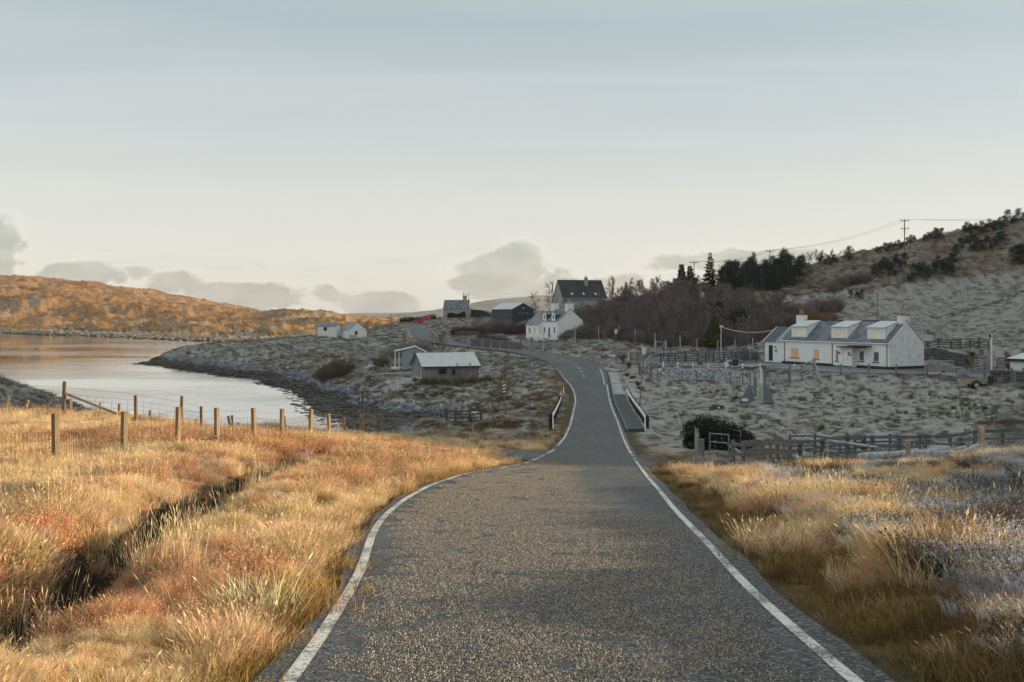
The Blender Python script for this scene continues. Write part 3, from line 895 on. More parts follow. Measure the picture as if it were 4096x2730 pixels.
paint_line('road_marking', ROADR, 0, iy(37.0), 0.095, 'long white right edge line beside the near verge')
for a, c in ((38.0, 39.0), (40.2, 41.2)):
    paint_line('road_marking', ROADR, iy(a), iy(c), 0.12, 'short dash of the right edge line at the track mouth')
paint_line('road_marking', ROADR, iy(42.5), iy(111), 0.12, 'white right edge line beside the footway')
_i0 = float(iy(111.5))
paint_line('road_marking', ROADR, _i0, _i0 + 15, 0.13, 'white edge line round the junction kerb', off=-0.25)
paint_line('road_marking', ROADL, _i0, _i0 + 8, 0.12, 'white left edge line into the bend')
for k in range(3):
    paint_line('road_marking', ROADL, _i0 + 9 + k * 2.4, _i0 + 10.2 + k * 2.4, 0.12, 'short edge dash at the outside of the bend')
for k in range(8):
    paint_line('road_marking', RC, _i0 + 8.5 + k * 3.2, _i0 + 10.1 + k * 3.2, 0.12, 'white centre line dash through the bend')
# ================================================================ grass and ground cover (stuff)
def blade_material():
    m = bpy.data.materials.new('grass_blades'); m.use_nodes = True
    nt = m.node_tree; nt.nodes.clear()
    out = N(nt, 'ShaderNodeOutputMaterial')
    t = N(nt, 'ShaderNodeAttribute', attribute_type='INSTANCER', attribute_name='tint')
    b = N(nt, 'ShaderNodeAttribute', attribute_type='GEOMETRY', attribute_name='blade')
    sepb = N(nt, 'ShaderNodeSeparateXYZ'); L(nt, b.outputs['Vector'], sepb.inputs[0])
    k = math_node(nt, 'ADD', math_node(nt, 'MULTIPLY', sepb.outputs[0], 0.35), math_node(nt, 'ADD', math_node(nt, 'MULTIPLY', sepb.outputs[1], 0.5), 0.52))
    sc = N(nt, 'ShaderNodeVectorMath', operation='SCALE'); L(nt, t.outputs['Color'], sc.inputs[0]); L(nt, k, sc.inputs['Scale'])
    d = N(nt, 'ShaderNodeBsdfDiffuse'); L(nt, sc.outputs[0], d.inputs[0])
    tr = N(nt, 'ShaderNodeBsdfTranslucent'); L(nt, sc.outputs[0], tr.inputs[0])
    mx = N(nt, 'ShaderNodeMixShader'); mx.inputs[0].default_value = 0.28
    L(nt, d.outputs[0], mx.inputs[1]); L(nt, tr.outputs[0], mx.inputs[2]); L(nt, mx.outputs[0], out.inputs[0])
    return m
BLADE = blade_material()

def tuft(name, n, h, spread, lean, w, seg=3, droop=0.0, base=0.12, seed=1, head=0, leafy=False):
    """one clump of blades; 'blade' attribute = (height along blade, random per blade, 0)"""
    R = random.Random(seed)
    v = []; f = []; att = []
    for i in range(n):
        a = R.uniform(0, 2 * math.pi); rr = spread * math.sqrt(R.random()) * base / max(base, 1e-6)
        rr = base * math.sqrt(R.random())
        p = Vector((rr * math.cos(a), rr * math.sin(a), -0.03))
        ad = a + R.gauss(0, 0.9)
        dirh = Vector((math.cos(ad), math.sin(ad), 0))
        hh = h * R.uniform(0.55, 1.1); ln = lean * R.uniform(0.2, 1.3)
        ww = w * R.uniform(0.6, 1.3)
        side = Vector((-dirh.y, dirh.x, 0)); ta = R.uniform(-1.2, 1.2)
        side = side * math.cos(ta) + dirh * math.sin(ta)
        rv = R.random()
        st = len(v)
        for k in range(seg + 1):
            t = k / seg
            q = p + dirh * (ln * hh * t ** 1.6) + Vector((0, 0, hh * (t - droop * t * t)))
            if k < seg:
                wk = ww * (1 - 0.55 * t)
                v += [q - side * wk / 2, q + side * wk / 2]; att += [(t, rv, 0)] * 2
            else:
                v.append(q); att.append((t, rv, 0))
        for k in range(seg - 1):
            b = st + 2 * k; f.append((b, b + 1, b + 3, b + 2))
        b = st + 2 * (seg - 1); f.append((b, b + 1, b + 2))
        if head and R.random() < head:
            q = Vector(v[-1]); up = (q - Vector(v[-2])).normalized()
            st = len(v); hw = ww * 1.5; hl = h * 0.14
            v += [q - up * hl, q - up * hl * .4 + side * hw, q + up * hl * .3, q - up * hl * .4 - side * hw]; att += [(1, rv, 0)] * 4
            f.append((st, st + 1, st + 2, st + 3))
        if leafy:
            for k in range(7):
                t = R.uniform(0.25, 1.0)
                q = p + dirh * (ln * hh * t ** 1.6) + Vector((0, 0, hh * (t - droop * t * t)))
                d1 = Vector((R.gauss(0, 1), R.gauss(0, 1), R.gauss(0.4, 1))).normalized() * R.uniform(.007, .019)
                d2 = d1.orthogonal().normalized() * R.uniform(.004, .008)
                st = len(v); v += [q - d2, q + d1, q + d2]; att += [(t, R.random(), 0)] * 3; f.append((st, st + 1, st + 2))
    me = bpy.data.meshes.new(name); me.from_pydata([tuple(a) for a in v], [], f); me.update()
    at_ = me.attributes.new('blade', 'FLOAT_VECTOR', 'POINT')
    at_.data.foreach_set('vector', np.array(att, np.float32).ravel())
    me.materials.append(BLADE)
    o = bpy.data.objects.new(name, me)
    return o

PROTO = bpy.data.collections.new('tuft_library')     # source meshes only, never linked to the scene
def _p(o): PROTO.objects.link(o); return o
_names = []
for i in range(3): _p(tuft('a_%d' % i, 150, .30, .1, .75, .0046, 3, .12, .24, 10 + i, .10))         # 0-2 straw
for i in range(2): _p(tuft('b_%d' % i, 13, .70, .1, .34, .0036, 4, .06, .20, 20 + i, .45))            # 3-4 tall stalks
for i in range(2): _p(tuft('c_%d' % i, 110, .20, .1, .7, .004, 2, .05, .24, 30 + i, 0, True))        # 5-6 heather
for i in range(2): _p(tuft('d_%d' % i, 150, .09, .1, .9, .0050, 2, .15, .24, 40 + i))                # 7-8 mat
for i in range(3): _p(tuft('e_%d' % i, 110, .40, .1, 1.15, .016, 3, .55, .34, 50 + i))               # 9-11 drooping tussock
for i in range(2): _p(tuft('f_%d' % i, 60, .55, .1, .45, .014, 3, .05, .18, 60 + i))                 # 12-13 rushes
for i in range(2): _p(tuft('g_%d' % i, 90, .20, .1, 1.5, .026, 2, .45, .60, 70 + i))                 # 14-15 coarse far tussock

def scatter(name, label, pos, scl, idx, tint, lean=0.15, kind='stuff'):
    n = len(pos)
    me = bpy.data.meshes.new(name)
    me.vertices.add(n); me.vertices.foreach_set('co', np.asarray(pos, np.float32).ravel())
    rot = np.stack([rng.normal(0, lean, n), rng.normal(0, lean, n), rng.uniform(0, 2 * math.pi, n)], 1)
    a = me.attributes.new('rot', 'FLOAT_VECTOR', 'POINT'); a.data.foreach_set('vector', rot.astype(np.float32).ravel())
    a = me.attributes.new('scl', 'FLOAT', 'POINT'); a.data.foreach_set('value', np.asarray(scl, np.float32))
    a = me.attributes.new('idx', 'INT', 'POINT'); a.data.foreach_set('value', np.asarray(idx, np.int32))
    a = me.attributes.new('tint', 'FLOAT_COLOR', 'POINT'); a.data.foreach_set('color', np.concatenate([tint, np.ones((n, 1))], 1).astype(np.float32).ravel())
    me.update()
    o = bpy.data.objects.new(name, me); COL.objects.link(o)
    ng = bpy.data.node_groups.new(name + '_scatter', 'GeometryNodeTree')
    ng.interface.new_socket('Geometry', in_out='INPUT', socket_type='NodeSocketGeometry')
    ng.interface.new_socket('Geometry', in_out='OUTPUT', socket_type='NodeSocketGeometry')
    gi = ng.nodes.new('NodeGroupInput'); go = ng.nodes.new('NodeGroupOutput')
    ci = ng.nodes.new('GeometryNodeCollectionInfo'); ci.inputs['Collection'].default_value = PROTO
    ci.inputs['Separate Children'].default_value = True; ci.inputs['Reset Children'].default_value = True
    ip = ng.nodes.new('GeometryNodeInstanceOnPoints'); ip.inputs['Pick Instance'].default_value = True
    def na(nm, typ):
        q = ng.nodes.new('GeometryNodeInputNamedAttribute'); q.data_type = typ; q.inputs['Name'].default_value = nm
        return q.outputs['Attribute']
    ng.links.new(gi.outputs[0], ip.inputs['Points']); ng.links.new(ci.outputs[0], ip.inputs['Instance'])
    ng.links.new(na('idx', 'INT'), ip.inputs['Instance Index'])
    er = ng.nodes.new('FunctionNodeEulerToRotation'); ng.links.new(na('rot', 'FLOAT_VECTOR'), er.inputs[0])
    ng.links.new(er.outputs[0], ip.inputs['Rotation'])
    ng.links.new(na('scl', 'FLOAT'), ip.inputs['Scale'])
    ng.links.new(ip.outputs[0], go.inputs[0])
    md = o.modifiers.new('scatter', 'NODES'); md.node_group = ng
    tag(o, label, None, None, kind)
    return o

def wedge(n, y0, y1, u0=-500, u1=4600, power=1.0):
    """random ground points, denser near the camera (power 1 = even on the picture rows, 0 = even on the ground)"""
    t = rng.random(n)
    p = power
    if abs(p - 2) < 1e-6: Y = y0 * (y1 / y0) ** t
    else:
        e = 2 - p; Y = (y0 ** e + (y1 ** e - y0 ** e) * t) ** (1 / e)
    u = rng.uniform(u0, u1, n)
    return (u - UC) / F * Y, Y

def pick(n, opts): return rng.choice(opts, n)
def jit(c, n, s=0.16):
    k = 1 + rng.normal(0, s, (n, 1)); h = 1 + rng.normal(0, 0.05, (n, 3))
    return np.clip(np.array(c)[None, :] * k * h, 0.01, 0.9)

def near_grass():
    x, y = wedge(58000, 3.2, 62, u0=-900, u1=5300, power=1.30)
    rd, rz, sg = road_rel(x, y)
    left = sg > 0
    lim = np.where(left, 62, 34)
    dd, _, ds = seg_dist(x, y, DITCHW)
    nearside = (ds < 0) & (dd < 1.7)
    m = (rd > np.where(left, 0.20, 0.38) + 0.30 * rng.random(len(x))) & (y < lim) & (rng.random(len(x)) < np.where(dd < np.interp(y, [5, 8, 14], [.6, .58, .46]), 0.05, 1.0))
    track = (~left) & (y > 33.0)                       # mouth of the track on the right
    lay = left & (np.abs(y - 41.5) < 4.3) & (rd < 2.8) & (x > -0.2)
    m &= ~track & ~lay
    x, y, rd, left, dd, nearside = x[m], y[m], rd[m], left[m], dd[m], nearside[m]
    z = height(x, y)
    ok = z > -9.0
    x, y, z, rd, left, dd, nearside = x[ok], y[ok], z[ok], rd[ok], left[ok], dd[ok], nearside[ok]
    n = len(x)
    n1 = fbm(x / 1.9, y / 1.9, 4, 71); n2 = fbm(x / 6.5, y / 6.5, 3, 75)
    sh = fbm(x / 1.1, y / 1.1, 3, 99)
    idx = pick(n, [0, 1, 2]); scl = rng.uniform(0.6, 1.1, n) * (0.95 + 0.5 * np.clip(n2, -.5, .5))
    tint = jit((.76, .585, .36), n)
    warm = rng.random(n)
    tint = np.where((warm < 0.35)[:, None], jit((.70, .48, .26), n), tint)
    # rusty heather
    h = (n2 + 0.5 * n1 + rng.normal(0, 0.12, n)) > 0.10
    h &= (left | (rng.random(n) < 0.3)) & (rd > .8)
    idx = np.where(h, pick(n, [5, 6, 5, 6, 0]), idx); tint = np.where(h[:, None], jit((.56, .325, .185), n, 0.22), tint)
    scl = np.where(h, rng.uniform(0.7, 1.25, n), scl)
    # thin frost in flat hollows of the left bank
    fr = left & ((n1 - 0.2 * n2) > 0.30) & (rng.random(n) < 0.7)
    idx = np.where(fr, pick(n, [7, 8]), idx); tint = np.where(fr[:, None], jit((.46, .40, .33), n), tint)
    # right of the near verge: frosted heath, straw on the mound
    hm = (~left) & (rd > np.interp(y, [5, 7, 9, 14, 30], [.7, 1.0, 1.6, 1.8, 2.2]) + 0.3 * rng.normal(0, 1, n)) & ((n1 + 0.5 * n2 + rng.normal(0, .12, n)) > -0.32)
    idx = np.where(hm, pick(n, [5, 6, 5, 6, 7, 8]), idx)
    tint = np.where(hm[:, None], jit((.47, .475, .485), n, 0.25), tint); scl = np.where(hm, rng.uniform(0.6, 1.3, n), scl)
    dk = hm & (sh > 0.30)
    tint = np.where(dk[:, None], jit((.13, .10, .08), n), tint)
    # short mossy fringe beside the tarmac
    e = rd < np.where(left, 0.62, 1.2) + 0.45 * n1 + rng.normal(0, .12, n)
    idx = np.where(e, pick(n, [7, 8]), idx); scl = np.where(e, rng.uniform(0.8, 1.9, n), scl)
    tint = np.where((e & ~left)[:, None], jit((.20, .135, .055), n, 0.3), tint)
    mo = e & ~left & (rng.random(n) < .45)
    idx = np.where(mo, pick(n, [0, 1, 2]), idx); scl = np.where(mo, rng.uniform(.16, .42, n), scl)
    tint = np.where((mo & (rng.random(n) < .4))[:, None], jit((.36, .25, .11), n, .3), tint)
    tint = np.where((e & left)[:, None], jit((.40, .25, .09), n, 0.25), tint)
    # pale or green-brown accents
    g = (sh > 0.42) & ~hm & ~fr
    tint = np.where((g & (rng.random(n) < 0.6))[:, None], jit((.34, .235, .11), n, 0.25), tint)
    scl *= np.where(y > 25, 1.15, 0.92) * (.72 + .75 * sstep(-.3, .45, sh))
    scl *= np.where(left & nearside & (y < 30), 0.5, 1.0) * np.where(left & (y > 34) & (x > -13), 0.62, 1.0)
    scl *= np.where(~left & (y > 17), .72, 1.0) * np.where(~left, np.interp(y, [4, 9], [.5, 1.0]), 1.0)
    scl *= np.where(~left & (rd > 1.5) & (rd < 3.0), 0.95, 1.0)
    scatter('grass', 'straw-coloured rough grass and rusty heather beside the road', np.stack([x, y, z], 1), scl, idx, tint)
    # tall flowering stalks in groups
    x, y = wedge(14000, 6.0, 60, power=1.1)
    rd, rz, sg = road_rel(x, y); left = sg > 0
    cl = fbm(x / 2.4, y / 2.4, 2, 120)
    dd, _, sd_ = seg_dist(x, y, DITCHW)
    want = np.where(left, sstep(0.10, 0.45, cl) * 0.6 + 0.22 * np.exp(-((dd - 1.0) / .3) ** 2) * (y < 22) * (y > 8.5), sstep(-0.1, 0.3, cl) * 1.0 * np.exp(-((rd - 1.9) / .6) ** 2) * (y > 9) + 0.10 * sstep(.3, .5, cl))
    m = (rd > 1.1) & (rng.random(len(x)) < want) & (y < np.where(left, 58, 32)) & ~(left & (np.abs(y - 41.5) < 4.5) & (x > -.5))
    x, y = x[m], y[m]; z = height(x, y)
    ok = z > -8.5
    x, y, z = x[ok], y[ok], z[ok]
    n = len(x)
    scatter('tall_grass', 'tall pale grass stalks standing above the verges', np.stack([x, y, z], 1), rng.uniform(.5, 1.0, n) * np.where((x > 4) & (y > 17), .7, 1.0), pick(n, [3, 4]), jit((.78, .59, .35), n), 0.1)
near_grass()

def frosted_grass():
    X, Y_, Z_, SC, ID, TI = [], [], [], [], [], []
    def put(x, y, z, s, i, t):
        X.append(x); Y_.append(y); Z_.append(z); SC.append(s); ID.append(i); TI.append(t)
    # valley floor, banks and hillside
    x, y = wedge(62000, 34, 330, u0=-300, u1=4400, power=1.30)
    rd, rz, sg = road_rel(x, y)
    m = (rd > 0.7 + 0.5 * rng.random(len(x)))
    m &= ~((sg > 0) & (y < 62) & (x < 3.0 - 0.0 * y) & (y < 55))
    yd = poly_out(x, y, YARD); hd = poly_out(x, y, HUTP); cd_ = poly_out(x, y, COT2)
    m &= (yd > 0.4) & (hd > -0.5) & (cd_ > 0)
    m &= ~((sg < 0) & (rd < 4.2) & (y > 44) & (y < 128) & (rd > -1))        # footway
    x, y, rd, sg = x[m], y[m], rd[m], sg[m]
    z = height(x, y)
    n1 = fbm(x / 1.9, y / 1.9, 4, 71); n2 = fbm(x / 6.5, y / 6.5, 3, 75)
    field = (x > 10) & (y > 46) & (z < -6.3) & (sg < 0)
    dens = np.where(field, 0.25, 0.9)
    bank = (sg > 0) & (y < 150)
    dens = np.where(bank, 1.0, dens)
    past = (z < 1.0 + 0.10 * (x - 45) + 0.020 * (y - 150)) & (x > 44) & (y > 115)
    dens = np.where(past, 0.30, dens)
    m = (z > -9.35 + 0.2 * n1) & (rng.random(len(x)) < dens)
    x, y, z, n1, n2, field, bank, past, rd = (a[m] for a in (x, y, z, n1, n2, field, bank, past, rd))
    n = len(x)
    s = np.where(field, rng.uniform(.35, .75, n), rng.uniform(.7, 1.3, n)) * (0.8 + 0.0025 * y)
    i = np.where(y > 120, pick(n, [14, 15, 14, 15, 9]), np.where(field, pick(n, [14, 15, 9, 10]), pick(n, [9, 10, 11])))
    t = jit((.31, .305, .285), n, 0.25)
    t = np.where((bank & (y < 116) & (x > -16))[:, None], jit((.43, .42, .395), n, .2), t)
    b = (n1 + rng.normal(0, .22, n)) > 0.12
    t = np.where(b[:, None], jit((.17, .135, .09), n, 0.22), t)
    up = (z > -3.5) & (x > 14) & ~past
    t = np.where(up[:, None], np.where((n2 + rng.normal(0, .2, n) > .12)[:, None], jit((.15, .10, .068), n, .22), jit((.225, .195, .165), n, .22)), t)
    verge = rd < 2.0
    t = np.where((verge & (rng.random(n) < .55))[:, None], jit((.27, .185, .08), n, .2), t)
    put(x, y, z, s, i, t)
    # dark rush clumps dotted over the field
    k = 260
    x, y = wedge(k * 6, 48, 100, u0=2600, u1=4500, power=0.8)
    z = height(x, y); ok = (x > 11) & (z < -5.9) & (poly_out(x, y, YARD) > 1.5) & (fbm(x / 9, y / 9, 2, 140) > 0.12)
    x, y, z = x[ok][:k], y[ok][:k], z[ok][:k]
    put(x, y, z - .05, rng.uniform(.45, .95, len(x)), pick(len(x), [12, 13]), jit((.085, .075, .045), len(x)))
    # winter-brown clumps along burn and shore
    x, y = wedge(9000, 60, 200, u0=1050, u1=2300, power=1.2)
    z = height(x, y); rd, _, sg = road_rel(x, y)
    ok = (z > -9.6) & (z < -7.6) & (sg > 0) & (rd > 2) & (fbm(x / 4, y / 4, 2, 150) > 0.15)
    x, y, z = x[ok], y[ok], z[ok]
    put(x, y, z, rng.uniform(.7, 1.5, len(x)), pick(len(x), [9, 10, 12]), jit((.20, .14, .075), len(x), .25))
    c = lambda q: np.concatenate(q)
    scatter('frosted_grass', 'frost-whitened tussock grass over the shaded valley', np.stack([c(X), c(Y_), c(Z_)], 1), c(SC), c(ID), np.concatenate(TI), 0.2)
frosted_grass()

def stone_chips():
    """surface-dressing chips proud of the worn tarmac"""
    m = bpy.data.materials.new('stone_chip'); m.use_nodes = True
    nt = m.node_tree; b = nt.nodes['Principled BSDF']
    t = N(nt, 'ShaderNodeAttribute', attribute_type='GEOMETRY', attribute_name='chip')
    L(nt, ramp(nt, t.outputs['Fac'], [(0.0, (0.035, 0.033, 0.031)), (0.5, (0.17, 0.15, 0.126)), (0.85, (0.34, 0.295, 0.24)), (1.0, (0.58, 0.51, 0.42))]), b.inputs['Base Color'])
    b.inputs['Roughness'].default_value = 0.6
    lib = bpy.data.collections.new('chip_library')
    for q in range(4):
        R = random.Random(200 + q); v = []; f = []; c = []
        for i in range(680):
            a = R.uniform(0, 6.283); r = 0.27 * math.sqrt(R.random())
            p = Vector((r * math.cos(a), r * math.sin(a), 0)); s = R.uniform(.0036, .0078); h = s * R.uniform(.55, 1.15)
            k = R.choice((4, 5)); a0 = R.uniform(0, 6.283); st = len(v); cv = R.random()
            top = p + Vector((R.gauss(0, .3) * s, R.gauss(0, .3) * s, h))
            for j in range(k):
                aa = a0 + j * 6.283 / k + R.uniform(-.3, .3)
                v.append(p + Vector((math.cos(aa), math.sin(aa), 0)) * s * R.uniform(.8, 1.2) + Vector((0, 0, -.004)))
            for j in range(k):
                aa = a0 + j * 6.283 / k
                v.append(top + Vector((math.cos(aa), math.sin(aa), R.gauss(0, .12))) * s * .48)
            c += [cv] * (2 * k)
            f.append(tuple(st + k + j for j in range(k)))
            for j in range(k): f.append((st + j, st + (j + 1) % k, st + k + (j + 1) % k, st + k + j))
        me = bpy.data.meshes.new('chips_%d' % q); me.from_pydata([tuple(w) for w in v], [], f); me.update()
        at_ = me.attributes.new('chip', 'FLOAT', 'POINT'); at_.data.foreach_set('value', np.array(c, np.float32))
        me.materials.append(m); lib.objects.link(bpy.data.objects.new('chips_%d' % q, me))
    g = np.mgrid[-3:6:0.36, 3.6:40:0.36].reshape(2, -1)
    x = g[0] + rng.uniform(-.18, .18, g.shape[1]); y = g[1] + rng.uniform(-.18, .18, g.shape[1])
    d, tt, sg = seg_dist(x, y, RC)
    rd = d - np.interp(tt, range(len(RW)), RW); z = np.interp(tt, range(len(ROADZ)), ROADZ)
    worn = fbm(x / 1.4, y / 3.5, 3, 180)
    ok = (rd < -0.30) & (worn < 0.75) & (rng.random(len(x)) < np.interp(y, [24, 40], [1.0, .25]))
    x, y, z, w = x[ok], y[ok], z[ok], worn[ok]; n = len(x)
    global PROTO
    keep = PROTO; PROTO = lib
    o = scatter('stone_chips', 'loose-looking stone chips set in the worn tarmac', np.stack([x, y, z + .001], 1), np.ones(n), rng.integers(0, 4, n), np.ones((n, 3)), 0.0)
    PROTO = keep
    # lie on the slope of the road
    sl = np.gradient(zroad(np.arange(0, 60, 1.0)))
    rot = np.stack([np.arctan(np.interp(y, np.arange(0, 60, 1.0), sl)), np.zeros(n), np.zeros(n)], 1)
    o.data.attributes['rot'].data.foreach_set('vector', rot.astype(np.float32).ravel())
stone_chips()
# ================================================================ buildings
HARL = mat('white_harling', (0.86, 0.855, 0.84), 0.9, 0.10, 1.2, 0.5, 60, col2=(0.79, 0.79, 0.78))
HARL2 = mat('weathered_harling', (0.76, 0.76, 0.75), 0.95, 0.2, 1.7, 0.6, 55, col2=(0.55, 0.555, 0.55), lo=0.45, hi=0.75)
SLATE = mat('frosted_slate', (0.20, 0.225, 0.25), 0.7, 0.3, 0.9, 0.3, 30, col2=(0.10, 0.115, 0.135))
SLATE2 = mat('pale_slate', (0.27, 0.285, 0.30), 0.7, 0.3, 0.8, col2=(0.17, 0.185, 0.20))
TILE = mat('dark_tile', (0.060, 0.056, 0.060), 0.75, 0.3, 0.8, col2=(0.036, 0.034, 0.038))
BLACK = mat('black_paint', (0.018, 0.02, 0.024), 0.5, 0.2)
WHITE = mat('white_upvc', (0.80, 0.80, 0.79), 0.45, 0.04)
FROSTROOF = mat('frosted_felt', (0.56, 0.575, 0.58), 0.85, 0.12, 1.5, col2=(0.47, 0.485, 0.49))
CORR = mat('blue_grey_sheet', (0.10, 0.125, 0.15), 0.55, 0.2, 2.0)
CORRP = mat('pale_sheet', (0.36, 0.37, 0.37), 0.6, 0.15, 2.0)
POT = mat('buff_clay', (0.42, 0.30, 0.18), 0.8, 0.2)
POT2 = mat('red_clay', (0.40, 0.17, 0.08), 0.8, 0.2)
GREYR = mat('grey_render', (0.36, 0.36, 0.345), 0.95, 0.2, 1.0, col2=(0.27, 0.27, 0.26))
CONC = mat('frosted_concrete', (0.21, 0.21, 0.205), 0.9, 0.25, 2.0, 0.3, col2=(0.13, 0.125, 0.12))
LARCH = mat('silver_larch', (0.27, 0.265, 0.25), 0.9, 0.2, 2.0, 0.4, 30, stretch=(8, 8, 0.5), col2=(0.16, 0.155, 0.145), randv=0.22)
TRIMD = mat('dark_fascia', (0.03, 0.034, 0.038), 0.6, 0.2)
PODB = mat('pale_blue_board', (0.25, 0.30, 0.33), 0.7, 0.1)
BARN = mat('slate_blue_sheet', (0.032, 0.042, 0.055), 0.6, 0.2, 1.5)
STAINW = mat('grey_timber', (0.20, 0.19, 0.175), 0.9, 0.3, 3.0, 0.4, 40, stretch=(1, 1, 0.3), col2=(0.11, 0.105, 0.10))

def glass_mat(name, base, rough=0.08, emit=None):
    m = bpy.data.materials.new(name); m.use_nodes = True
    nt = m.node_tree; b = nt.nodes['Principled BSDF']
    tc = N(nt, 'ShaderNodeTexCoord')
    n1 = noise(nt, mapping(nt, tc.outputs['Object'], scale=(6, 6, 0.7)), 1.5, 3, 0.5)
    c = mix_col(nt, smooth(nt, n1, .3, .7), base, tuple(x * 0.65 for x in base))
    L(nt, c, b.inputs['Base Color'])
    b.inputs['Roughness'].default_value = rough
    if emit:
        L(nt, mix_col(nt, smooth(nt, n1, .3, .7), emit[0], tuple(x * 0.6 for x in emit[0])), b.inputs['Emission Color'])
        b.inputs['Emission Strength'].default_value = emit[1]
        m.cycles.emission_sampling = 'NONE'
    return m
G_DARK = glass_mat('dark_glass', (0.02, 0.024, 0.028))
G_GREY = glass_mat('curtained_glass', (0.17, 0.17, 0.16))
G_WARM = glass_mat('lit_window_orange', (0.40, 0.20, 0.07), 0.15, ((0.75, 0.40, 0.15), 0.20))
G_CREAM = glass_mat('cream_glow_glass', (0.55, 0.50, 0.38), 0.15, ((0.75, 0.66, 0.46), 0.16))  # pale cream glass with a low emission

def wall_open(g, W, z0, z1, ops, depth=0.14, M=None, y=0.0):
    """wall in the plane y with rectangular openings (x0, x1, z0, z1) and their reveals"""
    xs = sorted({0.0, W, *[o[0] for o in ops], *[o[1] for o in ops]}); zs = sorted({z0, z1, *[o[2] for o in ops], *[o[3] for o in ops]})
    T = (lambda v: M @ Vector(v)) if M is not None else Vector
    for i in range(len(xs) - 1):
        for j in range(len(zs) - 1):
            cx, cz = (xs[i] + xs[i + 1]) / 2, (zs[j] + zs[j + 1]) / 2
            if any(o[0] < cx < o[1] and o[2] < cz < o[3] for o in ops): continue
            g.poly([T((xs[i], y, zs[j])), T((xs[i + 1], y, zs[j])), T((xs[i + 1], y, zs[j + 1])), T((xs[i], y, zs[j + 1]))])
    for a, b, c, d in ops:
        q = [(a, c), (b, c), (b, d), (a, d)]
        for k in range(4):
            p, r = q[k], q[(k + 1) % 4]
            g.poly([T((p[0], y, p[1])), T((p[0], y + depth, p[1])), T((r[0], y + depth, r[1])), T((r[0], y, r[1]))])
        g.poly([T((a, y + depth, c)), T((b, y + depth, c)), T((b, y + depth, d)), T((a, y + depth, d))])

def house_walls(g, L_, D, ez, rz, ops=(), z0=0.0):
    wall_open(g, L_, z0, ez, list(ops))
    g.poly([(L_, D, z0), (0, D, z0), (0, D, ez), (L_, D, ez)])
    g.poly([(0, D, z0), (0, 0, z0), (0, 0, ez), (0, D / 2, rz), (0, D, ez)])
    g.poly([(L_, 0, z0), (L_, D, z0), (L_, D, ez), (L_, D / 2, rz), (L_, 0, ez)])

def slope_M(x0, y0, z0, y1, z1, flip=False):
    """frame of a roof slope: x along the eave, y up the slope, z outward"""
    up = Vector((0, y1 - y0, z1 - z0)).normalized()
    x = Vector((1, 0, 0)) if not flip else Vector((-1, 0, 0))
    n = x.cross(up)
    return Matrix(((x.x, up.x, n.x, x0), (x.y, up.y, n.y, y0), (x.z, up.z, n.z, z0), (0, 0, 0, 1)))

def slated(g, M, W, H, cw, ch, th=0.018, seed=3, holes=()):
    R = random.Random(seed); rows = max(1, int(round(H / ch))); ch = H / rows
    g.box((W / 2, H / 2, -0.03), (W, H, 0.04), M)
    for r in range(rows):
        x = -R.uniform(0, cw) if r % 2 else -R.uniform(0, .3 * cw)
        while x < W:
            w = cw * R.uniform(0.85, 1.15); a = max(0, x); b = min(W, x + w - 0.012)
            x += w
            if b - a < 0.03: continue
            if any(h[0] < (a + b) / 2 < h[1] and h[2] < (r + .5) * ch < h[3] for h in holes): continue
            y0 = r * ch - R.uniform(0, .012); y1 = (r + 1) * ch + 0.03; zj = R.uniform(0, .006)
            lo = th * 1.7 + zj; hi = 0.004 + zj
            vs = [(a, y0, 0), (b, y0, 0), (b, y1, 0), (a, y1, 0), (a, y0, lo), (b, y0, lo), (b, y1, hi), (a, y1, hi)]
            g.add([M @ Vector(v) for v in vs], [(4, 5, 6, 7), (0, 1, 5, 4), (1, 2, 6, 5), (3, 0, 4, 7)])

def window(parent, x0, x1, z0, z1, glass, y=0.0, mull=1, fw=0.06, sill=None, frame=WHITE, depth=0.14, M=None, name='window'):
    g = MB(); a = y + depth - 0.07; b = y + depth - 0.015
    g.span((x0, a, z0), (x0 + fw, b, z1), M); g.span((x1 - fw, a, z0), (x1, b, z1), M)
    g.span((x0 + fw, a, z1 - fw), (x1 - fw, b, z1), M); g.span((x0 + fw, a, z0), (x1 - fw, b, z0 + fw), M)
    for k in range(mull):
        c = x0 + (x1 - x0) * (k + 1) / (mull + 1)
        g.span((c - fw * .6, a, z0 + fw), (c + fw * .6, b, z1 - fw), M)
    w = g.build(name, frame, parent)
    n = mull + 1; iw = (x1 - x0)
    for k in range(n):
        p = MB(); p.span((x0 + iw * k / n + fw * .6, b - 0.03, z0 + fw), (x0 + iw * (k + 1) / n - fw * .6, b - 0.012, z1 - fw), M)
        p.build('pane', glass, w)
    if sill is not None:
        s = MB(); s.span((x0 - 0.12, y - 0.09, z0 - 0.09), (x1 + 0.12, y + 0.02, z0 - 0.002), M); s.build('sill', sill, w)
    return w

def chimney(parent, x0, x1, y0, y1, z0, z1, m, pots=(), cap=None, potm=None):
    g = MB(); g.span((x0, y0, z0), (x1, y1, z1)); c = g.build('chimney', m, parent)
    k = MB(); k.span((x0 - .05, y0 - .05, z1 + .002), (x1 + .05, y1 + .05, z1 + .08)); k.build('cap', cap or TRIMD, c)
    for i, (px, h) in enumerate(pots):
        q = MB(); yy = (y0 + y1) / 2
        q.tube([(px, yy, z1 + .08), (px, yy, z1 + .08 + h * .85), (px, yy, z1 + .08 + h * .86), (px, yy, z1 + .08 + h)], [.15, .12, .145, .145], 10)
        q.build('chimney_pot', (potm[i] if potm else POT), c)
    return c

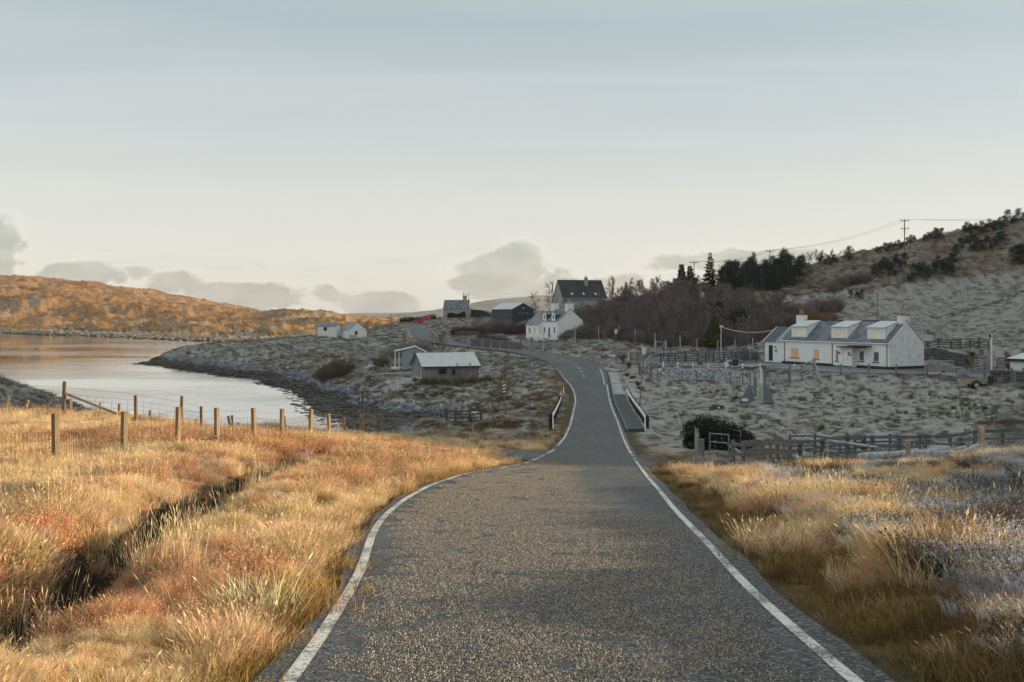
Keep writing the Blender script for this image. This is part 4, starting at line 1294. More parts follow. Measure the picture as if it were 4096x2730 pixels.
# ---------------------------------------------------------------- long white cottage on the right
def long_cottage():
    t = thing('cottage', 'long low white cottage with three box dormers beside the frosty field', 'house', (33.7, 124.2, -6.08), math.radians(-60.6))
    LN, D, EZ, RZ = 16.3, 5.7, 2.86, 5.30
    wins = [(1.48, 2.75, .80, 1.90), (5.21, 6.04, .77, 1.88), (12.05, 12.75, .76, 1.90), (14.05, 14.85, .72, 1.88)]
    g = MB(); house_walls(g, LN, D, EZ, RZ - 0.12, wins); g.build('wall', HARL, t)
    gb = MB(); gb.poly([(LN + .012, .01, .3), (LN + .012, D - .01, .3), (LN + .012, D - .01, EZ), (LN + .012, D / 2, RZ - .16), (LN + .012, .01, EZ)])
    gb.build('gable_face', HARL2, t, label='mottled grey-white harled gable end')
    p = MB(); p.span((-.02, -.035, -.6), (LN + .03, -.003, .27)); p.span((LN + .014, -.03, -.6), (LN + .045, D, .27)); p.build('plinth', BLACK, t)
    window(t, *wins[0], G_WARM, mull=1, sill=BLACK); window(t, *wins[1], G_WARM, mull=0, sill=BLACK)
    window(t, *wins[2], G_GREY, mull=0, sill=BLACK); window(t, *wins[3], G_GREY, mull=0, sill=BLACK)
    r = MB(); sl = math.hypot(D / 2 + .12, RZ - EZ + .1)
    slated(r, slope_M(-.08, -.14, EZ - .06, D / 2, RZ), LN + .16, math.hypot(D / 2 + .14, RZ - EZ + .06), .34, .22, seed=4)
    slated(r, slope_M(LN + .08, D + .14, EZ - .06, D / 2, RZ, True), LN + .16, math.hypot(D / 2 + .14, RZ - EZ + .06), .5, .4, seed=5)
    r.build('slates', SLATE, t, kind='stuff')
    rg = MB(); rg.tube([(-.1, D / 2, RZ + .02), (LN + .1, D / 2, RZ + .02)], .09, 6); rg.build('ridge', TRIMD, t)
    gt = MB(); gt.tube([(-.1, -.19, EZ - .07), (LN + .1, -.19, EZ - .07)], .06, 6); gt.span((-.1, -.12, EZ - .16), (LN + .1, -.02, EZ - .04)); gt.build('gutter', WHITE, t)
    for x in (.45, 8.15, LN - .3):
        d = MB(); d.tube([(x, -.16, EZ - .1), (x, -.06, EZ - .3), (x, -.06, .05)], .038, 6); d.build('downpipe', BLACK, t)
    # barge on the near gable
    b = MB()
    b.bar((LN + .06, -.16, EZ - .07), (LN + .06, D / 2, RZ + .0), .05, .10, (1, 0, 0)); b.build('bargeboard', WHITE, t)
    b = MB(); b.bar((LN + .06, D + .16, EZ - .07), (LN + .06, D / 2, RZ), .05, .10, (1, 0, 0)); b.build('bargeboard', WHITE, t)
    # three box dormers
    for x0, x1 in ((1.18, 3.65), (7.57, 10.04), (12.87, 15.34)):
        f = MB(); y0 = .42; zb, zt = 3.22, 4.50
        wx0, wx1 = x0 + .62, x1 - .50
        MM = Matrix.Translation((x0, y0, 0))
        wall_open(f, x1 - x0, zb - .1, zt, [(wx0 - x0, wx1 - x0, 3.46, 4.30)], .10, MM)
        yb = D / 2 - .1
        for xx in (x0, x1):
            f.poly([(xx, y0, zb - .1), (xx, y0, zt), (xx, yb, RZ - .02), (xx, yb, RZ - .2)])
        dm = f.build('dormer', WHITE, t)
        cl = MB()
        for k in range(8):
            z = zb + .05 + k * .155
            ya = y0 + .0; yz = (z - EZ) / (RZ - EZ) * (D / 2)
            cl.span((x1 + .002, y0 + .02, z), (x1 + .02, min(y0 + 2.2, yb - .3) if z > 4.2 else max(y0 + .1, yz), z + .13))
        cl.build('cladding', WHITE, dm)
        rf = MB(); rf.prism([(x0 - .1, y0 - .12, zt + .02), (x0 - .1, y0 - .12, zt + .13), (x0 - .1, yb + .1, RZ + .06), (x0 - .1, yb + .1, RZ - .04)], (x1 - x0 + .2, 0, 0)); rf.build('dormer_roof', FROSTROOF, dm)
        window(t, wx0, wx1, 3.46, 4.30, G_CREAM, y=y0, mull=1, depth=.10, name='dormer_window')
        ap = MB(); ap.span((x0 - .12, y0 - .06, zb - .14), (x1 + .06, y0 - .004, zb - .02)); ap.build('apron', TRIMD, dm)
    chimney(t, -.02, 1.05, D / 2 - .42, D / 2 + .42, 4.6, 6.0, HARL, ((.32, .6), (.72, .68)), TRIMD, (POT, POT2))
    chimney(t, LN - .98, LN + .015, D / 2 - .45, D / 2 + .45, 4.6, 5.95, HARL2, ((LN - .72, .75), (LN - .28, .68)), TRIMD)
    # shallow entrance porch
    g = MB(); py = -.80
    wall_open(g, 2.78, 0, 2.3, [(.38, .72, .69, 1.93), (1.45, 2.18, .08, 2.0)], .12, Matrix.Translation((8.98, py, 0)))
    g.poly([(8.98, py, 0), (8.98, -.002, 0), (8.98, -.002, 2.3), (8.98, py, 2.3)]); g.poly([(11.76, py, 0), (11.76, -.002, 0), (11.76, -.002, 2.3), (11.76, py, 2.3)])
    g.build('porch', HARL, t)
    window(t, 9.36, 9.70, .69, 1.93, G_GREY, y=py, mull=0, sill=BLACK, depth=.12, fw=.05)
    d = MB(); d.span((10.44, py + .05, .08), (11.15, py + .10, 1.98)); dr = d.build('door', WHITE, t)
    pn = MB(); pn.span((10.58, py + .036, 1.05), (11.02, py + .05 - .002, 1.85)); pn.build('pane', G_CREAM, dr)
    hd = MB(); hd.bar((11.05, py + .02, 1.0), (11.05, py + .02, 1.12), .03, .03); hd.build('handle', TRIMD, dr)
    cp = MB(); cp.span((9.9, py - .55, 2.30), (13.2, -.004, 2.40)); cp.span((11.4, py - .35, 2.44), (13.9, -.004, 2.53)); cp.build('canopy', BLACK, t)
    pq = MB(); pq.span((8.98, py - .02, .0), (11.76, py - .004, .16)); pq.build('plinth', BLACK, t)
    st = MB(); st.span((10.3, py - .55, -.3), (11.3, py - .022, .06)); st.build('doorstep', CONC, t)
    for lx, ly in ((9.98, py), (11.42, py)):
        lm = MB(); lm.span((lx - .05, ly - .03, 1.62), (lx + .05, ly - .002, 1.76)); lm.tube([(lx, ly - .12, 1.52), (lx, ly - .12, 1.68), (lx, ly - .12, 1.74)], [.06, .09, .02], 6); lm.build('wall_lamp', BLACK, t)
    sg = MB(); sg.span((11.2, py - .03, 1.33), (11.72, py - .003, 1.44)); sg.build('name_plate', mat('maroon_paint', (.10, .025, .03), .5), t)
    # lower lean wing at the left end
    w = MB(); o = [( .85, 1.62, .16, 2.15)]
    MM = Matrix.Translation((-3.75, .5, 0))
    wall_open(w, 3.72, 0, 2.66, o, .14, MM)
    w.poly([(-3.75, .5, 0), (-3.75, .5, 2.66), (-3.75, 2.9, 4.38), (-3.75, 5.2, 2.66), (-3.75, 5.2, 0)]); w.poly([(-3.75, 5.2, 0), (-3.75, 5.2, 2.66), (-.03, 5.2, 2.66), (-.03, 5.2, 0)])
    w.build('wing_wall', HARL, t)
    dk = MB(); dk.span((-2.9, .56, .16), (-2.13, .62, 2.15)); dk.build('wing_door', BLACK, t)
    for (a, b, m_) in ((-3.85, -1.7, CORR), (-1.7, -.02, CORRP)):
        c = MB(); Mx = slope_M(a, .36, 2.56, 2.9, 4.46); H = math.hypot(2.54, 1.9); n = int((b - a) / .11); st_ = (b - a) / n
        for k in range(n):
            c.add([Mx @ Vector(v) for v in ((k * st_, 0, 0), ((k + .5) * st_, 0, .05), ((k + 1) * st_, 0, 0), (k * st_, H, 0), ((k + .5) * st_, H, .05), ((k + 1) * st_, H, 0))], [(0, 1, 4, 3), (1, 2, 5, 4)])
        c.build('wing_roof', m_, t)
    c = MB(); c.poly([(-3.85, 5.34, 2.56), (-.02, 5.34, 2.56), (-.02, 2.9, 4.46), (-3.85, 2.9, 4.46)]); c.build('wing_roof', CORR, t)
    x = MB(); x.bar((-3.87, .33, 2.55), (-3.87, 2.9, 4.47), .05, .12, (1, 0, 0)); x.build('bargeboard', WHITE, t)
    dp = MB(); dp.tube([(-3.62, .44, 2.6), (-3.62, .44, .05)], .04, 6); dp.build('downpipe', BLACK, t)
    bx = MB(); bx.span((-1.8, .42, 1.3), (-1.35, .497, 1.68)); bx.build('meter_box', mat('pale_green_box', (.40, .46, .42), .5), t)
    lm = MB(); lm.tube([(-1.58, .4, 1.85), (-1.58, .4, 2.0), (-1.58, .4, 2.05)], [.06, .09, .02], 6); lm.span((-1.62, .4, 1.98), (-1.54, .498, 2.04)); lm.build('wall_lamp', BLACK, t)
long_cottage()

# ---------------------------------------------------------------- white cottage in the bend
def bend_cottage():
    b = math.radians(-55)
    N0 = Vector((8.96, 196.0)); d = Vector((.574, -.819))
    LM = 5.6; A = N0 - d * LM
    t = thing('cottage', 'white cottage with two gabled dormers and a white car at its door', 'house', (A.x, A.y, -4.75), b)
    D, EZ, RZ = 6.57, 3.4, 5.85
    ops = [(1.05, 1.6, 1.0, 2.2), (2.55, 3.25, .05, 2.1), (4.3, 4.85, 1.0, 2.2)]
    g = MB(); house_walls(g, LM, D, EZ, RZ - .1, ops, -1.0); g.build('wall', HARL, t)
    window(t, *ops[0], G_DARK, mull=0, sill=WHITE); window(t, *ops[2], G_DARK, mull=0, sill=WHITE)
    dd = MB(); dd.span((2.58, .06, .05), (3.22, .11, 2.1)); dd.build('door', mat('grey_blue_door', (.12, .16, .18), .5), t)
    r = MB(); H = math.hypot(D / 2 + .12, RZ - EZ + .06)
    slated(r, slope_M(-.03, -.13, EZ - .06, D / 2, RZ), LM + .12, H, .45, .36, .03, 6); slated(r, slope_M(LM + .06, D + .13, EZ - .06, D / 2, RZ, True), LM + .09, H, .6, .5, .03, 7)
    r.build('slates', SLATE2, t, kind='stuff')
    for cx in (1.35, 4.25):
        f = MB(); y0 = -.02; w2 = .52; zt, za = 4.75, 5.35
        wall_open(f, 2 * w2, EZ - .1, zt, [(w2 - .25, w2 + .25, 3.75, 4.65)], .1, Matrix.Translation((cx - w2, y0, 0)))
        f.poly([(cx - w2, y0, zt), (cx + w2, y0, zt), (cx, y0, za)])
        for s in (-1, 1): f.poly([(cx + s * w2, y0, EZ - .1), (cx + s * w2, y0, zt), (cx + s * w2, 1.9, zt)])
        dm = f.build('dormer', HARL, t)
        q = MB()
        for s in (-1, 1): q.add([(cx, y0 - .1, za + .05), (cx + s * (w2 + .1), y0 - .1, zt - .03), (cx + s * (w2 + .1), 2.0, zt - .03), (cx, 2.75, za + .05)], [(0, 1, 2, 3)])
        q.build('dormer_roof', SLATE, dm)
        ck = MB(); ck.poly([(cx + w2 + .01, y0 + .1, EZ + .1), (cx + w2 + .01, y0 + .1, zt - .05), (cx + w2 + .01, 1.85, zt - .05)]); ck.build('dormer_cheek', mat('blue_slate_cheek', (.035, .05, .065), .6), dm)
        window(t, cx - .25, cx + .25, 3.75, 4.65, G_DARK, y=y0, mull=0, depth=.1, fw=.06, name='dormer_window')
    chimney(t, -.02, .85, D / 2 - .7, D / 2 + .7, 4.9, 6.9, HARL, ((.4, .7),), WHITE)
    chimney(t, LM - .85, LM + .02, D / 2 - .75, D / 2 + .75, 4.9, 6.85, HARL, ((LM - .4, .8),), WHITE)
    # lower wing to the left, standing a little forward
    w = MB(); o = [(.9, 1.5, .9, 2.0), (2.6, 3.3, .9, 2.0)]
    wall_open(w, 4.28, -1.0, 2.7, o, .12, Matrix.Translation((-4.3, -.5, 0)))
    w.poly([(-4.3, -.5, -1), (-4.3, -.5, 2.7), (-4.3, 2.6, 5.05), (-4.3, 5.6, 2.7), (-4.3, 5.6, -1)]); w.poly([(-.02, -.5, -1), (-.02, -.5, 2.7), (-.02, 2.6, 5.05), (-.02, 5.6, 2.7), (-.02, 5.6, -1)])
    w.build('wing_wall', HARL, t)
    window(t, -3.4, -2.8, .9, 2.0, G_DARK, y=-.5, mull=1, sill=WHITE, depth=.12); window(t, -1.7, -1.0, .9, 2.0, G_WARM, y=-.5, mull=1, sill=WHITE, depth=.12)
    r = MB(); H = math.hypot(3.2, 2.4); slated(r, slope_M(-4.42, -.66, 2.62, 2.6, 5.12), 4.4, H, .45, .36, .03, 8); r.poly([(-4.42, 5.7, 2.62), (0, 5.7, 2.62), (0, 2.6, 5.12), (-4.42, 2.6, 5.12)])
    r.build('wing_slates', SLATE2, t, kind='stuff')
bend_cottage()

# ---------------------------------------------------------------- tall dark-roofed house above it
def roofed_house():
    p = P(2254, 1193, 231)
    t = thing('house', 'tall house with a large dark tiled roof among bare trees on the rise', 'house', (p.x, p.y, .2), math.radians(15))
    LN, D, EZ, RZ = 10.5, 8.0, 3.6, 7.95
    ops = [(1.5, 2.6, .9, 2.1), (5.2, 6.3, .9, 2.1), (8.2, 9.2, .9, 2.1)]
    g = MB(); house_walls(g, LN, D, EZ, RZ - .15, ops, -1.2); g.build('wall', GREYR, t)
    for o in ops: window(t, *o, G_DARK, mull=1, sill=WHITE)
    r = MB(); H = math.hypot(D / 2 + .2, RZ - EZ + .1)
    slated(r, slope_M(-.15, -.25, EZ - .1, D / 2, RZ), LN + .3, H, .46, .38, .05, 9); slated(r, slope_M(LN + .15, D + .25, EZ - .1, D / 2, RZ, True), LN + .3, H, .9, .6, .05, 10)
    r.build('roof_tiles', TILE, t, kind='stuff')
    f = MB(); f.span((-.15, -.30, EZ - .22), (LN + .15, -.2, EZ - .08)); f.build('gutter', mat('pale_gutter', (.4, .4, .39), .6), t)
    b = MB(); b.bar((-.17, -.25, EZ - .1), (-.17, D / 2, RZ), .05, .2, (1, 0, 0)); b.build('bargeboard', TRIMD, t); b = MB(); b.bar((LN + .17, -.25, EZ - .1), (LN + .17, D / 2, RZ), .05, .2, (1, 0, 0)); b.build('bargeboard', TRIMD, t)
    M = slope_M(0, -.25, EZ - .1, D / 2, RZ)
    for x in (2.3, 5.1, 8.1):
        s = MB(); s.box((x, 1.35, .09), (.62, .95, .10), M); w = s.build('roof_window', TRIMD, t)
        q = MB(); q.box((x, 1.35, .150), (.48, .80, .015), M); q.build('pane', glass_mat('sky_pane_%d' % int(x), (.5, .52, .53), .1), w)
    chimney(t, 6.15, 6.85, 2.5, 3.3, 5.8, 8.35, GREYR, ((6.5, .5),), TRIMD, (mat('black_pot', (.04, .04, .04), .7),))
roofed_house()

def far_house():
    p = P(1773, 1237, 301)
    t = thing('house', 'small grey-roofed house with twin chimney pots alone on the skyline', 'house', (p.x, p.y, -1.35), math.radians(-6))
    LN, D, EZ, RZ = 7.6, 5.4, 2.95, 5.7
    ops = [(5.75, 6.75, .3, 2.4)]
    g = MB(); house_walls(g, LN, D, EZ, RZ - .1, ops, -1.5); g.build('wall', GREYR, t)
    window(t, *ops[0], G_DARK, mull=1)
    r = MB(); H = math.hypot(D / 2 + .1, RZ - EZ); slated(r, slope_M(-.1, -.1, EZ, D / 2, RZ), LN + .2, H, .6, .45, .04, 11); slated(r, slope_M(LN + .1, D + .1, EZ, D / 2, RZ, True), LN + .2, H, .9, .7, .04, 12)
    r.build('slates', SLATE, t, kind='stuff')
    chimney(t, 5.6, 6.9, 2.3, 3.1, 4.8, 6.9, GREYR, ((5.9, 1.1), (6.6, 1.05)), TRIMD)
    s = P(1884, 1240, 305)
    t = thing('shed', 'low dark lean-to shed at the right end of the skyline house', 'shed', (s.x, s.y, -2.2), math.radians(-20))
    g = MB(); g.prism([(0, 0, 0), (6.5, 0, 0), (6.5, 0, 2.2), (4.0, 0, 3.3), (0, 0, 3.6)], (0, 4, 0)); g.build('wall', BARN, t)
    g = MB(); g.bar((-.1, -.1, 3.68), (4.0, -.1, 3.4), .1, .1); g.bar((4.0, -.1, 3.4), (6.7, -.1, 2.2), .1, .1); g.build('bargeboard', CONC, t)
    g = MB(); g.span((4.0, -.05, .9), (5.2, -.004, 1.7)); g.build('window', G_GREY, t)
far_house()

def barn():
    p = P(2049, 1283, 252)
    t = thing('barn', 'dark slate-blue sheeted barn with a pale roof behind bare bushes', 'barn', (p.x, p.y, -1.9), math.radians(27))
    W, D, EZ, RZ = 6.2, 12.0, 3.2, 4.75
    g = MB(); g.prism([(0, 0, -1), (W, 0, -1), (W, 0, EZ), (W / 2, 0, RZ), (0, 0, EZ)], (0, D, 0)); g.build('wall', BARN, t)
    r = MB(); r.prism([(-.15, -.15, EZ - .05), (W / 2, -.15, RZ + .03), (W / 2, -.15, RZ + .12), (-.15, -.15, EZ + .05)], (0, D + .3, 0)); r.prism([(W + .15, -.15, EZ - .05), (W / 2, -.15, RZ + .03), (W / 2, -.15, RZ + .12), (W + .15, -.15, EZ + .05)], (0, D + .3, 0)); r.build('roof', FROSTROOF, t)
    d = MB(); d.span((1.7, -.06, -1), (4.4, -.004, 2.0)); d.build('door', mat('blue_black_door', (.025, .033, .045), .6), t)
    l = MB(); l.span((1.6, -.10, 2.05), (4.6, -.004, 2.3)); l.build('lintel', STAINW, t)
    v = MB(); v.span((2.8, -.04, 3.4), (3.5, -.004, 3.6)); v.build('vent', FROSTROOF, t)
barn()

# ---------------------------------------------------------------- old outhouses on the headland
def outhouses():
    p = P(1395, 1357, 233)
    t = thing('outhouse', 'pale gabled outhouse with a small boarded porch on the headland', 'outhouse', (p.x, p.y, -5.75), math.radians(28))
    W, D, EZ, RZ = 4.4, 6.2, 2.0, 3.85
    g = MB(); g.prism([(0, 0, -1), (W, 0, -1), (W, 0, EZ), (W / 2, 0, RZ), (0, 0, EZ)], (0, D, 0)); g.build('wall', HARL2, t)
    r = MB(); r.prism([(-.1, -.05, EZ - .02), (W / 2, -.05, RZ + .03), (W / 2, -.05, RZ + .10), (-.1, -.05, EZ + .06)], (0, D + .1, 0)); r.prism([(W + .1, -.05, EZ - .02), (W / 2, -.05, RZ + .03), (W / 2, -.05, RZ + .10), (W + .1, -.05, EZ + .06)], (0, D + .1, 0)); r.build('roof', SLATE2, t)
    window(t, 1.5, 2.1, .9, 1.8, G_DARK, y=-.16, mull=0, frame=STAINW, fw=.06)
    q = MB(); q.prism([(.1, -1.1, -.5), (1.7, -1.1, -.5), (1.7, -1.1, .8), (.1, -1.1, 1.0)], (0, 1.09, 0)); q.build('porch', mat('bleached_boards', (.42, .41, .38), .9, .2), t)
    p = P(1272, 1348, 236)
    t = thing('outhouse', 'roof-worn square outhouse with a broken window at the headland edge', 'outhouse', (p.x, p.y, -5.35), math.radians(-4))
    W, D = 4.4, 3.6
    g = MB(); wall_open(g, W, -1, 2.45, [(1.35, 2.15, 1.4, 2.3)], .2)
    g.poly([(W, 0, -1), (W, D, -1), (W, D, 2.45), (W, D / 2, 3.3), (W, 0, 2.45)]); g.poly([(0, 0, -1), (0, D, -1), (0, D, 2.45), (0, D / 2, 3.3), (0, 0, 2.45)]); g.build('wall', HARL2, t)
    r = MB(); r.prism([(-.1, -.1, 2.42), (-.1, D / 2, 3.32), (-.1, D / 2, 3.42), (-.1, -.1, 2.52)], (W + .2, 0, 0)); r.prism([(-.1, D + .1, 2.42), (-.1, D / 2, 3.32), (-.1, D / 2, 3.42), (-.1, D + .1, 2.52)], (W + .2, 0, 0)); r.build('roof', SLATE, t)
    window(t, 1.35, 2.15, 1.4, 2.3, G_DARK, mull=1, frame=STAINW, fw=.07, depth=.2)
outhouses()

# ---------------------------------------------------------------- timber hut and glamping pod by the shore
def timber_hut():
    t = thing('hut', 'silvery timber-boarded hut with a frosted metal roof above the shore', 'hut', (-10.56, 119, -8.2), math.radians(20))
    LN, D, EZ, RZ = 6.85, 5.3, 2.0, 3.42
    g = MB(); house_walls(g, LN, D, EZ, RZ, (), -.4); g.build('wall', STAINW, t)
    wins = [(1.85, 2.85, .95, 1.70), (3.5, 3.95, .85, 1.62)]
    R = random.Random(3); x = 0.0
    base = None
    while x < LN - .05:
        w = min(.185 * R.uniform(.9, 1.1), LN - x)
        segs = [(-.35, EZ)]
        for o in wins:
            if x + w > o[0] and x < o[1]: segs = [(-.35, o[2]), (o[3], EZ)]
        k = R.uniform(.015, .03)
        for a, b in segs:
            m = MB(); m.box((0, 0, 0), (w - .02, k * 2, b - a)); m.build('board', LARCH, t, (x + w / 2, -k, (a + b) / 2))
        x += w
    y = 0.0
    gw = [(1.0, 1.4), (2.45, 2.85), (3.9, 4.3)]
    while y < D - .05:
        w = min(.2 * R.uniform(.9, 1.1), D - y); top = EZ + (RZ - EZ) * (1 - abs((y + w / 2) - D / 2) / (D / 2)) - .08
        segs = [(-.35, top)]
        for o in gw:
            if y + w > o[0] and y < o[1]: segs = [(-.35, .55), (1.75, top)]
        k = R.uniform(.015, .03)
        for a, b in segs:
            m = MB(); m.box((0, 0, 0), (k * 2, w - .02, b - a)); m.build('board', LARCH, t, (-k, y + w / 2, (a + b) / 2))
        y += w
    for o in wins: window(t, *o, G_DARK, y=-.09, mull=0, fw=.05, frame=STAINW, depth=.11, sill=STAINW)
    for o in gw:
        Mx = Matrix.Rotation(math.radians(-90), 4, 'Z')
        window(t, -o[1], -o[0], .55, 1.75, G_DARK, y=-.09, mull=0, fw=.05, frame=WHITE, depth=.11, M=Mx, sill=WHITE)
    for s in (0, 1):
        r = MB(); e = -.28 if s == 0 else D + .28
        M = slope_M(-.3, e, EZ - .12, D / 2, RZ + .05) if s == 0 else slope_M(LN + .3, e, EZ - .12, D / 2, RZ + .05, True)
        H = math.hypot(D / 2 + .28, RZ - EZ + .17); n = 24; W = LN + .6
        r.box((W / 2, H / 2, 0), (W, H, .04), M)
        for k in range(n): r.box(((k + .5) * W / n, H / 2, .03), (.03, H, .03), M)
        r.build('roof', FROSTROOF, t)
    f = MB(); f.span((-.3, -.33, EZ - .22), (LN + .3, -.29, EZ - .06))
    f.bar((-.32, -.3, EZ - .14), (-.32, D / 2, RZ + .04), .05, .16, (1, 0, 0)); f.bar((-.32, D + .3, EZ - .14), (-.32, D / 2, RZ + .04), .05, .16, (1, 0, 0)); f.build('fascia', TRIMD, t)
    d = MB(); d.tube([(LN - .12, -.2, EZ - .1), (LN - .12, -.08, EZ - .25), (LN - .12, -.08, -.2)], .035, 6); d.build('downpipe', TRIMD, t)
timber_hut()

def pod():
    p = P(1608, 1470, 136)
    t = thing('cabin', 'small pale blue cabin with an open porch and deck behind the timber hut', 'cabin', (p.x, p.y, -7.3), math.radians(6))
    W, D, EZ, RZ = 3.3, 3.2, 2.15, 2.75
    g = MB(); g.prism([(0, 0, 0), (W, 0, 0), (W, 0, EZ - .2), (W * .55, 0, RZ), (W * .25, 0, RZ - .12), (0, 0, EZ)], (0, D, 0)); g.build('wall', PODB, t)
    r = MB(); r.prism([(-1.1, -.15, EZ + .02), (0, -.15, EZ + .22), (W * .55, -.15, RZ + .06), (W + .2, -.15, EZ - .2), (W + .2, -.15, EZ - .1), (W * .55, -.15, RZ + .18), (0, -.15, EZ + .34), (-1.1, -.15, EZ + .14)], (0, D + .3, 0)); r.build('roof', FROSTROOF, t)
    for x, y in ((-.95, .1), (-.95, D - .1), (-.4, .1)):
        q = MB(); q.span((x - .05, y - .05, 0), (x + .05, y + .05, EZ + .03)); q.build('post', WHITE, t)
    q = MB(); q.span((-.03, .5, .1), (-.004, 1.2, 2.0)); q.span((-.03, 1.7, .1), (-.004, 2.6, 2.0)); q.build('glass_door', G_DARK, t)
    q = MB(); q.span((-1.5, -.4, -.25), (W, D, -.02)); q.build('deck', FROSTROOF, t)
    q = MB(); c = [(1.75 + .33 * math.cos(a), -.012, 2.02 + .14 * math.sin(a)) for a in np.linspace(0, 2 * math.pi, 17)[:-1]]; q.prism(c, (0, .008, 0)); o = q.build('oval_plate', mat('grey_plate', (.12, .14, .15), .5), t)
pod()

def picnic_table():
    p = hit(1575, 1519, 100, 150)
    t = thing('picnic_table', 'weathered wooden picnic table on the frosted gravel by the shore', 'table', p, math.radians(8))
    wood = mat('picnic_wood', (.30, .25, .19), .9, .3, 4, .3, stretch=(.4, 3, 3)); fro = mat('frosted_wood', (.48, .49, .49), .9, .15)
    for k in range(4):
        g = MB(); g.box((0, -.27 + k * .18, .76), (1.8, .15, .04)); g.build('plank', fro, t)
    for s in (-1, 1):
        g = MB(); g.box((0, s * .72, .44), (1.8, .26, .05)); g.build('seat', wood, t)
        for x in (-.7, .7):
            g = MB(); g.bar((x, s * .62, -.05), (x, s * .18, .74), .09, .05, (1, 0, 0)); g.build('leg', wood, t)
    for x in (-.75, .75):
        g = MB(); g.bar((x, -.8, .40), (x, .8, .40), .05, .10); g.build('bearer', wood, t)
picnic_table()

def edge_shed():
    p = P(4040, 1492, 97)
    t = thing('shed', 'white flat-roofed shed with dark fascia at the right edge', 'shed', (p.x, p.y, -6.3), math.radians(-50))
    g = MB(); wall_open(g, 5, 0, 1.85, [(1.1, 2.2, .75, 1.2)], .12); g.poly([(0, 0, 0), (0, 3.5, 0), (0, 3.5, 2.3), (0, 0, 1.85)]); g.poly([(5, 0, 0), (5, 3.5, 0), (5, 3.5, 2.3), (5, 0, 1.85)]); g.build('wall', HARL, t)
    window(t, 1.1, 2.2, .75, 1.2, G_GREY, mull=0, sill=BLACK, depth=.12)
    r = MB(); r.prism([(-.3, -.35, 1.86), (-.3, 3.7, 2.35), (-.3, 3.7, 2.45), (-.3, -.35, 1.98)], (5.6, 0, 0)); r.build('roof', FROSTROOF, t)
    f = MB(); f.span((-.32, -.42, 1.74), (5.32, -.36, 2.0)); f.build('fascia', BLACK, t)
edge_shed()

# ---------------------------------------------------------------- pavement, kerb, side road
FROSTPAVE = mat('frosted_pavement', (.34, .35, .345), .95, .2, .7, .3, 30, col2=(.19, .195, .195))
WETPAVE = mat('dark_pavement', (.032, .035, .038), .8, .3, 1.5, .3, 40, col2=(.055, .058, .06))
KERB = mat('kerb_stone', (.15, .155, .16), .9, .3, 3, .2, col2=(.08, .082, .085))
def off_line(edge, i0, i1, off, n=60):
    idx = np.linspace(i0, i1, n); k = np.arange(len(edge))
    x = np.interp(idx, k, edge[:, 0]) + np.interp(idx, k, _nrm[:, 0]) * off; y = np.interp(idx, k, edge[:, 1]) + np.interp(idx, k, _nrm[:, 1]) * off
    return np.stack([x, y], 1), np.interp(idx, k, ROADZ)
def ribbon(name, a, b, z, za, zb, m, label, skirt=True):
    g = MB(); n = len(a)
    for i in range(n):
        g.v += [(a[i][0], a[i][1], z[i] - .1), (a[i][0], a[i][1], z[i] + za), (b[i][0], b[i][1], z[i] + zb), (b[i][0], b[i][1], z[i] - .5)]
    for i in range(n - 1):
        for k in range(3):
            p = i * 4 + k; g.f.append((p, p + 1, p + 5, p + 4))
    g.f.append((0, 1, 2, 3)); e = (n - 1) * 4; g.f.append((e + 3, e + 2, e + 1, e))
    o = g.build(name, m); tag(o, label, None, None, 'structure'); return o
j0, j1, j2 = iy(61), iy(92), iy(111.5) + 12
pave = None
for (a, b, m, lb) in ((j0, j1, WETPAVE, 'dark wet pavement beside the bridge'), (j1, j2, FROSTPAVE, 'frosted pavement curving round to the junction')):
    l, z = off_line(ROADR, a, b, .48); r, _ = off_line(ROADR, a, b, 1.45)
    ribbon('pavement', l, r, z, .10, .12, m, lb)
# kerb stones, one by one
kt = thing('kerb', 'row of dark kerb stones along the right side of the bridge', 'kerb', (0, 0, 0))
kt['kind'] = 'structure'
if 'category' in kt: del kt['category']
kn = int((j2 - j0) * 1.0)
KM = MB().box((0, 0, 0), (.13, .90, .22)).mesh('kerb_stone', KERB)
kx, kz = off_line(ROADR, j0, j2, .41, kn + 1)
for i in range(kn):
    p, q = Vector(kx[i]), Vector(kx[i + 1]); d = q - p
    c = (p + q) / 2
    o = inst('kerb_stone', KM, kt, (c.x, c.y, (kz[i] + kz[i + 1]) / 2), (math.atan2(kz[i + 1] - kz[i], d.length), 0, math.atan2(d.y, d.x) - math.pi / 2), (1, d.length / .92, 1))

def sheet(name, pts, m, label, dz=0.03, sub=7):
    """flat patch of surfacing draped a little above the ground"""
    bm = bmesh.new()
    vs = [bm.verts.new((x, y, 0)) for x, y in pts]
    bm.faces.new(vs); bmesh.ops.triangulate(bm, faces=bm.faces[:])
    for _ in range(sub):
        long_ = [e for e in bm.edges if e.calc_length() > 1.6]
        if not long_: break
        bmesh.ops.subdivide_edges(bm, edges=long_, cuts=1)
        bmesh.ops.triangulate(bm, faces=[f for f in bm.faces if len(f.verts) > 3])
    co = np.array([v.co[:] for v in bm.verts]); z = height(co[:, 0], co[:, 1])
    for v, h in zip(bm.verts, z): v.co.z = h + dz
    me = bpy.data.meshes.new(name); bm.to_mesh(me); bm.free(); me.materials.append(m)
    o = bpy.data.objects.new(name, me); COL.objects.link(o); tag(o, label, None, None, 'structure'); return o
SIDE = mat('frosty_lane', (.20, .21, .215), .9, .3, .5, .3, 30, col2=(.075, .08, .085))
YARDM = mat('wet_yard', (.10, .108, .118), .55, .3, .35, .3, 30, col2=(.20, .21, .22))
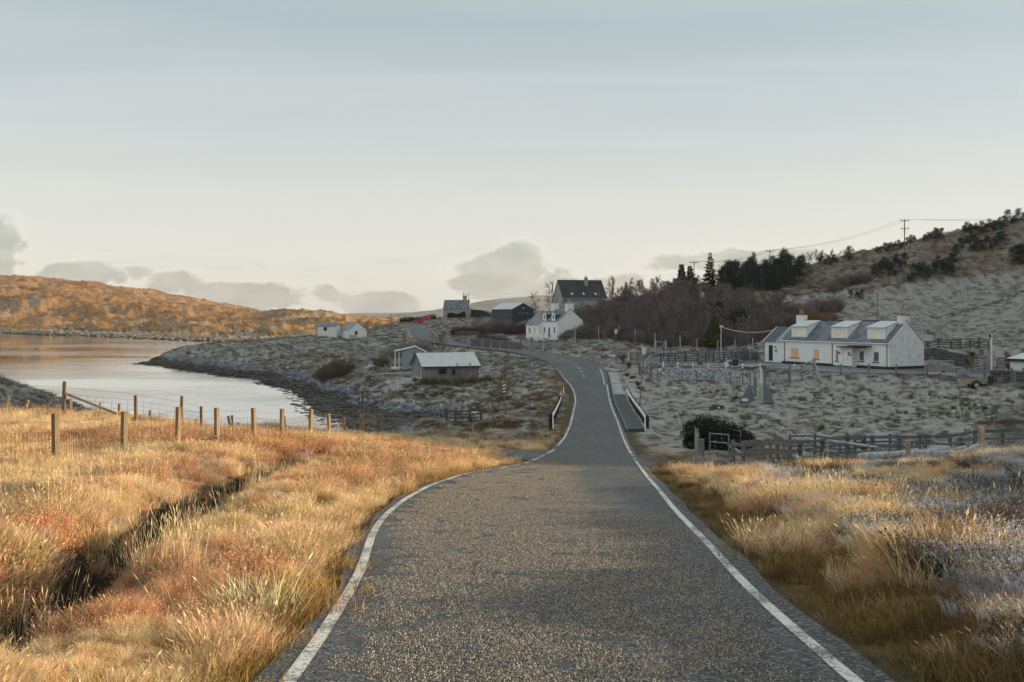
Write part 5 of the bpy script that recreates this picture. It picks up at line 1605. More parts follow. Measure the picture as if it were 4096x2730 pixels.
sheet('lane', [(11.3, 127.5), (13.5, 125.5), (18, 122), (24, 117.5), (29, 114.5), (33, 117), (27, 122), (20, 127), (15, 131.5), (12.0, 134.5)], SIDE, 'short frosty lane from the junction to the long cottage', .06)
sheet('yard', [(29, 114.4), (34.5, 104.6), (42, 101.8), (44.6, 94), (46, 87), (56, 88), (55, 98), (46.2, 101.5), (41.3, 108.6), (32.6, 123.8), (30.5, 123.5), (27, 121.9), (33, 117)], YARDM, 'wet tarmac yard along the front of the long cottage', .035)
sheet('lay_by', [(1.0, 37.2), (2.0, 46.0), (.6, 45.6), (-.6, 44.5), (-1.3, 42.5), (-.9, 40.2), (0.1, 38.2)], TARMAC, 'dark tarmac lay-by mouth on the left', .05)
sheet('track', [(4.6, 34.6), (5.5, 43), (7.2, 45.2), (9.2, 45.8), (9.8, 42.8), (7.8, 40.3), (6.6, 37.5), (5.5, 34.8)], mat('muddy_track', (.07, .062, .052), .95, .4, 1.5, .5, 20, col2=(.15, .13, .10)), 'muddy track turning off to the sheep pens', .03)
sheet('verge', [(12.2, 112), (14.5, 107), (12.2, 96), (11.6, 90), (10.9, 90), (11.6, 98), (12.0, 105), (12.3, 110)], FROSTPAVE, 'smooth frosted verge between pavement and field', .05)
for k in range(5):
    g = MB(); x = 12.4 + k * .95; y = 133.6 - k * .55
    o = g.box((0, 0, 0), (.9, .22, .2)).build('kerb_stone', WHITE if k % 2 else KERB, None, (x, y, gz(x, y) + .10)); o.rotation_euler.z = math.radians(-30)
    o.parent = kt
sheet('driveway', [(3.2, 190.5), (8.2, 188), (9.0, 180), (9.2, 170), (8.8, 160), (6.6, 157), (4.4, 160.5), (4.6, 170), (3.4, 181)], mat('driveway_gravel', (.10, .10, .10), .95, .3, 1.2, .4, 20, col2=(.17, .17, .165)), 'dark gravel drive from the bend up to the white cottage', .05)
# ================================================================ fences, gates, rails
POSTW = mat('larch_post', (.26, .19, .12), .9, .35, 5, .5, 40, stretch=(2, 2, .4), col2=(.15, .105, .065), randv=.15)
POSTG = mat('grey_post', (.20, .19, .17), .9, .35, 5, .5, 40, stretch=(2, 2, .4), col2=(.12, .115, .105), randv=.15)
RAILB = mat('blue_grey_rail', (.13, .15, .165), .9, .3, 4, .3, 40, stretch=(1, 1, 1), col2=(.075, .085, .095), randv=.2)
RAILD = mat('dark_rail', (.055, .055, .055), .9, .3, 4, .3, 40, col2=(.09, .09, .088), randv=.2)
FROSTR = mat('frosted_rail', (.42, .43, .435), .9, .25, 5, .3, col2=(.25, .255, .26), randv=.15)
WIRE = mat('fence_wire', (.30, .19, .11), .5, .3, 20, metal=.4)
WIREG = mat('grey_wire', (.16, .165, .17), .5, .3, 20, metal=.4)
STEEL = mat('galvanised_tube', (.22, .24, .26), .45, .2, 8, metal=.5)
WPAINT = mat('white_rail_paint', (.74, .74, .72), .6, .2, 3, col2=(.52, .52, .50), lo=.5, hi=.75)

def gpts(xy):
    xy = np.array(xy, float); z = height(xy[:, 0], xy[:, 1])
    return [Vector((a, b, c)) for (a, b), c in zip(xy, z)]

def post_mesh(w, h, kind='square', name='post', m=None, top_slant=.0):
    g = MB()
    if kind == 'round':
        g.tube([(0, 0, -.35), (0, 0, h - .015), (0, 0, h)], [w / 2, w / 2 * .96, w / 2 * .88], 10)
    else:
        g.box((0, 0, (h - .35) / 2), (w, w, h + .35))
    return g.mesh(name, m)

def wire_tube(g, pts, r=.003, n=3):
    g.tube(pts, r, n, False)

def wire_fence(name, label, posts, h=1.05, w=.09, m=POSTW, kind='square', wires=(.12, .3, .48, .66, .84, 1.0), wm=WIRE, mesh_step=0, wr=.0028, lean=0.03, cat='fence', group=None, rotz=0.0, hs=None, seed=1, sag=.02):
    """posts (list of ground points) as parts plus one part of strained wire"""
    R = random.Random(seed)
    t = thing(name, label, cat, posts[0], 0, group)
    o0 = Vector(posts[0])
    me = post_mesh(w, h, kind, 'post', m)
    tops = []
    for i, p in enumerate(posts):
        hh = (hs[i] if hs else h)
        lx, ly = R.gauss(0, lean), R.gauss(0, lean)
        inst('post', me, t, Vector(p) - o0, (lx, ly, rotz + R.gauss(0, .08)), (R.uniform(.92, 1.08), R.uniform(.92, 1.08), hh / h))
        tops.append((Vector(p) - o0, Vector((math.sin(ly) * 1, -math.sin(lx) * 1, 1))))
    if wires:
        g = MB()
        for wz in wires:
            for i in range(len(posts) - 1):
                (a, ua), (b, ub) = tops[i], tops[i + 1]
                pa = a + ua * wz; pb = b + ub * wz
                pts = [pa.lerp(pb, k / 4) - Vector((0, 0, sag * 4 * (k / 4) * (1 - k / 4) + R.uniform(0, .012) * (0 < k < 4))) for k in range(5)]
                wire_tube(g, pts, wr)
        if mesh_step:
            for i in range(len(posts) - 1):
                (a, ua), (b, ub) = tops[i], tops[i + 1]
                n = max(2, int((b - a).length / mesh_step))
                for k in range(1, n):
                    q = a.lerp(b, k / n); top = wires[-2] if len(wires) > 1 else wires[-1]
                    s_ = sag * 4 * (k / n) * (1 - k / n)
                    g.tube([q + Vector((0, 0, wires[0] - s_)), q + Vector((R.gauss(0, .006), R.gauss(0, .006), (wires[0] + top) / 2 - s_)), q + Vector((0, 0, top - s_))], wr * .8, 3, False)
        g.build('wire', wm, t, kind='stuff')
    return t

def rail_fence(name, label, posts, h=1.15, rails=(.25, .55, .85, 1.1), w=.11, rw=.10, rt=.035, m=RAILB, pm=None, group=None, cat='fence', brace=False, side=-1):
    t = thing(name, label, cat, posts[0], 0, group); o0 = Vector(posts[0])
    me = post_mesh(w, h, 'square', 'post', pm or m)
    for i, p in enumerate(posts):
        d = Vector(posts[min(i + 1, len(posts) - 1)]) - Vector(posts[max(i - 1, 0)])
        inst('post', me, t, Vector(p) - o0, (0, 0, math.atan2(d.y, d.x)))
    for i in range(len(posts) - 1):
        a, b = Vector(posts[i]) - o0, Vector(posts[i + 1]) - o0
        d = (b - a); n = Vector((-d.y, d.x, 0)).normalized() * (side * (w / 2 + rt / 2 + .003))
        e = d.normalized() * .04
        if n.dot(Vector((0, -1, 0))) < 0 and abs(n.y) > 1e-6: n = -n
        for z in rails:
            g = MB(); c = (a + b) / 2
            g.bar(a + n - e - c + Vector((0, 0, z)), b + n + e - c + Vector((0, 0, z)), rt, rw); g.build('rail', m, t, c)
        if brace and i == len(posts) - 2:
            g = MB(); g.bar(a + n * 1.9 + Vector((0, 0, .2)), b + n * 1.9 + Vector((0, 0, h - .1)), rt, .08); g.build('brace', m, t)
    return t

def bar_gate(name, label, a, b, h=1.15, n=5, m=STEEL, r=.022, brace=True, posts=True, pm=POSTG):
    t = thing(name, label, 'gate', a, 0); d = Vector(b) - Vector(a); L_ = d.length; u = d.normalized()
    if posts:
        me = post_mesh(.14, h + .15, 'square', 'gate_post', pm)
        inst('gate_post', me, t, (0, 0, 0)); inst('gate_post', me, t, d)
    p0, p1 = u * .14, d - u * .14
    for z in np.linspace(.18, h, n):
        g = MB(); g.tube([p0 + Vector((0, 0, z)), p1 + Vector((0, 0, z))], r, 6); g.build('bar', m, t)
    for q in (p0, p1):
        g = MB(); g.tube([q + Vector((0, 0, .16)), q + Vector((0, 0, h + .02))], r * 1.2, 6); g.build('stile', m, t)
    if brace:
        mid = (p0 + p1) / 2
        for q in (p0, p1):
            g = MB(); g.tube([q + Vector((0, 0, .2)), mid + Vector((0, 0, h - .02))], r * .8, 6); g.build('brace', m, t)
    return t

# ---- left foreground: main stock fence running away towards the burn
_fp = [(224, 21.0, .0), (496, 26.0, 0), (711, 27.8, 0), (868, 28.6, 0), (1018, 30.2, 0), (1127, 32.8, 0), (1241, 37, 0), (1318, 42, 0), (1378, 46, 0)]
_tops = [1655, 1647, 1628, 1632, 1633, 1636, 1638, 1655, 1669]
_pp, _hh = [], []
first = at(-260, 16.5)
for (u, Y, _), vt in zip(_fp, _tops):
    p = at(u, Y); _pp.append(p); _hh.append(max(.75, (VH - vt) / F * Y - p.z))
wire_fence('stock_fence', 'sunlit stock fence of square larch posts across the near grass', [first] + _pp, 1.15, .112, POSTW, 'square', (.10, .27, .44, .60, .78, .98), WIRE, .16, .0052, .03, hs=[1.2] + _hh, rotz=math.radians(-24), seed=2)
# ---- second, older fence along the crest above the water
_p2 = [(30, 42, 1580), (94, 41, 1598), (253, 40, 1527), (284, 44, 1597), (400, 46, 1611), (476, 47, 1616), (544, 40, 1582), (726, 41.5, 1585)]
q = [at(u, Y) for u, Y, v in ((-240, 40, 0), (253, 40, 0), (544, 40, 0), (726, 41.5, 0), (806, 45, 0))]
hs_ = [1.3, (VH - 1527) / F * 40 - q[1].z, (VH - 1582) / F * 40 - q[2].z, (VH - 1585) / F * 41.5 - q[3].z, (VH - 1626) / F * 45 - q[4].z]
t = wire_fence('stock_fence', 'older wire fence on tall thin posts along the crest above the water', q, 1.4, .11, POSTW, 'square', (.15, .35, .55, .75, .95, 1.2), WIREG, .30, .006, .02, hs=hs_, seed=5)
a = q[1] - q[0]
g = MB(); g.bar(a + Vector((0.05, 0, .95)), a + Vector((2.45, .6, -.15)), .10, .10); g.build('strut', POSTW, t)
for i, (u, Y, v, lx) in enumerate(((94, 41, 1598, .30), (30, 44, 1580, .04), (284, 43, 1597, .0), (400, 46, 1611, .02), (476, 47, 1616, .03), (600, 50, 1642, .0), (785, 52, 1676, .02), (930, 50, 1662, .16), (922, 50.5, 1664, .32), (952, 54, 1698, 0), (1140, 58, 1665, .03))):
    p = at(u, Y); h = max(.5, (VH - v) / F * Y - p.z)
    me = post_mesh(.10, h, 'square', 'fence_post', POSTW if i < 8 else POSTG)
    o = inst('fence_post', me, None, p, (0, lx, .3 * i))
    tag(o, ('leaning sunlit fence post at the left edge of the grass', 'short grey post against the shaded knoll', 'stub of a post beside the braced strainer', 'thin dark post at the waterside, left one', 'dark waterside post tangled with old wire', 'small dark post standing before the water', 'short stake low by the water', 'stout leaning post half way along the crest', 'thin stake leaning on a stout post', 'low stake right of the leaning post', 'grey post behind the main fence near the burn')[i], 'fence post', 'odd posts by the water')

# ---- gate in the corner by the burn
def corner_gate():
    a, b = at(1447, 50), at(1517, 53)
    t = thing('gate', 'small timber gate between two stout round posts by the burn', 'gate', a)
    me = post_mesh(.26, 1.45, 'round', 'gate_post', POSTW); inst('gate_post', me, t, (0, 0, 0), (0, 0, 0), (1, 1, ((VH - 1657) / F * 50 - a.z) / 1.45)); inst('gate_post', post_mesh(.25, 1.5, 'round', 'gate_post', POSTG), t, b - a, (0, 0, 0), (1, 1, ((VH - 1657) / F * 53 - b.z) / 1.5))
    for z in (.35, .72, 1.05):
        g = MB(); g.bar(Vector((.1, 0, z)), (b - a) + Vector((-.1, 0, z + .05)), .05, .11); g.build('rail', POSTW, t)
corner_gate()
q = [at(1420, 58), at(1478, 58), at(1500, 60)]
rail_fence('rail_fence', 'grey two-rail fence behind the corner gate', q, .95, (.45, .8), .11, .10, .05, POSTG)

# ---- bridge guard rails, posts on the outside
def guard_rail(label, edge, Y0, Y1, off, h, spc, m_post):
    n = int((Y1 - Y0) / spc) + 1
    ys = np.linspace(Y0, Y1, n); idx = [iy(y) for y in ys]
    k = np.arange(len(edge))
    P0 = []
    for i in idx:
        x = np.interp(i, k, edge[:, 0]) + np.interp(i, k, _nrm[:, 0]) * off; y = np.interp(i, k, edge[:, 1]) + np.interp(i, k, _nrm[:, 1]) * off
        P0.append(Vector((x, y, np.interp(i, k, ROADZ))))
    t = thing('guard_rail', label, 'guard rail', P0[0])
    o0 = P0[0]; s = 1 if off > 0 else -1
    bm_ = MB(); bm_.box((0, 0, .0), (.14, .14, 1.2)); me = bm_.mesh('post', m_post)
    for i, p in enumerate(P0[:-1]):
        inst('post', me, t, p - o0 + Vector((s * .18, .1, h - .60)), (0, 0, .05))
    for i in range(n - 1):
        a, b = P0[i] - o0 + Vector((0, 0, h)), P0[i + 1] - o0 + Vector((0, 0, h))
        d = (b - a).normalized(); u = d.cross(Vector((0, 0, 1))).normalized()
        if u.x * s > 0: u = -u
        prof = [(0, -.13), (.03, -.11), (.03, -.05), (.0, -.02), (.0, .02), (.03, .05), (.03, .11), (0, .13), (-.012, .13), (-.012, -.13)]
        g = MB(); g.prism([a + u * x + Vector((0, 0, z)) for x, z in prof], b - a + d * .02); g.build('rail', WPAINT, t)
    for e, sg_ in ((0, -1), (-1, 1)):
        p = P0[e] - o0 + Vector((0, 0, h)); q_ = P0[1 if e == 0 else -2] - o0
        d = ((P0[e] - o0) - q_).normalized()
        g = MB(); g.bar(p, p + d * 1.7 + Vector((-s * .1, 0, -h - .15)), .05, .26); g.build('ramp_end', WPAINT, t)
guard_rail('white bridge guard rail on dark sleepers left of the road', ROADL, 63.5, 90, -1.05, .82, 1.9, mat('tarred_post', (.02, .02, .022), .8, .2))
guard_rail('white bridge guard rail on dark sleepers right of the pavement', ROADR, 63.5, 90, 1.62, .72, 1.9, mat('tarred_post', (.02, .02, .022)))

# ---- hurdle, stakes and marker below the road bank
def Pg(u, Y): return at(u, Y)
rail_fence('hurdle', 'dark weathered four-rail hurdle in the dip left of the road', [Pg(1786, 84), Pg(1822, 83), Pg(1880, 82), Pg(1925, 81)], 1.15, (.22, .52, .80, 1.08), .13, .11, .04, RAILD)
wire_fence('stake_fence', 'line of thin grey stakes along the burn below the timber hut', [at(u, Y) for u, Y in ((1733, 88), (1740, 90), (1755, 84))], 1.25, .09, POSTG, 'round', (.3, .6, .9), WIREG, 0, .003, .05, seed=8)
wire_fence('stake_fence', 'row of thin stakes in front of the timber hut', [at(u, Y) for u, Y in ((1679, 112), (1699, 111), (1711, 110), (1735, 108), (1755, 108), (1785, 110), (1808, 112))], 1.0, .09, POSTG, 'round', (.3, .6, .9), WIREG, 0, .003, .08, seed=9)
wire_fence('stake_fence', 'bent line of stakes climbing the hollow towards the road bank', [at(u, Y) for u, Y in ((1805, 100), (1875, 98), (1895, 97), (1918, 96), (1940, 95), (1953, 88), (1972, 92), (1989, 97), (2004, 104), (2014, 112), (2050, 120))], 1.05, .09, POSTG, 'round', (.3, .6, .9), WIREG, 0, .003, .08, seed=10)

# ---- sheep pens on the right
def strainer(u, Y, vt, w, label, m=POSTG, kind='round'):
    p = at(u, Y); h = (VH - vt) / F * Y - p.z
    o = inst('fence_post', post_mesh(w, h, kind, 'fence_post', m), None, p, (0, 0, .2)); tag(o, label, 'fence post', 'stout posts about the sheep pens'); return p, h
strainer(2807, 45, 1757, .24, 'thick round strainer post at the corner of the plank fence')
ps = [at(u, Y) for u, Y in ((2796, 46.2), (2789, 47.6), (2781, 49), (2775, 50.2), (2769, 51.5), (2762, 52.8), (2756, 54), (2750, 55.2), (2744, 56.5), (2739, 57.8), (2733, 59))]
t = thing('plank_fence', 'uneven upright plank fence running back from the track', 'fence', ps[0])
R_ = random.Random(5)
for i, p in enumerate(ps):
    nxt = ps[i + 1] if i + 1 < len(ps) else p + (p - ps[i - 1])
    for k in range(4):
        c = p.lerp(nxt, k / 4); d = nxt - p
        g = MB(); hgt = R_.uniform(.85, 1.2); g.box((0, 0, hgt / 2 - .1), (.27, .03, hgt + .2)); g.build('plank', FROSTR if R_.random() < .4 else POSTG, t, c - ps[0]).rotation_euler = (0, R_.gauss(0, .03), math.atan2(d.y, d.x))
strainer(2729, 60, 1722, .30, 'round post at the far end of the plank fence')
bar_gate('pen_gate', 'tall grey tubular gate standing open by the sheep pens', at(2832, 44), at(2923, 42.5), 1.28, 4, STEEL, .028, False, False)
bar_gate('pen_gate', 'lower tubular gate behind the tall post and gorse bush', at(2882, 50), at(2972, 49), 1.1, 5, STEEL, .022, False, False)
p, h = strainer(2874, 50, 1729, .17, 'tall square post with a diagonal strut before the gorse bush', POSTG, 'square')
g = MB(); e = at(2972, 47.5); g.bar(p + Vector((0, 0, h * .6)), e + Vector((0, 0, .2)), .09, .09); tag(g.build('strut', FROSTR), 'frosted diagonal strut leaning from the tall square post', 'strut')
def pen(label, pts, h=1.1, rails=(.18, .55, .95), m=POSTG, rw=.15, w=.13):
    return rail_fence('sheep_pen', label, [at(u, Y) for u, Y in pts], h, rails, w, rw, .045, m, None, 'timber rails of the sheep pens', 'pen fence')
pen('near run of three-rail sheep pen right of the tall gate', ((2932, 42), (2975, 41.6), (3050, 41), (3110, 40.5), (3160, 40)))
pen('second run of pen rails close behind the near one', ((2972, 45.5), (3022, 45.2), (3082, 45), (3135, 44.8), (3200, 44.5)), 1.0)
pen('pen rails running on behind the sunlit grass', ((3200, 44.4), (3290, 43.2), (3390, 42), (3490, 41), (3600, 40)), 1.0, (.25, .6, .92), RAILB, .10)
pen('far long run of pen rails below the field', ((3160, 50), (3260, 49.6), (3360, 49), (3460, 48.5), (3560, 48), (3680, 47)), 1.05, (.2, .45, .7, .95), RAILB, .09, .11)
pen('short cross run of pen rails in the middle', ((3390, 42), (3420, 45), (3450, 48.6)), 1.05, (.3, .6, .9), RAILB, .09, .11)
pen('pen rails at the right edge beside the tall wooden post', ((3700, 42), (3800, 41), (3900, 40), (4010, 39), (4130, 38)), 1.0, (.3, .6, .9), RAILB, .10, .11)
g = MB(); a, b = at(3312, 37.0), at(3512, 35.5); g.tube([a + Vector((0, 0, .98)), b + Vector((0, 0, .62))], [.045, .05], 8); g.bar(a + Vector((0, 0, -.2)), a + Vector((0, 0, 1.02)), .06, .06); tag(g.build('pole_rail', FROSTR), 'long bare pole sloping across the pens', 'pole')
q = [at(u, Y) for u, Y in ((3632, 32.5), (3927, 31.0), (4230, 30))]
hs_ = [(VH - 1764) / F * 32.5 - q[0].z, (VH - 1708) / F * 31 - q[1].z, 1.35]
wire_fence('stock_fence', 'sunlit wire netting fence on two thick posts above the pens', q, 1.3, .135, mat('pale_post', (.36, .28, .20), .9, .3, 5, .4, 40, stretch=(2, 2, .4), col2=(.24, .18, .12)), 'square', (.12, .3, .48, .66, .84, 1.0), FROSTR, .17, .004, .02, hs=hs_, seed=12)  # paler brown than the larch posts
for i in range(7):
    u = 3490 + i * 62; Y = 37.5 - i * .5
    p = at(u, Y); g = MB(); R_ = random.Random(40 + i)
    g.tube([(-.55, 0, .30), (.0, .05, .34), (.6, .12, .38 + .03 * i)], [.13, .15, .12], 8)
    o = g.build('fence_roll', FROSTR, None, p); o.rotation_euler.z = R_.uniform(-.3, .3)
    tag(o, ('leftmost', 'second', 'third', 'middle', 'fifth', 'sixth', 'rightmost')[i] + ' frosted netting bundle from the left along the pens', 'roll', 'frosted rolls behind the sunlit bank')

# ---- field fences
wire_fence('field_fence', 'wire fence on grey posts along the foot of the rubble bank', [at(u, Y) for u, Y in ((2630, 107), (2677, 107), (2730, 107), (2787, 106.5), (2854, 106), (2921, 105), (2971, 104), (3001, 103.5), (3020, 103))], 1.15, .11, POSTG, 'square', (.3, .6, .9, 1.08), WIREG, 0, .004, .02, seed=14)
g = MB(); p = at(2854, 106); g.box((0, 0, .10), (.55, .35, .16)); g.prism([(-.33, -.22, .18), (.33, -.22, .18), (0, -.22, .33)], (0, .44, 0)); tag(g.build('bird_box', FROSTR, None, p + Vector((0, 0, 1.16))), 'small frosted bird box on a post of the field fence', 'bird box')
bar_gate('field_gate', 'five-bar metal gate with braces at the top of the field', at(3058, 102.5), at(3158, 101), 1.35, 6, STEEL, .03)
wp = at(3058, 102.5); tag(inst('gate_post', post_mesh(.16, 1.55, 'square', 'gate_post', WPAINT), None, wp + Vector((-.35, 0, 0))), 'short white gate post left of the metal field gate', 'gate post')
q = [at(3160, 101), at(3207, 101.5), at(3257, 103.5)]
t = rail_fence('rail_fence', 'frosted five-rail fence climbing from the field gate to the yard', q, 1.75, (.35, .68, 1.0, 1.32, 1.62), .16, .11, .05, FROSTR, POSTG)
g = MB(); e = at(3283, 101.2) - q[0]; g.bar(q[2] - q[0] + Vector((0, 0, 1.35)), e, .12, .12); g.build('strut', FROSTR, t)
wire_fence('yard_fence', 'wire fence on square posts along the edge of the yard', [at(u, Y) for u, Y in ((3362, 101.4), (3474, 101), (3584, 100), (3707, 98.6), (3829, 95), (3939, 90), (4060, 86), (4180, 83))], 1.15, .13, POSTG, 'square', (.25, .5, .75, 1.0), WIREG, 0, .004, .02, seed=15)
# ---- timber fences about the junction
rail_fence('rail_fence', 'blue-grey four-rail fence beside the pampas grass', [at(2523, 128), at(2550, 127), at(2575, 126), at(2597, 125)], 1.25, (.3, .6, .9, 1.15), .13, .13, .05, RAILB)
rail_fence('rail_fence', 'frosted rail fence slanting down from the lane to the field', [at(2601, 122), at(2589, 117), at(2573, 112), at(2557, 107)], 1.25, (.3, .6, .9, 1.15), .13, .12, .05, FROSTR, RAILD)
bar_gate('lane_gate', 'low dark gate between the slanting fence and the rubble bank', at(2562, 106.5), at(2606, 106), 1.0, 5, RAILD, .025, True)
rail_fence('rail_fence', 'dark four-rail fence along the front of the cottage garden', [at(u, Y) for u, Y in ((2642, 124), (2673, 124), (2701, 124.5), (2741, 125), (2790, 126), (2823, 126.5), (2854, 127), (2897, 128), (2944, 129), (2976, 129.5))], 1.3, (.3, .6, .9, 1.18), .15, .14, .05, RAILB, RAILD)
rail_fence('rail_fence', 'upper blue-grey garden fence rising behind the dark one', [at(u, Y) for u, Y in ((2745, 131), (2790, 132), (2835, 133), (2880, 134), (2930, 136), (2975, 138))], 1.35, (.35, .65, .95, 1.25), .13, .12, .05, RAILB)
rail_fence('timber_gate', 'braced timber gate beside the bird table', [at(2978, 129), at(3004, 128.5), at(3025, 128)], 1.4, (.3, .6, .9, 1.2), .13, .12, .05, RAILB, None, None, 'gate', True)
rail_fence('rail_fence', 'short pale fence in front of the bare wood', [at(2654, 138), at(2683, 139), at(2711, 140)], 1.25, (.4, .7, 1.0, 1.2), .11, .10, .04, RAILB)
# deer fence along the wood
wire_fence('deer_fence', 'tall wire deer fence on pale posts along the bare wood', [at(u, Y) for u, Y in ((2300, 163), (2395, 160), (2476, 157), (2543, 154), (2620, 150), (2722, 147), (2787, 143), (2870, 142), (2939, 141), (3010, 142), (3080, 144))], 2.3, .15, FROSTR, 'round', (.4, .8, 1.2, 1.6, 2.0), WIREG, 0, .005, .02, seed=17)
def deer_gate():
    a, b = at(2622, 142), at(2663, 141)
    t = thing('deer_gate', 'tall pale timber gate frame with a diagonal brace before the bare wood', 'gate', a); d = b - a
    me = post_mesh(.2, 2.05, 'square', 'gate_post', FROSTR); inst('gate_post', me, t); inst('gate_post', me, t, d)
    for z in (1.85, .2):
        g = MB(); g.bar(Vector((.1, 0, z)), d + Vector((-.1, 0, z)), .06, .10); g.build('rail', FROSTR, t)
    for p_, q_ in (((.15, 0, .2), d + Vector((-.15, 0, 1.75))), ((-.05, .05, 1.2), Vector((-1.4, .1, .05))), (d + Vector((.05, 0, 1.2)), d + Vector((1.3, .1, .05)))):
        g = MB(); g.bar(p_, q_, .07, .07); g.build('brace', FROSTR, t)
deer_gate()
# fences above the garden wall, right
rail_fence('rail_fence', 'dark four-rail fence above the stone garden wall', [at(u, Y) for u, Y in ((3690, 129), (3711, 129), (3754, 128), (3805, 127), (3841, 126), (3880, 124.5), (3916, 123), (3956, 121))], 1.3, (.3, .62, .94, 1.22), .13, .12, .05, RAILD)
rail_fence('rail_fence', 'frosted fence stepping down beside the cabbage palm', [at(3956, 121), at(3975, 118), at(3988, 115)], 1.2, (.3, .6, .9, 1.15), .12, .10, .05, FROSTR)
rail_fence('rail_fence', 'lower frosted rail fence running back to the palm', [at(3988, 114), at(3964, 112), at(3938, 110.5), at(3912, 109), at(3888, 107)], 1.2, (.3, .6, .9, 1.15), .12, .12, .05, FROSTR, RAILD)
rail_fence('rail_fence', 'dark rail fence behind the pampas clump at the right edge', [at(3990, 116), at(4030, 114), at(4075, 112), at(4130, 110)], 1.25, (.35, .7, 1.05), .12, .12, .05, RAILD)
bar_gate('field_gate', 'grey metal gate against the dark wall at the right edge', at(4046, 88.5), at(4125, 86.5), 1.25, 5, STEEL, .025, False)
# village fences, left of the bend
wire_fence('roadside_fence', 'thin post and wire fence on the verge inside the bend', [at(u, Y) for u, Y in ((1846, 186), (1876, 178), (1902, 173), (1931, 169), (1962, 165), (2000, 160), (2040, 153))], 1.2, .12, FROSTR, 'round', (.4, .7, 1.0), WIREG, 0, .004, .03, seed=19)
rail_fence('rail_fence', 'low dark fence below the red hedge', [at(1822, 214), at(1850, 212), at(1885, 210), at(1915, 208)], 1.1, (.35, .7, 1.0), .12, .11, .05, POSTG)
rail_fence('rail_fence', 'dark rail fence beside the white car at the bend cottage', [at(2082, 180), at(2104, 180), at(2126, 181)], 1.15, (.3, .6, .9, 1.1), .12, .11, .05, RAILD)
wire_fence('headland_fence', 'short post fence left of the headland outhouses', [at(u, Y) for u, Y in ((1208, 240), (1222, 240), (1240, 239), (1262, 238))], 1.2, .14, POSTG, 'round', (.5, .9), WIREG, 0, .006, .03, seed=20)

# ---- white posts and rope on the rubble bank
def chain_posts():
    pts = [at(u, Y) for u, Y in ((2637, 110.5), (2653, 113.2), (2711, 113.8), (2772, 113.6), (2834, 113.2), (2903, 112.6), (2970, 111.8), (3041, 110.6))]
    me = post_mesh(.17, .62, 'round', 'bollard', WHITE)
    for i, p in enumerate(pts):
        o = inst('bollard', me, None, p, (0, 0, 0), (1, 1, 1.35 if i == 1 else 1)); tag(o, ['low white bollard at the bottom of the rubble bank', 'tallest white bollard at the left end of the rope'][i] if i < 2 else ('', '', 'second', 'third', 'fourth', 'fifth', 'sixth', 'last')[i] + ' short white bollard from the left along the rope on the rubble bank', 'bollard', 'white bollards along the rubble bank')
    g = MB()
    for a, b in zip(pts[:-1], pts[1:]):
        g.tube([a.lerp(b, k / 8) + Vector((0, 0, .50 - .9 * (k / 8) * (1 - k / 8))) for k in range(9)], .028, 5, False)
    tag(g.build('rope', WPAINT), 'white rope hanging in loops between the white bollards', 'rope')
chain_posts()
# ================================================================ stone walls, banks, shore stones
STONE = mat('wall_stone', (.17, .17, .168), .95, .4, 3, .5, 14, col2=(.085, .085, .086), randv=.35)
STONEF = mat('frosted_stone', (.25, .265, .28), .95, .4, 3, .5, 14, col2=(.085, .09, .10), randv=.35)
WEED = mat('bladder_weed', (.030, .021, .012), .6, .5, 5, .6, 10, col2=(.014, .011, .008))
STM = []
for i in range(6):
    g = MB(); R = random.Random(300 + i); g.ball((0, 0, 0), .5, 7, 5, (1, .8, .62), .22, R); STM.append(g)
def stone_wall(label, pts, h, rows, sw, m=STONE, name='stone_wall', th=.4, cat='wall', cope=None, seed=1):
    """dry-stone wall: the core is hidden behind separate stones; stones are joined as one part, too small to pick apart"""
    R = random.Random(seed); t = thing(name, label, cat, pts[0]); o0 = Vector(pts[0])
    core = MB()
    for a, b in zip(pts[:-1], pts[1:]):
        a, b = Vector(a) - o0, Vector(b) - o0
        core.prism([a + Vector((0, 0, -.4)), b + Vector((0, 0, -.4)), b + Vector((0, 0, h - .06)), a + Vector((0, 0, h - .06))], Vector((-(b - a).y, (b - a).x, 0)).normalized() * th * .6)
    core.build('core', m, t)
    g = MB()
    for a, b in zip(pts[:-1], pts[1:]):
        a, b = Vector(a) - o0, Vector(b) - o0; d = b - a; n = Vector((-d.y, d.x, 0)).normalized()
        rot = Matrix.Rotation(math.atan2(d.y, d.x), 4, 'Z')
        for r in range(rows):
            x = R.uniform(-.2, 0)
            while x < d.length:
                w = sw * R.uniform(.55, 1.6); c = a + d * min(1, max(0, (x + w / 2) / d.length)) + Vector((0, 0, (r + .5) * h / rows)) + n * R.uniform(-.02, .08)
                s = R.choice(STM); M = Matrix.Translation(c) @ rot @ Matrix.Rotation(R.uniform(-.2, .2), 4, 'Y') @ Matrix.Diagonal((w * 1.05, th * .9, h / rows * 1.75, 1))
                g.add([M @ Vector(v) for v in s.v], s.f); x += w
    g.build('stones', m, t, kind='stuff')
    if cope:
        c = MB()
        for a, b in zip(pts[:-1], pts[1:]):
            a, b = Vector(a) - o0, Vector(b) - o0; c.bar(a + Vector((0, .05, h)), b + Vector((0, .05, h)), th, .12)
        c.build('cope', cope, t)
    return t
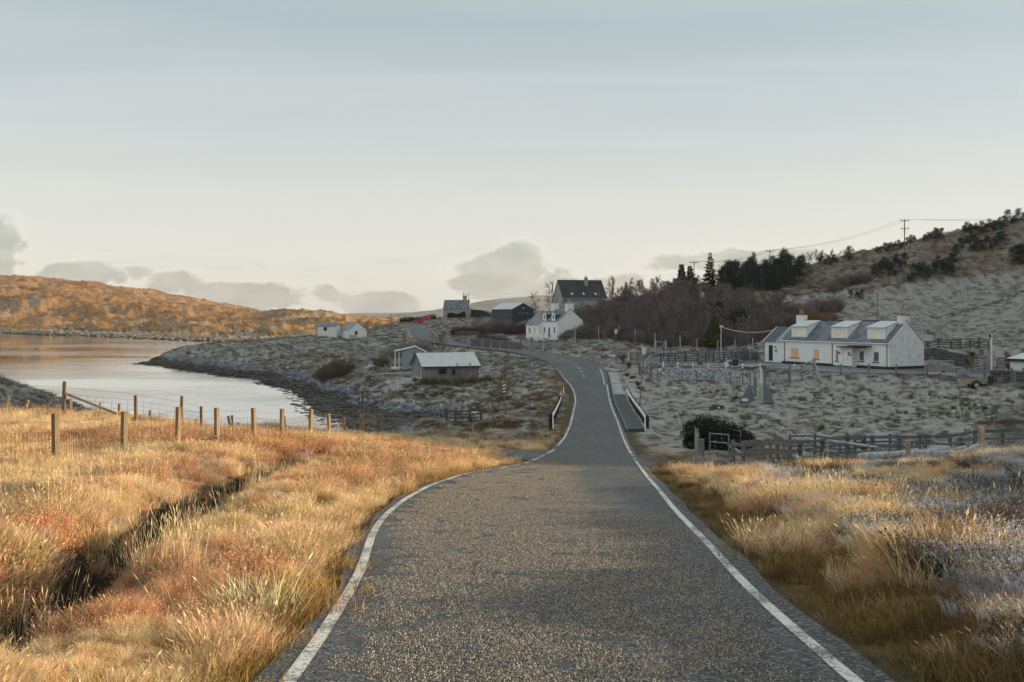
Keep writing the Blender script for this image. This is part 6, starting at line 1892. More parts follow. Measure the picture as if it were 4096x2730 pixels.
# rubble bank holding up the garden between lane and field gate
def rubble_bank():
    R = random.Random(21)
    top = [(2642, 1470, 112.6), (2720, 1472, 113.0), (2800, 1474, 112.8), (2880, 1478, 112.0), (2960, 1484, 110.8), (3045, 1492, 109.2)]
    bot = [(2622, 1519, 107.5), (2710, 1520, 108.0), (2800, 1520, 108), (2880, 1524, 107), (2960, 1532, 105.5), (3040, 1545, 103.6)]
    T = [P(*a) for a in top]; B_ = [P(*a) for a in bot]
    t = thing('rubble_bank', 'sloping bank of dark frosted rubble between garden and field', 'wall', B_[0]); o0 = B_[0]
    c = MB(); n = len(T)
    c.v += [tuple(b - o0 + Vector((0, .1, -.5))) for b in B_] + [tuple(a - o0 + Vector((0, .25, -.05))) for a in T] + [tuple(a - o0 + Vector((0, 1.6, -.05))) for a in T] + [tuple(a - o0 + Vector((0, 2.2, -1.2))) for a in T]
    for i in range(n - 1):
        for k in range(3): c.f.append((k * n + i, k * n + i + 1, (k + 1) * n + i + 1, (k + 1) * n + i))
    c.build('core', mat('peaty_core', (.10, .095, .085), .95, .4, 2), t)
    g = MB()
    for i in range(1500):
        s_ = R.random() * (n - 1); k = int(s_); f = s_ - k; h = R.random()
        a = T[k].lerp(T[min(k + 1, n - 1)], f); b = B_[k].lerp(B_[min(k + 1, n - 1)], f); p = b.lerp(a, h) - o0
        s = R.choice(STM); w = R.uniform(.16, .46)
        M = Matrix.Translation(p + Vector((0, -.03, 0))) @ Euler((R.uniform(-.5, .5), R.uniform(-.5, .5), R.uniform(0, 6))).to_matrix().to_4x4() @ Matrix.Diagonal((w * 1.2, w, w * .8, 1))
        g.add([M @ Vector(v) for v in s.v], s.f)
    g.build('stones', STONEF, t, kind='stuff')
rubble_bank()
stone_wall('dark dry-stone retaining wall behind the right end of the long cottage', [at(3690, 121.5), at(3740, 121), at(3800, 119.5), at(3860, 117), at(3900, 114)], 1.45, 7, .36, STONE, seed=3)
stone_wall('dark stone wall with a frosted cope by the trailer at the right edge', [at(3962, 90.2), at(4010, 89.6), at(4060, 88.8), at(4180, 86)], 1.05, 6, .34, STONE, cope=STONEF, seed=4)
stone_wall('low edging of dark stones round the yard flower bed', [at(3731, 97.0), at(3775, 95.6), at(3830, 93)], .34, 2, .34, STONE, seed=5)
t = stone_wall('low grey roadside wall in the bend, left length', [P(1882, 1378, 172), P(1920, 1380, 171), P(1962, 1384, 169)], 1.1, 5, .4, CONC, seed=6)
stone_wall('low grey roadside wall in the bend, right length', [P(1969, 1385, 168.5), P(2030, 1392, 166), P(2085, 1398, 163)], 1.1, 5, .4, CONC, seed=7)
def brick_wall():
    a, b = P(1592, 1299, 300), P(1756, 1287, 304)
    t = thing('garden_wall', 'low orange-brown wall beside the red van on the skyline road', 'wall', a); d = b - a
    m = mat('ochre_block', (.30, .15, .085), .9, .25, 2)
    g = MB(); g.bar(Vector((0, 0, .05)), d + Vector((0, 0, .05)), .35, 1.3); g.build('wall', m, t)
    g = MB(); g.box((d.x, d.y, d.z + .75), (.5, .5, 1.7)); g.build('pillar', m, t)
brick_wall()

# old dyke across the hill pasture
def hill_dyke():
    R = random.Random(31); pts = [at(u, Y) for u, Y in ((3690, 176), (3760, 180), (3830, 184), (3900, 190), (3960, 195), (4020, 199), (4096, 203), (4180, 206))]
    g = MB(); o0 = pts[0]
    for i in range(130):
        s_ = R.random() * (len(pts) - 1); k = int(s_); p = pts[k].lerp(pts[k + 1], s_ - k) - o0 + Vector((R.gauss(0, .5), R.gauss(0, .5), .05))
        s = R.choice(STM); w = R.uniform(.3, .9); M = Matrix.Translation(p) @ Euler((R.uniform(-.4, .4), R.uniform(-.4, .4), R.uniform(0, 6))).to_matrix().to_4x4() @ Matrix.Diagonal((w * 1.2, w, w * .7, 1))
        g.add([M @ Vector(v) for v in s.v], s.f)
    o = g.build('ruined_dyke', STONEF, None, o0, kind='stuff'); o['label'] = 'tumbled stones of an old dyke across the frosty hill pasture'
hill_dyke()

# shore: boulders one by one where they can be told apart, the small stones as a mass
def shore():
    shapes = []
    for i in range(7):
        g = MB(); R = random.Random(400 + i); g.ball((0, 0, 0), .5, 8, 6, (1.15, .9, .62), .20, R); shapes.append(g.mesh('boulder', STONEF, True))
    line = [(560, 1447, 216), (640, 1444, 221), (704, 1441, 211), (904, 1462, 189), (1057, 1482, 172), (1210, 1512, 151), (1312, 1549, 132), (1400, 1590, 116), (1480, 1625, 107), (1560, 1640, 101), (1650, 1652, 95), (1740, 1640, 97)]
    pl = [P(*a) for a in line]
    R = random.Random(55); n = 0
    xy = []; sc = []
    for i in range(210):
        s_ = (R.random() ** .6) * (len(pl) - 1); k = int(s_); p = pl[k].lerp(pl[k + 1], s_ - k)
        xy.append((p.x + R.gauss(0, 1.6), p.y + R.gauss(-.6, 2.0))); sc.append(R.uniform(.45, 1.0) * (1.5 if R.random() < .12 else 1))
    xy = np.array(xy); z = height(xy[:, 0], xy[:, 1])
    for (x, y), h, s in zip(xy, z, sc):
        if h < -10.0 + .35 * R.random(): continue
        o = inst('boulder', R.choice(shapes), None, (x, y, h + .05 * s), (R.uniform(-.3, .3), R.uniform(-.3, .3), R.uniform(0, 6.28)), (s, s * R.uniform(.8, 1.2), s * R.uniform(.8, 1.2)))
        big = s > .8; k = int(np.clip((x + 62) / 12, 0, 4)); tag(o, ('large' if big else 'small') + ' rounded frosted boulder ' + ('at the tip of the spit', 'on the outer shore of the headland', 'on the shore below the grassy headland', 'on the weedy shore below the willow bush', 'in the stony mouth of the burn')[k], 'boulder', 'boulders along the shore')
    g = MB()
    for i in range(2600):
        s_ = (R.random() ** .75) * (len(pl) - 1); k = int(s_); p = pl[k].lerp(pl[k + 1], s_ - k)
        g.v.append((p.x + R.gauss(0, 2.2), p.y + R.gauss(-.4, 2.6), 0))
    co = np.array(g.v); zz = height(co[:, 0], co[:, 1]); out = MB()
    for (x, y, _), h in zip(co, zz):
        if h < -9.85 or h > -9.0: continue
        s = R.choice(STM); w = R.uniform(.14, .42); M = Matrix.Translation((x, y, h + .02)) @ Euler((R.uniform(-.5, .5), R.uniform(-.5, .5), R.uniform(0, 6))).to_matrix().to_4x4() @ Matrix.Diagonal((w * 1.2, w, w * .75, 1))
        out.add([M @ Vector(v) for v in s.v], s.f)
    o = out.build('shore_stones', STONEF, kind='stuff'); o['label'] = 'frosted cobbles massed along the shore'
    # bladder wrack and low dark rocks at the tide line
    out = MB(); wl = [(545, 1452, 214), (700, 1471, 196), (904, 1500, 171), (1057, 1532, 152), (1185, 1562, 137), (1236, 1608, 119), (1287, 1648, 107), (1389, 1690, 98), (1450, 1705, 92), (1560, 1700, 92), (1660, 1695, 88)]
    wp = [P(*a) for a in wl]; co = []
    for i in range(3600):
        s_ = R.random() * (len(wp) - 1); k = int(s_); p = wp[k].lerp(wp[k + 1], s_ - k); co.append((p.x + R.gauss(1.2, 2.4), p.y + R.gauss(2.0, 4.0), R.random()))
    co = np.array(co); zz = height(co[:, 0], co[:, 1])
    for (x, y, r), h in zip(co, zz):
        if h < -10.9 or h > -9.72: continue
        s = R.choice(STM); w = .3 + .7 * r * r; hh = max(h, WATER - .05)
        M = Matrix.Translation((x, y, hh)) @ Matrix.Rotation(R.uniform(0, 6), 4, 'Z') @ Matrix.Diagonal((w * 1.6, w, .22 + .15 * r, 1))
        out.add([M @ Vector(v) for v in s.v], s.f)
    o = out.build('seaweed', WEED, kind='stuff'); o['label'] = 'dark brown seaweed over the rocks at the tide line'
    # stones along the far shore
    out = MB(); fl = [(-60, 1330, 575), (150, 1335, 530), (306, 1342, 492), (510, 1352, 440), (714, 1362, 400), (930, 1367, 384)]; fp = [P(*a) for a in fl]
    co = []
    for i in range(900):
        s_ = R.random() * (len(fp) - 1); k = int(s_); p = fp[k].lerp(fp[k + 1], s_ - k); co.append((p.x + R.gauss(0, 2), p.y + R.gauss(5, 5)))
    co = np.array(co); zz = height(co[:, 0], co[:, 1])
    for (x, y), h in zip(co, zz):
        if h < -10.8 or h > -6: continue
        s = R.choice(STM); w = R.uniform(.5, 1.5); M = Matrix.Translation((x, y, h + .1)) @ Matrix.Rotation(R.uniform(0, 6), 4, 'Z') @ Matrix.Diagonal((w * 1.2, w, w * .7, 1))
        out.add([M @ Vector(v) for v in s.v], s.f)
    o = out.build('far_shore_stones', mat('tan_rock', (.30, .25, .19), .95, .4, .8, .5, 6, col2=(.12, .095, .07)), kind='stuff'); o['label'] = 'line of pale stones along the far shore of the loch'  # warm tan two-tone stone
shore()
# ================================================================ trees and shrubs
def leaf_mat(name, c, var=.35, transl=0.0):
    m = bpy.data.materials.new(name); m.use_nodes = True
    nt = m.node_tree; b = nt.nodes['Principled BSDF']
    tc = N(nt, 'ShaderNodeTexCoord'); n1 = noise(nt, tc.outputs['Object'], 1.6, 4, .6)
    oi = N(nt, 'ShaderNodeObjectInfo')
    k = math_node(nt, 'ADD', math_node(nt, 'MULTIPLY', n1, var * 2), math_node(nt, 'ADD', math_node(nt, 'MULTIPLY', oi.outputs['Random'], .35), 1 - var - .17))
    sc = N(nt, 'ShaderNodeVectorMath', operation='SCALE'); sc.inputs[0].default_value = c; L(nt, k, sc.inputs['Scale'])
    L(nt, sc.outputs[0], b.inputs['Base Color']); b.inputs['Roughness'].default_value = .9; b.inputs['Specular IOR Level'].default_value = .15
    return m
TWIG_P = leaf_mat('purple_twigs', (.18, .142, .13), .5); TWIG_B = leaf_mat('brown_twigs', (.14, .105, .075), .45); TWIG_R = leaf_mat('red_twigs', (.12, .055, .062))
TWIG_O = leaf_mat('ochre_twigs', (.22, .14, .06)); TWIG_G = leaf_mat('grey_twigs', (.23, .21, .18)); BARK = leaf_mat('grey_bark', (.16, .14, .12)); BIRCH = leaf_mat('pale_bark', (.30, .27, .25))
SPRUCE = leaf_mat('spruce_needles', (.035, .048, .036)); PINE = leaf_mat('pine_needles', (.034, .052, .036)); CYP = leaf_mat('golden_cypress', (.12, .125, .035)); GORSE = leaf_mat('gorse', (.022, .030, .022)); GREYB = leaf_mat('grey_bush', (.17, .175, .16)); BRACK = leaf_mat('bracken', (.20, .095, .045))

def branchy(seed, h, spread, n_main, n_sub, n_twig, r0, up=.7, clear=.2, twig_r=.014, multi=1, twig_len=.22, droop=0):
    """returns (trunk MB, crown MB) of a bare tree: stems, limbs and fine twigs"""
    R = random.Random(seed); tr = MB(); cr = MB()
    def tri(p, q, ra, rb): cr.tube([p, q], [ra, rb], 3, False)
    for s in range(multi):
        a = R.uniform(0, 6.28); base = Vector((math.cos(a), math.sin(a), 0)) * (.12 * spread * (multi > 1))
        lean = Vector((R.gauss(0, .12), R.gauss(0, .12), 1)) if multi == 1 else Vector((math.cos(a) * R.uniform(.1, .6), math.sin(a) * R.uniform(.1, .6), 1))
        pts = [base + Vector((0, 0, -.3))]; p = base.copy(); d = lean.normalized(); seg = h / 6
        rad = [r0 * 1.15]
        for k in range(6):
            pts.append(p.copy()); rad.append(r0 * (1 - .8 * k / 6)); d = (d + Vector((R.gauss(0, .09), R.gauss(0, .09), .05))).normalized(); p = p + d * seg
        pts.append(p.copy()); rad.append(r0 * .12)
        tr.tube(pts, rad, 6)
        for i in range(n_main):
            t = clear + (1 - clear) * (i + R.random()) / n_main; k = min(6, int(t * 6)); q = Vector(pts[k + 1]).lerp(Vector(pts[min(k + 2, 7)]), t * 6 - k)
            az = R.uniform(0, 6.28); ln = spread * (1.05 - .6 * t) * R.uniform(.6, 1.1)
            dv = Vector((math.cos(az), math.sin(az), up * R.uniform(.6, 1.5))).normalized()
            mid = q + dv * ln * .5; dv2 = (dv + Vector((0, 0, .35))).normalized(); e = mid + dv2 * ln * .5
            rb = r0 * .35 * (1 - .6 * t)
            cr.tube([q, mid, e], [rb, rb * .6, rb * .25], 4, False)
            for j in range(n_sub):
                s_ = R.uniform(.25, 1); b = q.lerp(mid, s_ * 2) if s_ < .5 else mid.lerp(e, s_ * 2 - 1)
                dd = (dv2 + Vector((R.gauss(0, .6), R.gauss(0, .6), R.gauss(.15, .4)))).normalized(); l2 = ln * R.uniform(.25, .5); f = b + dd * l2
                tri(b, f, rb * .4 + twig_r * .5, twig_r * .7)
                for w in range(n_twig):
                    g = b.lerp(f, R.uniform(.2, 1)); d3 = (dd + Vector((R.gauss(0, .6), R.gauss(0, .6), R.gauss(.2 - droop, .4)))).normalized()
                    tri(g, g + d3 * twig_len * h * .5 * R.uniform(.5, 1.2), twig_r, twig_r * .35)
    return tr, cr

def proto_bare(name, tm, cm, **k):
    tr, cr = branchy(**k); return (tr.mesh('trunk', tm), cr.mesh('crown', cm), name)
def plant_tree(pr, loc, s, rz, label, cat='tree', group=None, sz=None):
    t = thing(pr[2], label, cat, loc, rz, group); t.scale = (s, s, sz or s)
    inst('trunk', pr[0], t); inst('crown', pr[1], t); return t

def at_many(uY):
    a = np.array(uY, float); x = (a[:, 0] - UC) / F * a[:, 1]; z = height(x, a[:, 1])
    return [Vector((p, q, r)) for p, q, r in zip(x, a[:, 1], z)]

ORD = ('leftmost', 'second', 'third', 'fourth', 'fifth', 'sixth', 'seventh', 'eighth', 'ninth', 'tenth', 'eleventh', 'twelfth', 'thirteenth')
def nth(k, n, label):
    if k == n - 1: return 'rightmost ' + label
    return ('leftmost ' + label) if k == 0 else ORD[k] + ' from the left, ' + label

def undergrowth():
    """knee to head-high brush filling the wood"""
    lib = bpy.data.collections.new('brush_library')
    for i in range(3):
        R = random.Random(900 + i); v = []; f = []
        cr = MB()
        for k in range(70):
            a = R.uniform(0, 6.28); q = Vector((math.cos(a), math.sin(a), 0)) * .75 * math.sqrt(R.random()); h = R.uniform(.9, 2.2)
            e = q + Vector((R.gauss(0, .25), R.gauss(0, .25), h)); m = q.lerp(e, .55) + Vector((R.gauss(0, .08), R.gauss(0, .08), 0))
            cr.tube([q + Vector((0, 0, -.2)), m, e], [.020, .018, .006], 3, False)
            for t in range(2):
                b = q.lerp(e, R.uniform(.35, .9)); cr.tube([b, b + Vector((R.gauss(0, .25), R.gauss(0, .25), R.uniform(.2, .6)))], [.014, .005], 3, False)
        o = bpy.data.objects.new('brush_%d' % i, cr.mesh('brush_%d' % i, UNDER)); lib.objects.link(o)
    n = 9000
    u = rng.uniform(2320, 3150, n); Y = rng.uniform(151, 240, n)
    lo = np.interp(u, [2320, 2480, 2700, 2900, 3000, 3150], [168, 156, 151, 151, 154, 166]); hi = np.interp(u, [2320, 2500, 2700, 2900, 3000, 3150], [222, 238, 240, 232, 206, 186])
    ok = (Y > lo) & (Y < hi); u, Y = u[ok][:3000], Y[ok][:3000]
    x = (u - UC) / F * Y; z = height(x, Y); n = len(x)
    global PROTO
    keep = PROTO; PROTO = lib
    scatter('undergrowth', 'dense purple-brown brush filling the bare hillside wood', np.stack([x, Y, z], 1), rng.uniform(.45, 1.15, n), rng.integers(0, 3, n), jit((.135, .102, .10), n, .35), .1)
    PROTO = keep
def under_mat():
    m = bpy.data.materials.new('brush_twigs'); m.use_nodes = True; nt = m.node_tree; b = nt.nodes['Principled BSDF']
    t = N(nt, 'ShaderNodeAttribute', attribute_type='INSTANCER', attribute_name='tint'); L(nt, t.outputs['Color'], b.inputs['Base Color']); b.inputs['Roughness'].default_value = .9
    return m
UNDER = under_mat()
undergrowth()

def scrub_wood():
    pr = [proto_bare('birch_tree', BIRCH, TWIG_P, seed=500 + i, h=4.6, spread=1.5, n_main=15, n_sub=6, n_twig=3, r0=.055, up=1.3, clear=.06, twig_r=.020, multi=3, twig_len=.22) for i in range(4)]
    prb = [proto_bare('birch_tree', BIRCH, TWIG_B, seed=520 + i, h=4.6, spread=1.6, n_main=20, n_sub=6, n_twig=4, r0=.07, up=1.1, clear=.1, twig_r=.019, multi=1, twig_len=.20) for i in range(2)]
    R = random.Random(61); uY = []
    while len(uY) < 215:
        u = R.uniform(2345, 3130); Y = R.uniform(153, 236)
        lo = np.interp(u, [2345, 2480, 2700, 2900, 3000, 3130], [172, 158, 153, 153, 156, 168]); hi = np.interp(u, [2345, 2500, 2700, 2900, 3000, 3130], [214, 232, 236, 226, 205, 188])
        if lo < Y < hi and (not uY or min(abs(a - u) / 12 + abs(b - Y) / 2.6 for a, b in uY) > .8): uY.append((u, Y))
    pts = at_many(uY)
    for (u, Y), p in zip(uY, pts):
        b = R.random() < .22; s = R.uniform(.7, 1.15) * (1.0 if Y > 165 else .85) * float(np.interp(u, [2345, 2480, 2640], [.62, .75, 1.0]))
        plant_tree(R.choice(prb if b else pr), p, s, R.uniform(0, 6.28), 'bare purple-brown birch in the dense wood beyond the deer fence' if not b else 'bare brown birch in the dense wood beyond the deer fence', 'tree', 'bare birches of the hillside wood')
    # skyline of twiggy trees
    uY = sorted((2440 + i * 21 + R.uniform(-8, 8), R.uniform(240, 254)) for i in range(18))
    for (u, Y), p in zip(uY, at_many(uY)):
        plant_tree(R.choice(prb), p, R.uniform(.75, 1.05), R.uniform(0, 6.28), 'small bare tree on the skyline left of the pines', 'tree', 'bare trees along the skyline')
    uY = [(3195 + i * 17 + R.uniform(-6, 6), R.uniform(272, 284)) for i in range(10)]
    for k, ((u, Y), p) in enumerate(zip(sorted(uY), at_many(sorted(uY)))):
        plant_tree(R.choice(prb), p, R.uniform(.55, .8), R.uniform(0, 6.28), nth(k, len(uY), 'bare tree on the hill skyline right of the pines'), 'tree', 'bare trees on the hill skyline')
scrub_wood()

def pine_mesh(seed, h, w, n, leaf, mt, base=.12, lop=.25, conic=.35):
    R = random.Random(seed); tr = MB(); tr.tube([(0, 0, -.4), (0, 0, h * .4), (R.gauss(0, .1), R.gauss(0, .1), h * .92)], [.10 * h / 5, .07 * h / 5, .02], 6)
    cr = MB(); lobes = []
    for i in range(16):
        t = R.uniform(base, .95); a = R.uniform(0, 6.28); rr = w * (1 - conic * t) * R.uniform(.25, .75)
        lobes.append((Vector((rr * math.cos(a), rr * math.sin(a), t * h)), w * R.uniform(.34, .55)))
    lobes.append((Vector((0, 0, h * .9)), w * .28))
    for c, r in lobes:
        tr.tube([(0, 0, max(.2, c.z - .5)), tuple(c)], [.04, .015], 4, False)
        for k in range(n // len(lobes)):
            d = Vector((R.gauss(0, 1), R.gauss(0, 1), R.gauss(.1, .8))); d = d.normalized() * r * R.uniform(.3, 1.08)
            p = c + d; u = Vector((R.gauss(0, 1), R.gauss(0, 1), R.gauss(.7, .6))).normalized(); v = u.orthogonal().normalized(); l = leaf * R.uniform(.6, 1.4)
            for s in (0, 1):
                v = u.cross(v).normalized() if s else v
                cr.poly([p - v * l * .22, p + u * l * .5 - v * l * .10, p + u * l, p + u * l * .5 + v * l * .22])
    return tr.mesh('trunk', BARK), cr.mesh('crown', mt), 'pine_tree'

def spruce_mesh(seed, h, w, mt, whorls=15, name='spruce_tree', dense=1.0):
    R = random.Random(seed); tr = MB(); tr.tube([(0, 0, -.4), (0, 0, h * .5), (0, 0, h)], [.12 * h / 8, .07 * h / 8, .012], 6); cr = MB()
    for i in range(whorls):
        t = .12 + .86 * (i / (whorls - 1)); z = t * h + R.uniform(-.03, .03) * h * (t < .9); ln = w * (1 - t) ** .85 + .12
        nb = max(4, int(8 * (1 - t * .4) * dense)); a0 = R.uniform(0, 6)
        for b in range(nb):
            a = a0 + 6.283 * b / nb + R.gauss(0, .18); l = ln * R.uniform(.5, 1.2); d = Vector((math.cos(a), math.sin(a), 0)); z = t * h + R.gauss(0, .022 * h) * (1 - t)
            tip = Vector((0, 0, z)) + d * l + Vector((0, 0, -.16 * l + .10 * l * t * 3)); cr.tube([(0, 0, z), tuple(Vector((0, 0, z)).lerp(tip, .6) + Vector((0, 0, -.05 * l))), tuple(tip)], [.03, .02, .008], 3, False)
            ns = int(7 + l * 9 * dense)
            for k in range(ns):
                s = R.uniform(.12, 1.0); p = Vector((0, 0, z)).lerp(tip, s) + Vector((0, 0, -.05 * l * (1 - abs(2 * s - 1))))
                sd = Vector((-d.y, d.x, 0)) * R.choice((-1, 1)); u = (sd * R.uniform(.5, 1) + d * R.uniform(.3, .9) + Vector((0, 0, R.gauss(-.15, .25)))).normalized(); q = R.uniform(.26, .5) * (1.1 - .4 * s) * (l / max(w, .1) * .6 + .55)
                v = u.cross(Vector((R.gauss(0, .4), R.gauss(0, .4), 1))).normalized()
                cr.poly([p - v * q * .2, p + u * q * .6 - v * q * .36, p + u * q * 1.5, p + u * q * .6 + v * q * .36])
                b_ = u.cross(v); cr.poly([p - b_ * q * .2, p + u * q * .6 - b_ * q * .30, p + u * q * 1.4, p + u * q * .6 + b_ * q * .30])
    return tr.mesh('trunk', BARK), cr.mesh('crown', mt), name

def conifers():
    R = random.Random(71)
    sp = [spruce_mesh(600, 8.6, 2.3, SPRUCE, 26), spruce_mesh(601, 7.0, 2.7, SPRUCE, 20), spruce_mesh(602, 4.5, 1.3, SPRUCE, 18)]
    def tall(pr, h0, u, Y, vtop, label):
        p = at(u, Y); h = (VH - vtop) / F * Y - p.z; s = h / h0
        plant_tree(pr, p, s, R.uniform(0, 6), label, 'tree', 'spruces above the wood', s)
    tall(sp[0], 8.6, 2840, 238, 1010, 'tall narrow spruce standing above the wood, left of two poles')
    tall(sp[1], 7.0, 3014, 262, 1008, 'broad open-branched spruce on the skyline above the dark pines')
    tall(sp[2], 4.5, 2726, 242, 1058, 'smaller spruce among bushy pines at the left of the tree line')
    tall(sp[2], 4.5, 2760, 246, 1064, 'thin pale young spruce beside the left pole')
    tall(sp[1], 7.0, 2893, 246, 1072, 'small spruce tip between the two tall spruces')
    tall(sp[1], 7.0, 2505, 250, 1130, 'small sunlit conifer on the skyline right of the big dark roof')
    pn = [pine_mesh(620 + i, 4.4, 1.9, 1500, .27, PINE) for i in range(4)]
    def grp(uYs, smin, smax, label, grp_):
        uYs = sorted(uYs)
        for k, ((u, Y), p) in enumerate(zip(uYs, at_many(uYs))):
            plant_tree(R.choice(pn), p, R.uniform(smin, smax), R.uniform(0, 6), nth(k, len(uYs), label) if 1 < len(uYs) < 20 else label, 'tree', grp_)
    grp([(2672 + i * 13 + R.uniform(-5, 5), R.uniform(234, 244)) for i in range(9)], .7, 1.05, 'bushy dark pine at the left end of the tree line', 'pines at the left of the tree line')
    uY = []
    for i in range(58):
        u = R.uniform(2890, 3240); Y = R.uniform(222, 262); uY.append((u, Y))
    uY = [(u, Y) for u, Y in uY if Y > np.interp(u, [2890, 3000, 3110, 3240], [222, 222, 232, 250])]
    grp(uY, .95, 1.5, 'dark green pine in the dense belt on the hill', 'pines of the dense belt')
    grp([(3285, 262), (3312, 264), (3335, 262)], .65, .85, 'dark pine in the loose clump on the frosty slope', 'pines in the loose clump')
    grp([(3395, 272)], 1.0, 1.0, 'single rounded pine on the hill near the skyline', None)
    grp([(3500 + i * 17, 236 + R.uniform(-3, 3)) for i in range(8)], .55, .85, 'dark pine left of the big pole on the hill', 'pines left of the pole')
    grp([(3655 + i * 20, 226 + R.uniform(-3, 3) + i * .8) for i in range(9)], .6, .95, 'dark pine in the row right of the big pole', 'pines right of the pole')
    grp([(3508 + i * 15, 276 + R.uniform(-2, 2)) for i in range(11)], .35, .6, 'small pine on the skyline left of the big pole', 'small skyline pines')
    grp([(3700 + i * 13, 268 + R.uniform(-2, 2)) for i in range(6)], .45, .7, 'pine clump on the skyline right of the big pole', 'skyline pines right of the pole')
    grp([(3825 + i * 21, 252 + R.uniform(-3, 3)) for i in range(10)], .6, .95, 'dark pine in the upper row near the hill top', 'upper hill pines')
    grp([(3865 + i * 19, 265 + R.uniform(-2, 2)) for i in range(13)], .5, .9, 'pine along the hill top at the upper right', 'hill-top pines')
    grp([(4052 + i * 18, 238 + R.uniform(-2, 2)) for i in range(4)], .7, 1.0, 'dark pine at the right edge of the hill', 'right-edge pines')
    grp([(3404, 205), (3428, 206), (3445, 204)], .42, .55, 'low dark bush on the slope above the cottage roof', 'dark bushes above the cottage')
    grp([(2850, 178), (2880, 180), (2868, 176)], .95, 1.1, 'dark evergreen in the middle of the bare wood', 'evergreens in the bare wood')
    grp([(2950, 166), (2975, 167)], .85, 1.0, 'dark evergreen at the right side of the bare wood', 'evergreens at the right of the wood')
    grp([(2405, 196), (2428, 198)], .95, 1.05, 'dark evergreen behind the bend cottage garden', 'evergreens behind the bend cottage')
    c = spruce_mesh(650, 4.8, 1.7, CYP, 17, 'cypress_tree', 1.7)
    p = at(2857, 150); h = (VH - 1262) / F * 150 - p.z
    plant_tree(c, p, h / 4.8, 1.0, 'yellow-green conifer in front of the bare wood by the lamp post', 'tree', None)
conifers()

def shrub_mesh(seed, r, h, n, tr_, mt, up=1.0, name='shrub'):
    R = random.Random(seed); cr = MB(); st = MB()
    for i in range(7): a = R.uniform(0, 6.28); st.tube([(0, 0, -.2), (r * .3 * math.cos(a), r * .3 * math.sin(a), h * .45)], [.035, .015], 4, False)
    for i in range(n):
        a = R.uniform(0, 6.28); t = math.sqrt(R.random()); q = Vector((r * t * math.cos(a), r * t * math.sin(a), 0)); top = h * math.sqrt(max(0, 1 - (t * .92) ** 2)) * R.uniform(.55, 1.05)
        b = q * .55 + Vector((0, 0, top * R.uniform(.0, .5))); e = q + Vector((R.gauss(0, .12), R.gauss(0, .12), top)); m = b.lerp(e, .5) + Vector((R.gauss(0, .06), R.gauss(0, .06), 0))
        cr.tube([b, m, e], [tr_, tr_ * .8, tr_ * .3], 3, False)
        for k in range(2):
            p = b.lerp(e, R.uniform(.4, .95)); d = Vector((R.gauss(0, .5), R.gauss(0, .5), R.uniform(.2, 1) * up)).normalized(); cr.tube([p, p + d * h * R.uniform(.12, .28)], [tr_ * .7, tr_ * .2], 3, False)
    return st.mesh('stem', BARK), cr.mesh('crown', mt), name

